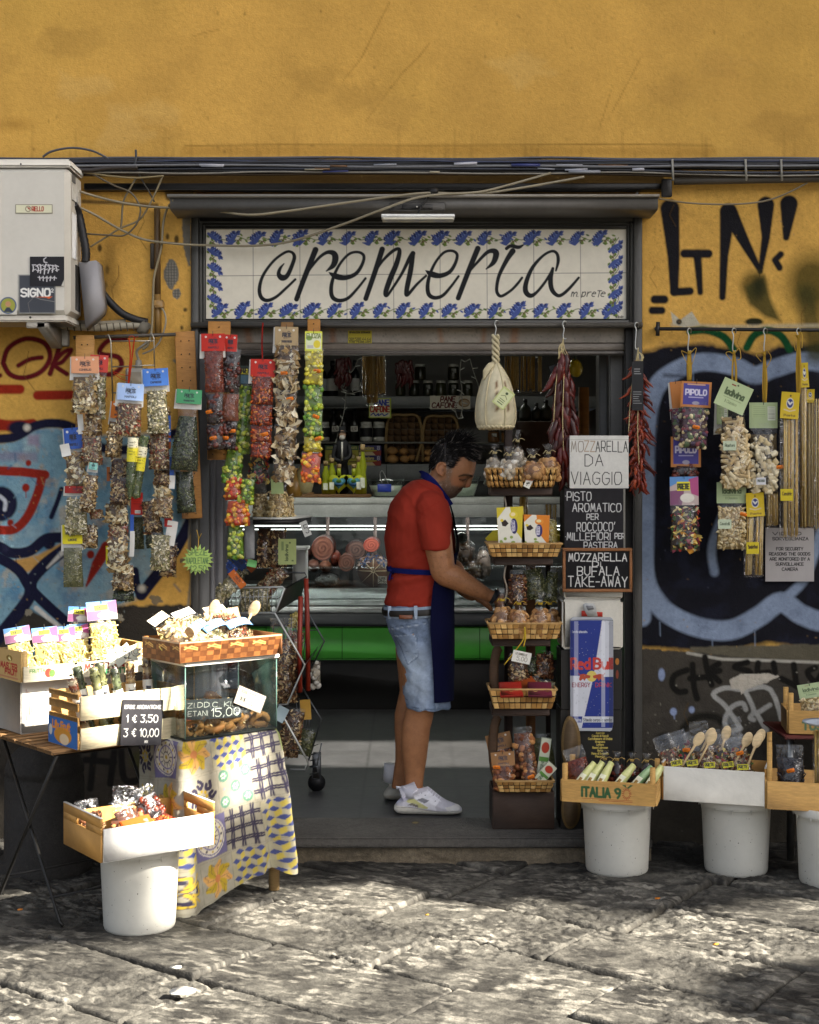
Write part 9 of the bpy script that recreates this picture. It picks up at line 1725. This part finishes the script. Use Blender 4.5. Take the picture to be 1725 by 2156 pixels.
for x,y,w_,h_,cc,lb,tx_ in((500,1372,28,20,'#b9c4a8','oval pale label on the rigatoni bag','Rigatoni'),(474,1785,28,20,'#b9c4a8','oval pale label on the small shells bag','Cavatelli'),(665,1565,20,15,'#c9c9cc','small white bar code label on the wide tubes bag','PACCHERI')):c=Cv(0,0,w_,h_,.6,cc);c.text(tx_,w_*.15,h_*.3,h_*.3,'#3a4a34',.5,fit=w_*.7);b=MB();k=S(-.24);b.canvas(c,P(*cH(x-w_*1.25,y),-.232),(k,0,0),(0,0,-k),.001,cc);tag(b.build('label',CARD),lb,'label')
GQ='spaghetti packs hanging on the right wall'
def sp(label,x0,x1,y0,y1,Y,n,hd_=None,lab=None,tilt=0):
    (u0,v0),(u1,v1)=cH(x0,y0),cH(x1,y1);spag(label,u0,u1,v0,v1,Y,GQ,n,None,tilt)
    if hd_:card('yellow card with a blue emblem on the '+label,cH((x0+x1)/2+hd_[0],y0-hd_[1]),Y-.012,(x1-x0)*.4*1.12,hd_[1]*.4+4,'#c9ac1e',hd_[2],paint=cnd,group=None)
    if lab:sign('label','small yellow name label on the '+label,*cH(x0-4,lab),*cH(x0+62,lab+62),Y-.022,'#c9b41e',txt([('Candele' if x0>700 else 'Spaghettoni',4,6,7,19)],'#4a3a10',.7),'label')
sp('widest spaghetti pack at the right',772,858,1245,1880,-.2,13,(8,130,-4),1625);sp('second long spaghetti pack behind the widest one',868,905,1080,1830,-.14,12,(5,120,3));sp('rightmost long spaghetti pack',905,945,1160,1825,-.1,12,(0,60,0));sp('short spaghetti pack with a yellow card, lower',592,676,1760,2080,-.16,26,(-2,115,3),1905,-3);sp('thin pale spaghetti pack behind the wide tubes bag',690,752,1640,1820,-.09,24);sp('spaghetti pack cut off by the picture edge at the right',955,1010,1150,1840,-.16,12)
def sec(c):
    for i,(t,x,w_)in enumerate((('VIDEO',15,60),('SORVEGLIANZA',15,75),('',0,1),('FOR SECURITY',23,56),('REASONS THE GOODS',8,86),('ARE MONITORED BY A',9,84),('SURVEILLANCE',22,58),('CAMERA',35,33))):c.text(t,x,9+i*10.7,6,'#2c2a2a',.75,fit=w_)
sign('security_sign','grey printed notice about a surveillance camera under the spaghetti packs',*cH(688,1830),*cH(944,2112),-.02,'#a9a4a2',sec,'sign')
# ================================================================ crates on buckets at the right
pail('white bucket under the pine ITALIA crate, leftmost at the right',.849,-.435);pail('white bucket under the white painted crate with spoons',1.335,-.44);pail('white bucket cut off by the right picture edge',1.675,-.62)
IM=F4((.612,-.561,.312),-15.4);WD_='#c69a56'
def ita(c,w,h):c.text('ITALIA 9',w*.22,h*.3,h*.4,'#2f5a34',h*.055,fit=w*.41);[c.stroke([(w*.70+math.cos(a)*h*.13,h*.5+math.sin(a)*h*.17),(w*.70+math.cos(a)*h*.2,h*.5+math.sin(a)*h*.25)],h*.018,'#a8462a')for a in np.arange(0,6.2,.4)];c.poly([(w*.70,h*.24),(w*.74,h*.08),(w*.77,h*.1),(w*.72,h*.26)],'#2f5a34');c.poly([(w*.70,h*.24),(w*.65,h*.1),(w*.69,h*.1)],'#2f5a34');c.rect(w*.22,h*.78,w*.76,h*.8,'#a8462a');c.rect(w*.40,h*.84,w*.76,h*.88,'#a8462a',.6)
crate('pine crate printed ITALIA 90 with lemon sweets on a white bucket',IM,.368,.22,.088,.085,WD_,ita,posts=.15)
GI='bags in the ITALIA crate'
for x,y,tl,lb in((.055,.05,28,'first'),(.095,.055,24,'second'),(.14,.045,20,'third'),(.21,.06,30,'fourth'),(.275,.06,34,'fifth'),(.33,.045,26,'sixth')):
    M_=IM@Matrix.Translation((x,y,.055))@frame_of(tl,0,-42).to_4x4();b=lmb(M_);n=13;cc='#c9cb86' if x!=.275 else '#8aa878';b.tube([(0,0,-.07+.19*i/n)for i in range(n+1)],[.012+.008*math.sin(3.1*min(1,i/n+.08))**.5 for i in range(n+1)],12,np.array([jit(cc,.06)for _ in range(n+1)]),flat=.8);b.rbox((-.012,-.0185,-.01),(.012,-.0165,.05),.001,'#dcdcc0');b.rbox((-.006,-.0195,.005),(.006,-.018,.03),.001,'#9a7a3a');tag(b.build('lemon_soap',SHINY),f'{lb} pale yellow wrapped lemon bar from the left in the ITALIA crate','wrapped bar',GI)
fbag('bag of dark red spice at the back left of the ITALIA crate',IM,.07,.13,.03,.1,.17,'redp',None,20,-20,.03,group=GI)
for x,lb in((.15,'left'),(.2,'second'),(.26,'third'),(.32,'right')):knotbag(f'{lb} clear bag with raffia tie at the back of the ITALIA crate',*(lambda p:((p.x)/S(p.y)+U0,V0+(CH-p.z-.13)/S(p.y),V0+(CH-p.z)/S(p.y),34,p.y))(IM@Vector((x,.15,.05))),'dark',GI,'#b99a5a',dens=.7)
PM=F4((1.022,-.538,.312),-18)
crate('white painted crate of spice packs with wooden spoons on a white bucket',PM,.395,.24,.135,.15,'#c9c6bc',hole=True,inner='#b98a48')
GW='spice packs with wooden spoons in the white painted crate'
def prl(c,w,h):c.c[:]=lin('#c9c02c');c.text('PRETE',-w*.4,h*.2,h*.5,'#23262c',h*.07,fit=w*.8)
for i,(x,y,tl)in enumerate(((.06,.05,24),(.12,.07,20),(.19,.05,16),(.26,.08,20),(.32,.05,14),(.1,.15,22),(.2,.16,10),(.31,.16,18))):
    nm=('first','second','third','fourth','fifth')[i]+' from the left in front' if i<5 else('left','middle','right')[i-5]+' of the back row'
    T=fbag(f'clear spice pack {nm} in the white painted crate',PM,x,y,.05,.088,.215,'colp' if i%2 else 'mixr',None,tl,-18,.025,top=.3,group=GW,stk=((.1,.34),)if i in(1,4)else())
    if i<5:c=Cv(-.022,0,.022,.022,.001,'#c9c02c');prl(c,.044,.022);fr=PM.to_3x3()@frame_of(-tl+8,0,-18);b=MB();b.canvas(c,PM@Vector((x-.01,y-.03,.145))+fr@Vector((-.022,-.008,.011)),fr@Vector((1,0,0)),fr@Vector((0,0,-1)),.001,'#c9c02c');b.build('label',CARD,T)
    if i not in(2,):spoon(f'wooden spoon on the spice pack {nm}',PM,(x-.01,y-.035,.10),(x+.215*math.sin(math.radians(tl)),y+.015,.11+.17*math.cos(math.radians(tl))),.95,'wooden spoons in the white painted crate')
for x,tl,h_ in((.14,6,.27),(.23,-4,.30),(.3,12,.27)):fbag(f'tall empty crinkled bag top rising {"left" if x < .2 else "middle" if x < .25 else "right"} behind the spoons',PM,x,.19,.02,.09,h_,'almond',None,tl,-4,.02,top=.8,group='clear bags at the back of the white painted crate')
RM=F4((1.405,-.668,.305),-14)
crate('pine crate of black noodles at the right picture edge',RM,.42,.26,.11,.115,WD_,posts=.26);fbag('bag of black noodles with an orange sticker in the rightmost crate',RM,.095,.07,.01,.115,.23,'black',None,2,-6,.045,stk=((0,.42),),wt=.9,top=.22)
p=RM@Vector((.2,.08,.3));uu=p.x/S(p.y)+U0;vv=V0+(CH-p.z)/S(p.y);spag('pale spaghetti pack standing right of the black noodles',uu-8,uu+8,vv,vv+118,p.y,None,18);o=RM@Vector((.22,.03,.335));b=MB();b.lathe([(.001,0),(.07,.002),(.085,.010),(.086,.012),(.07,.005),(.001,.004)],o,26,'#b9c2cc');tag(b.build('paper_plate',PAPER),'pale blue paper plate sign lying on top of the rightmost crate','plate')
b=MB();q=P(1665,1700,-.3);b.tube([Vector((q.x,-.3,.62)),Vector((q.x,-.3,0))],.016,12,'#8d8f8c');tag(b.build('steel_leg',STEEL),'galvanized steel pole standing behind the rightmost buckets','pole');b=MB();a=P(1640,1542,-.32);b.rbox((a.x,-.42,a.z-.012),(2.4,-.05,a.z),.003,'#5a2018');tag(b.build('red_board',WOOD),'dark red board carrying the small upper crate at the right','board')
TM2=F4((P(1661,1544,-.38).x,-.38,P(0,1544,-.38).z),-8)
crate('small pine crate with green lettering on the dark red board at the right edge',TM2,.4,.2,.095,.095,WD_,lambda c,w,h:c.text('TOSCANA',w*.14,h*.5,h*.3,'#5a7a5a',h*.05,fit=w*.5),posts=.165);fbag('bag of shell pasta under a pale green card in the small upper crate',TM2,.12,.06,.05,.12,.15,'cav','#a3b285',10,-14,.04,.06,.1,ldv)
# ================================================================ small litter on the street
for u,v,cc,s,lb in((385,2103,'#d9d6cc',.05,'torn white paper scrap on the paving'),(372,2052,'#cfccc0',.022,'small white scrap lying in a paving joint'),(42,1929,'#c9803a',.012,'cigarette end on the dark paving at the left'),(1384,1905,'#b9702a',.012,'small brown leaf in the shade before the buckets'),(1508,2003,'#c08a3a',.011,'tiny yellow leaf in the sunlit paving joint'),(900,1940,'#b08a3a',.008,'tiny leaf near the shadow edge in the middle')):
    p=PZ(u,v);b=MB();pts=[(math.cos(a)*s*R.uniform(.6,1.1),math.sin(a)*s*R.uniform(.3,.6))for a in np.arange(0,6.2,.8)];b.prism(pts,(1,.1,.05),(0,1,.12),p+Vector((0,0,.022)),(0,0,.004),cc);tag(b.build('paper_scrap' if s>.02 else 'leaf_scrap',PAPER),lb,'scrap')
st2=sign('shutter_sticker','small yellow advert sticker on the rusty shutter',733,696,783,723,.05,'#b3a42a',txt([('RIPARAZIONI SERRANDE',3,2,3.5,44),('081.588.44.64',2,15,6,46),('338.78.88.485',2,22,3.5,46)],'#2a2612',.5),'sticker',0,.5,None,None,.001)
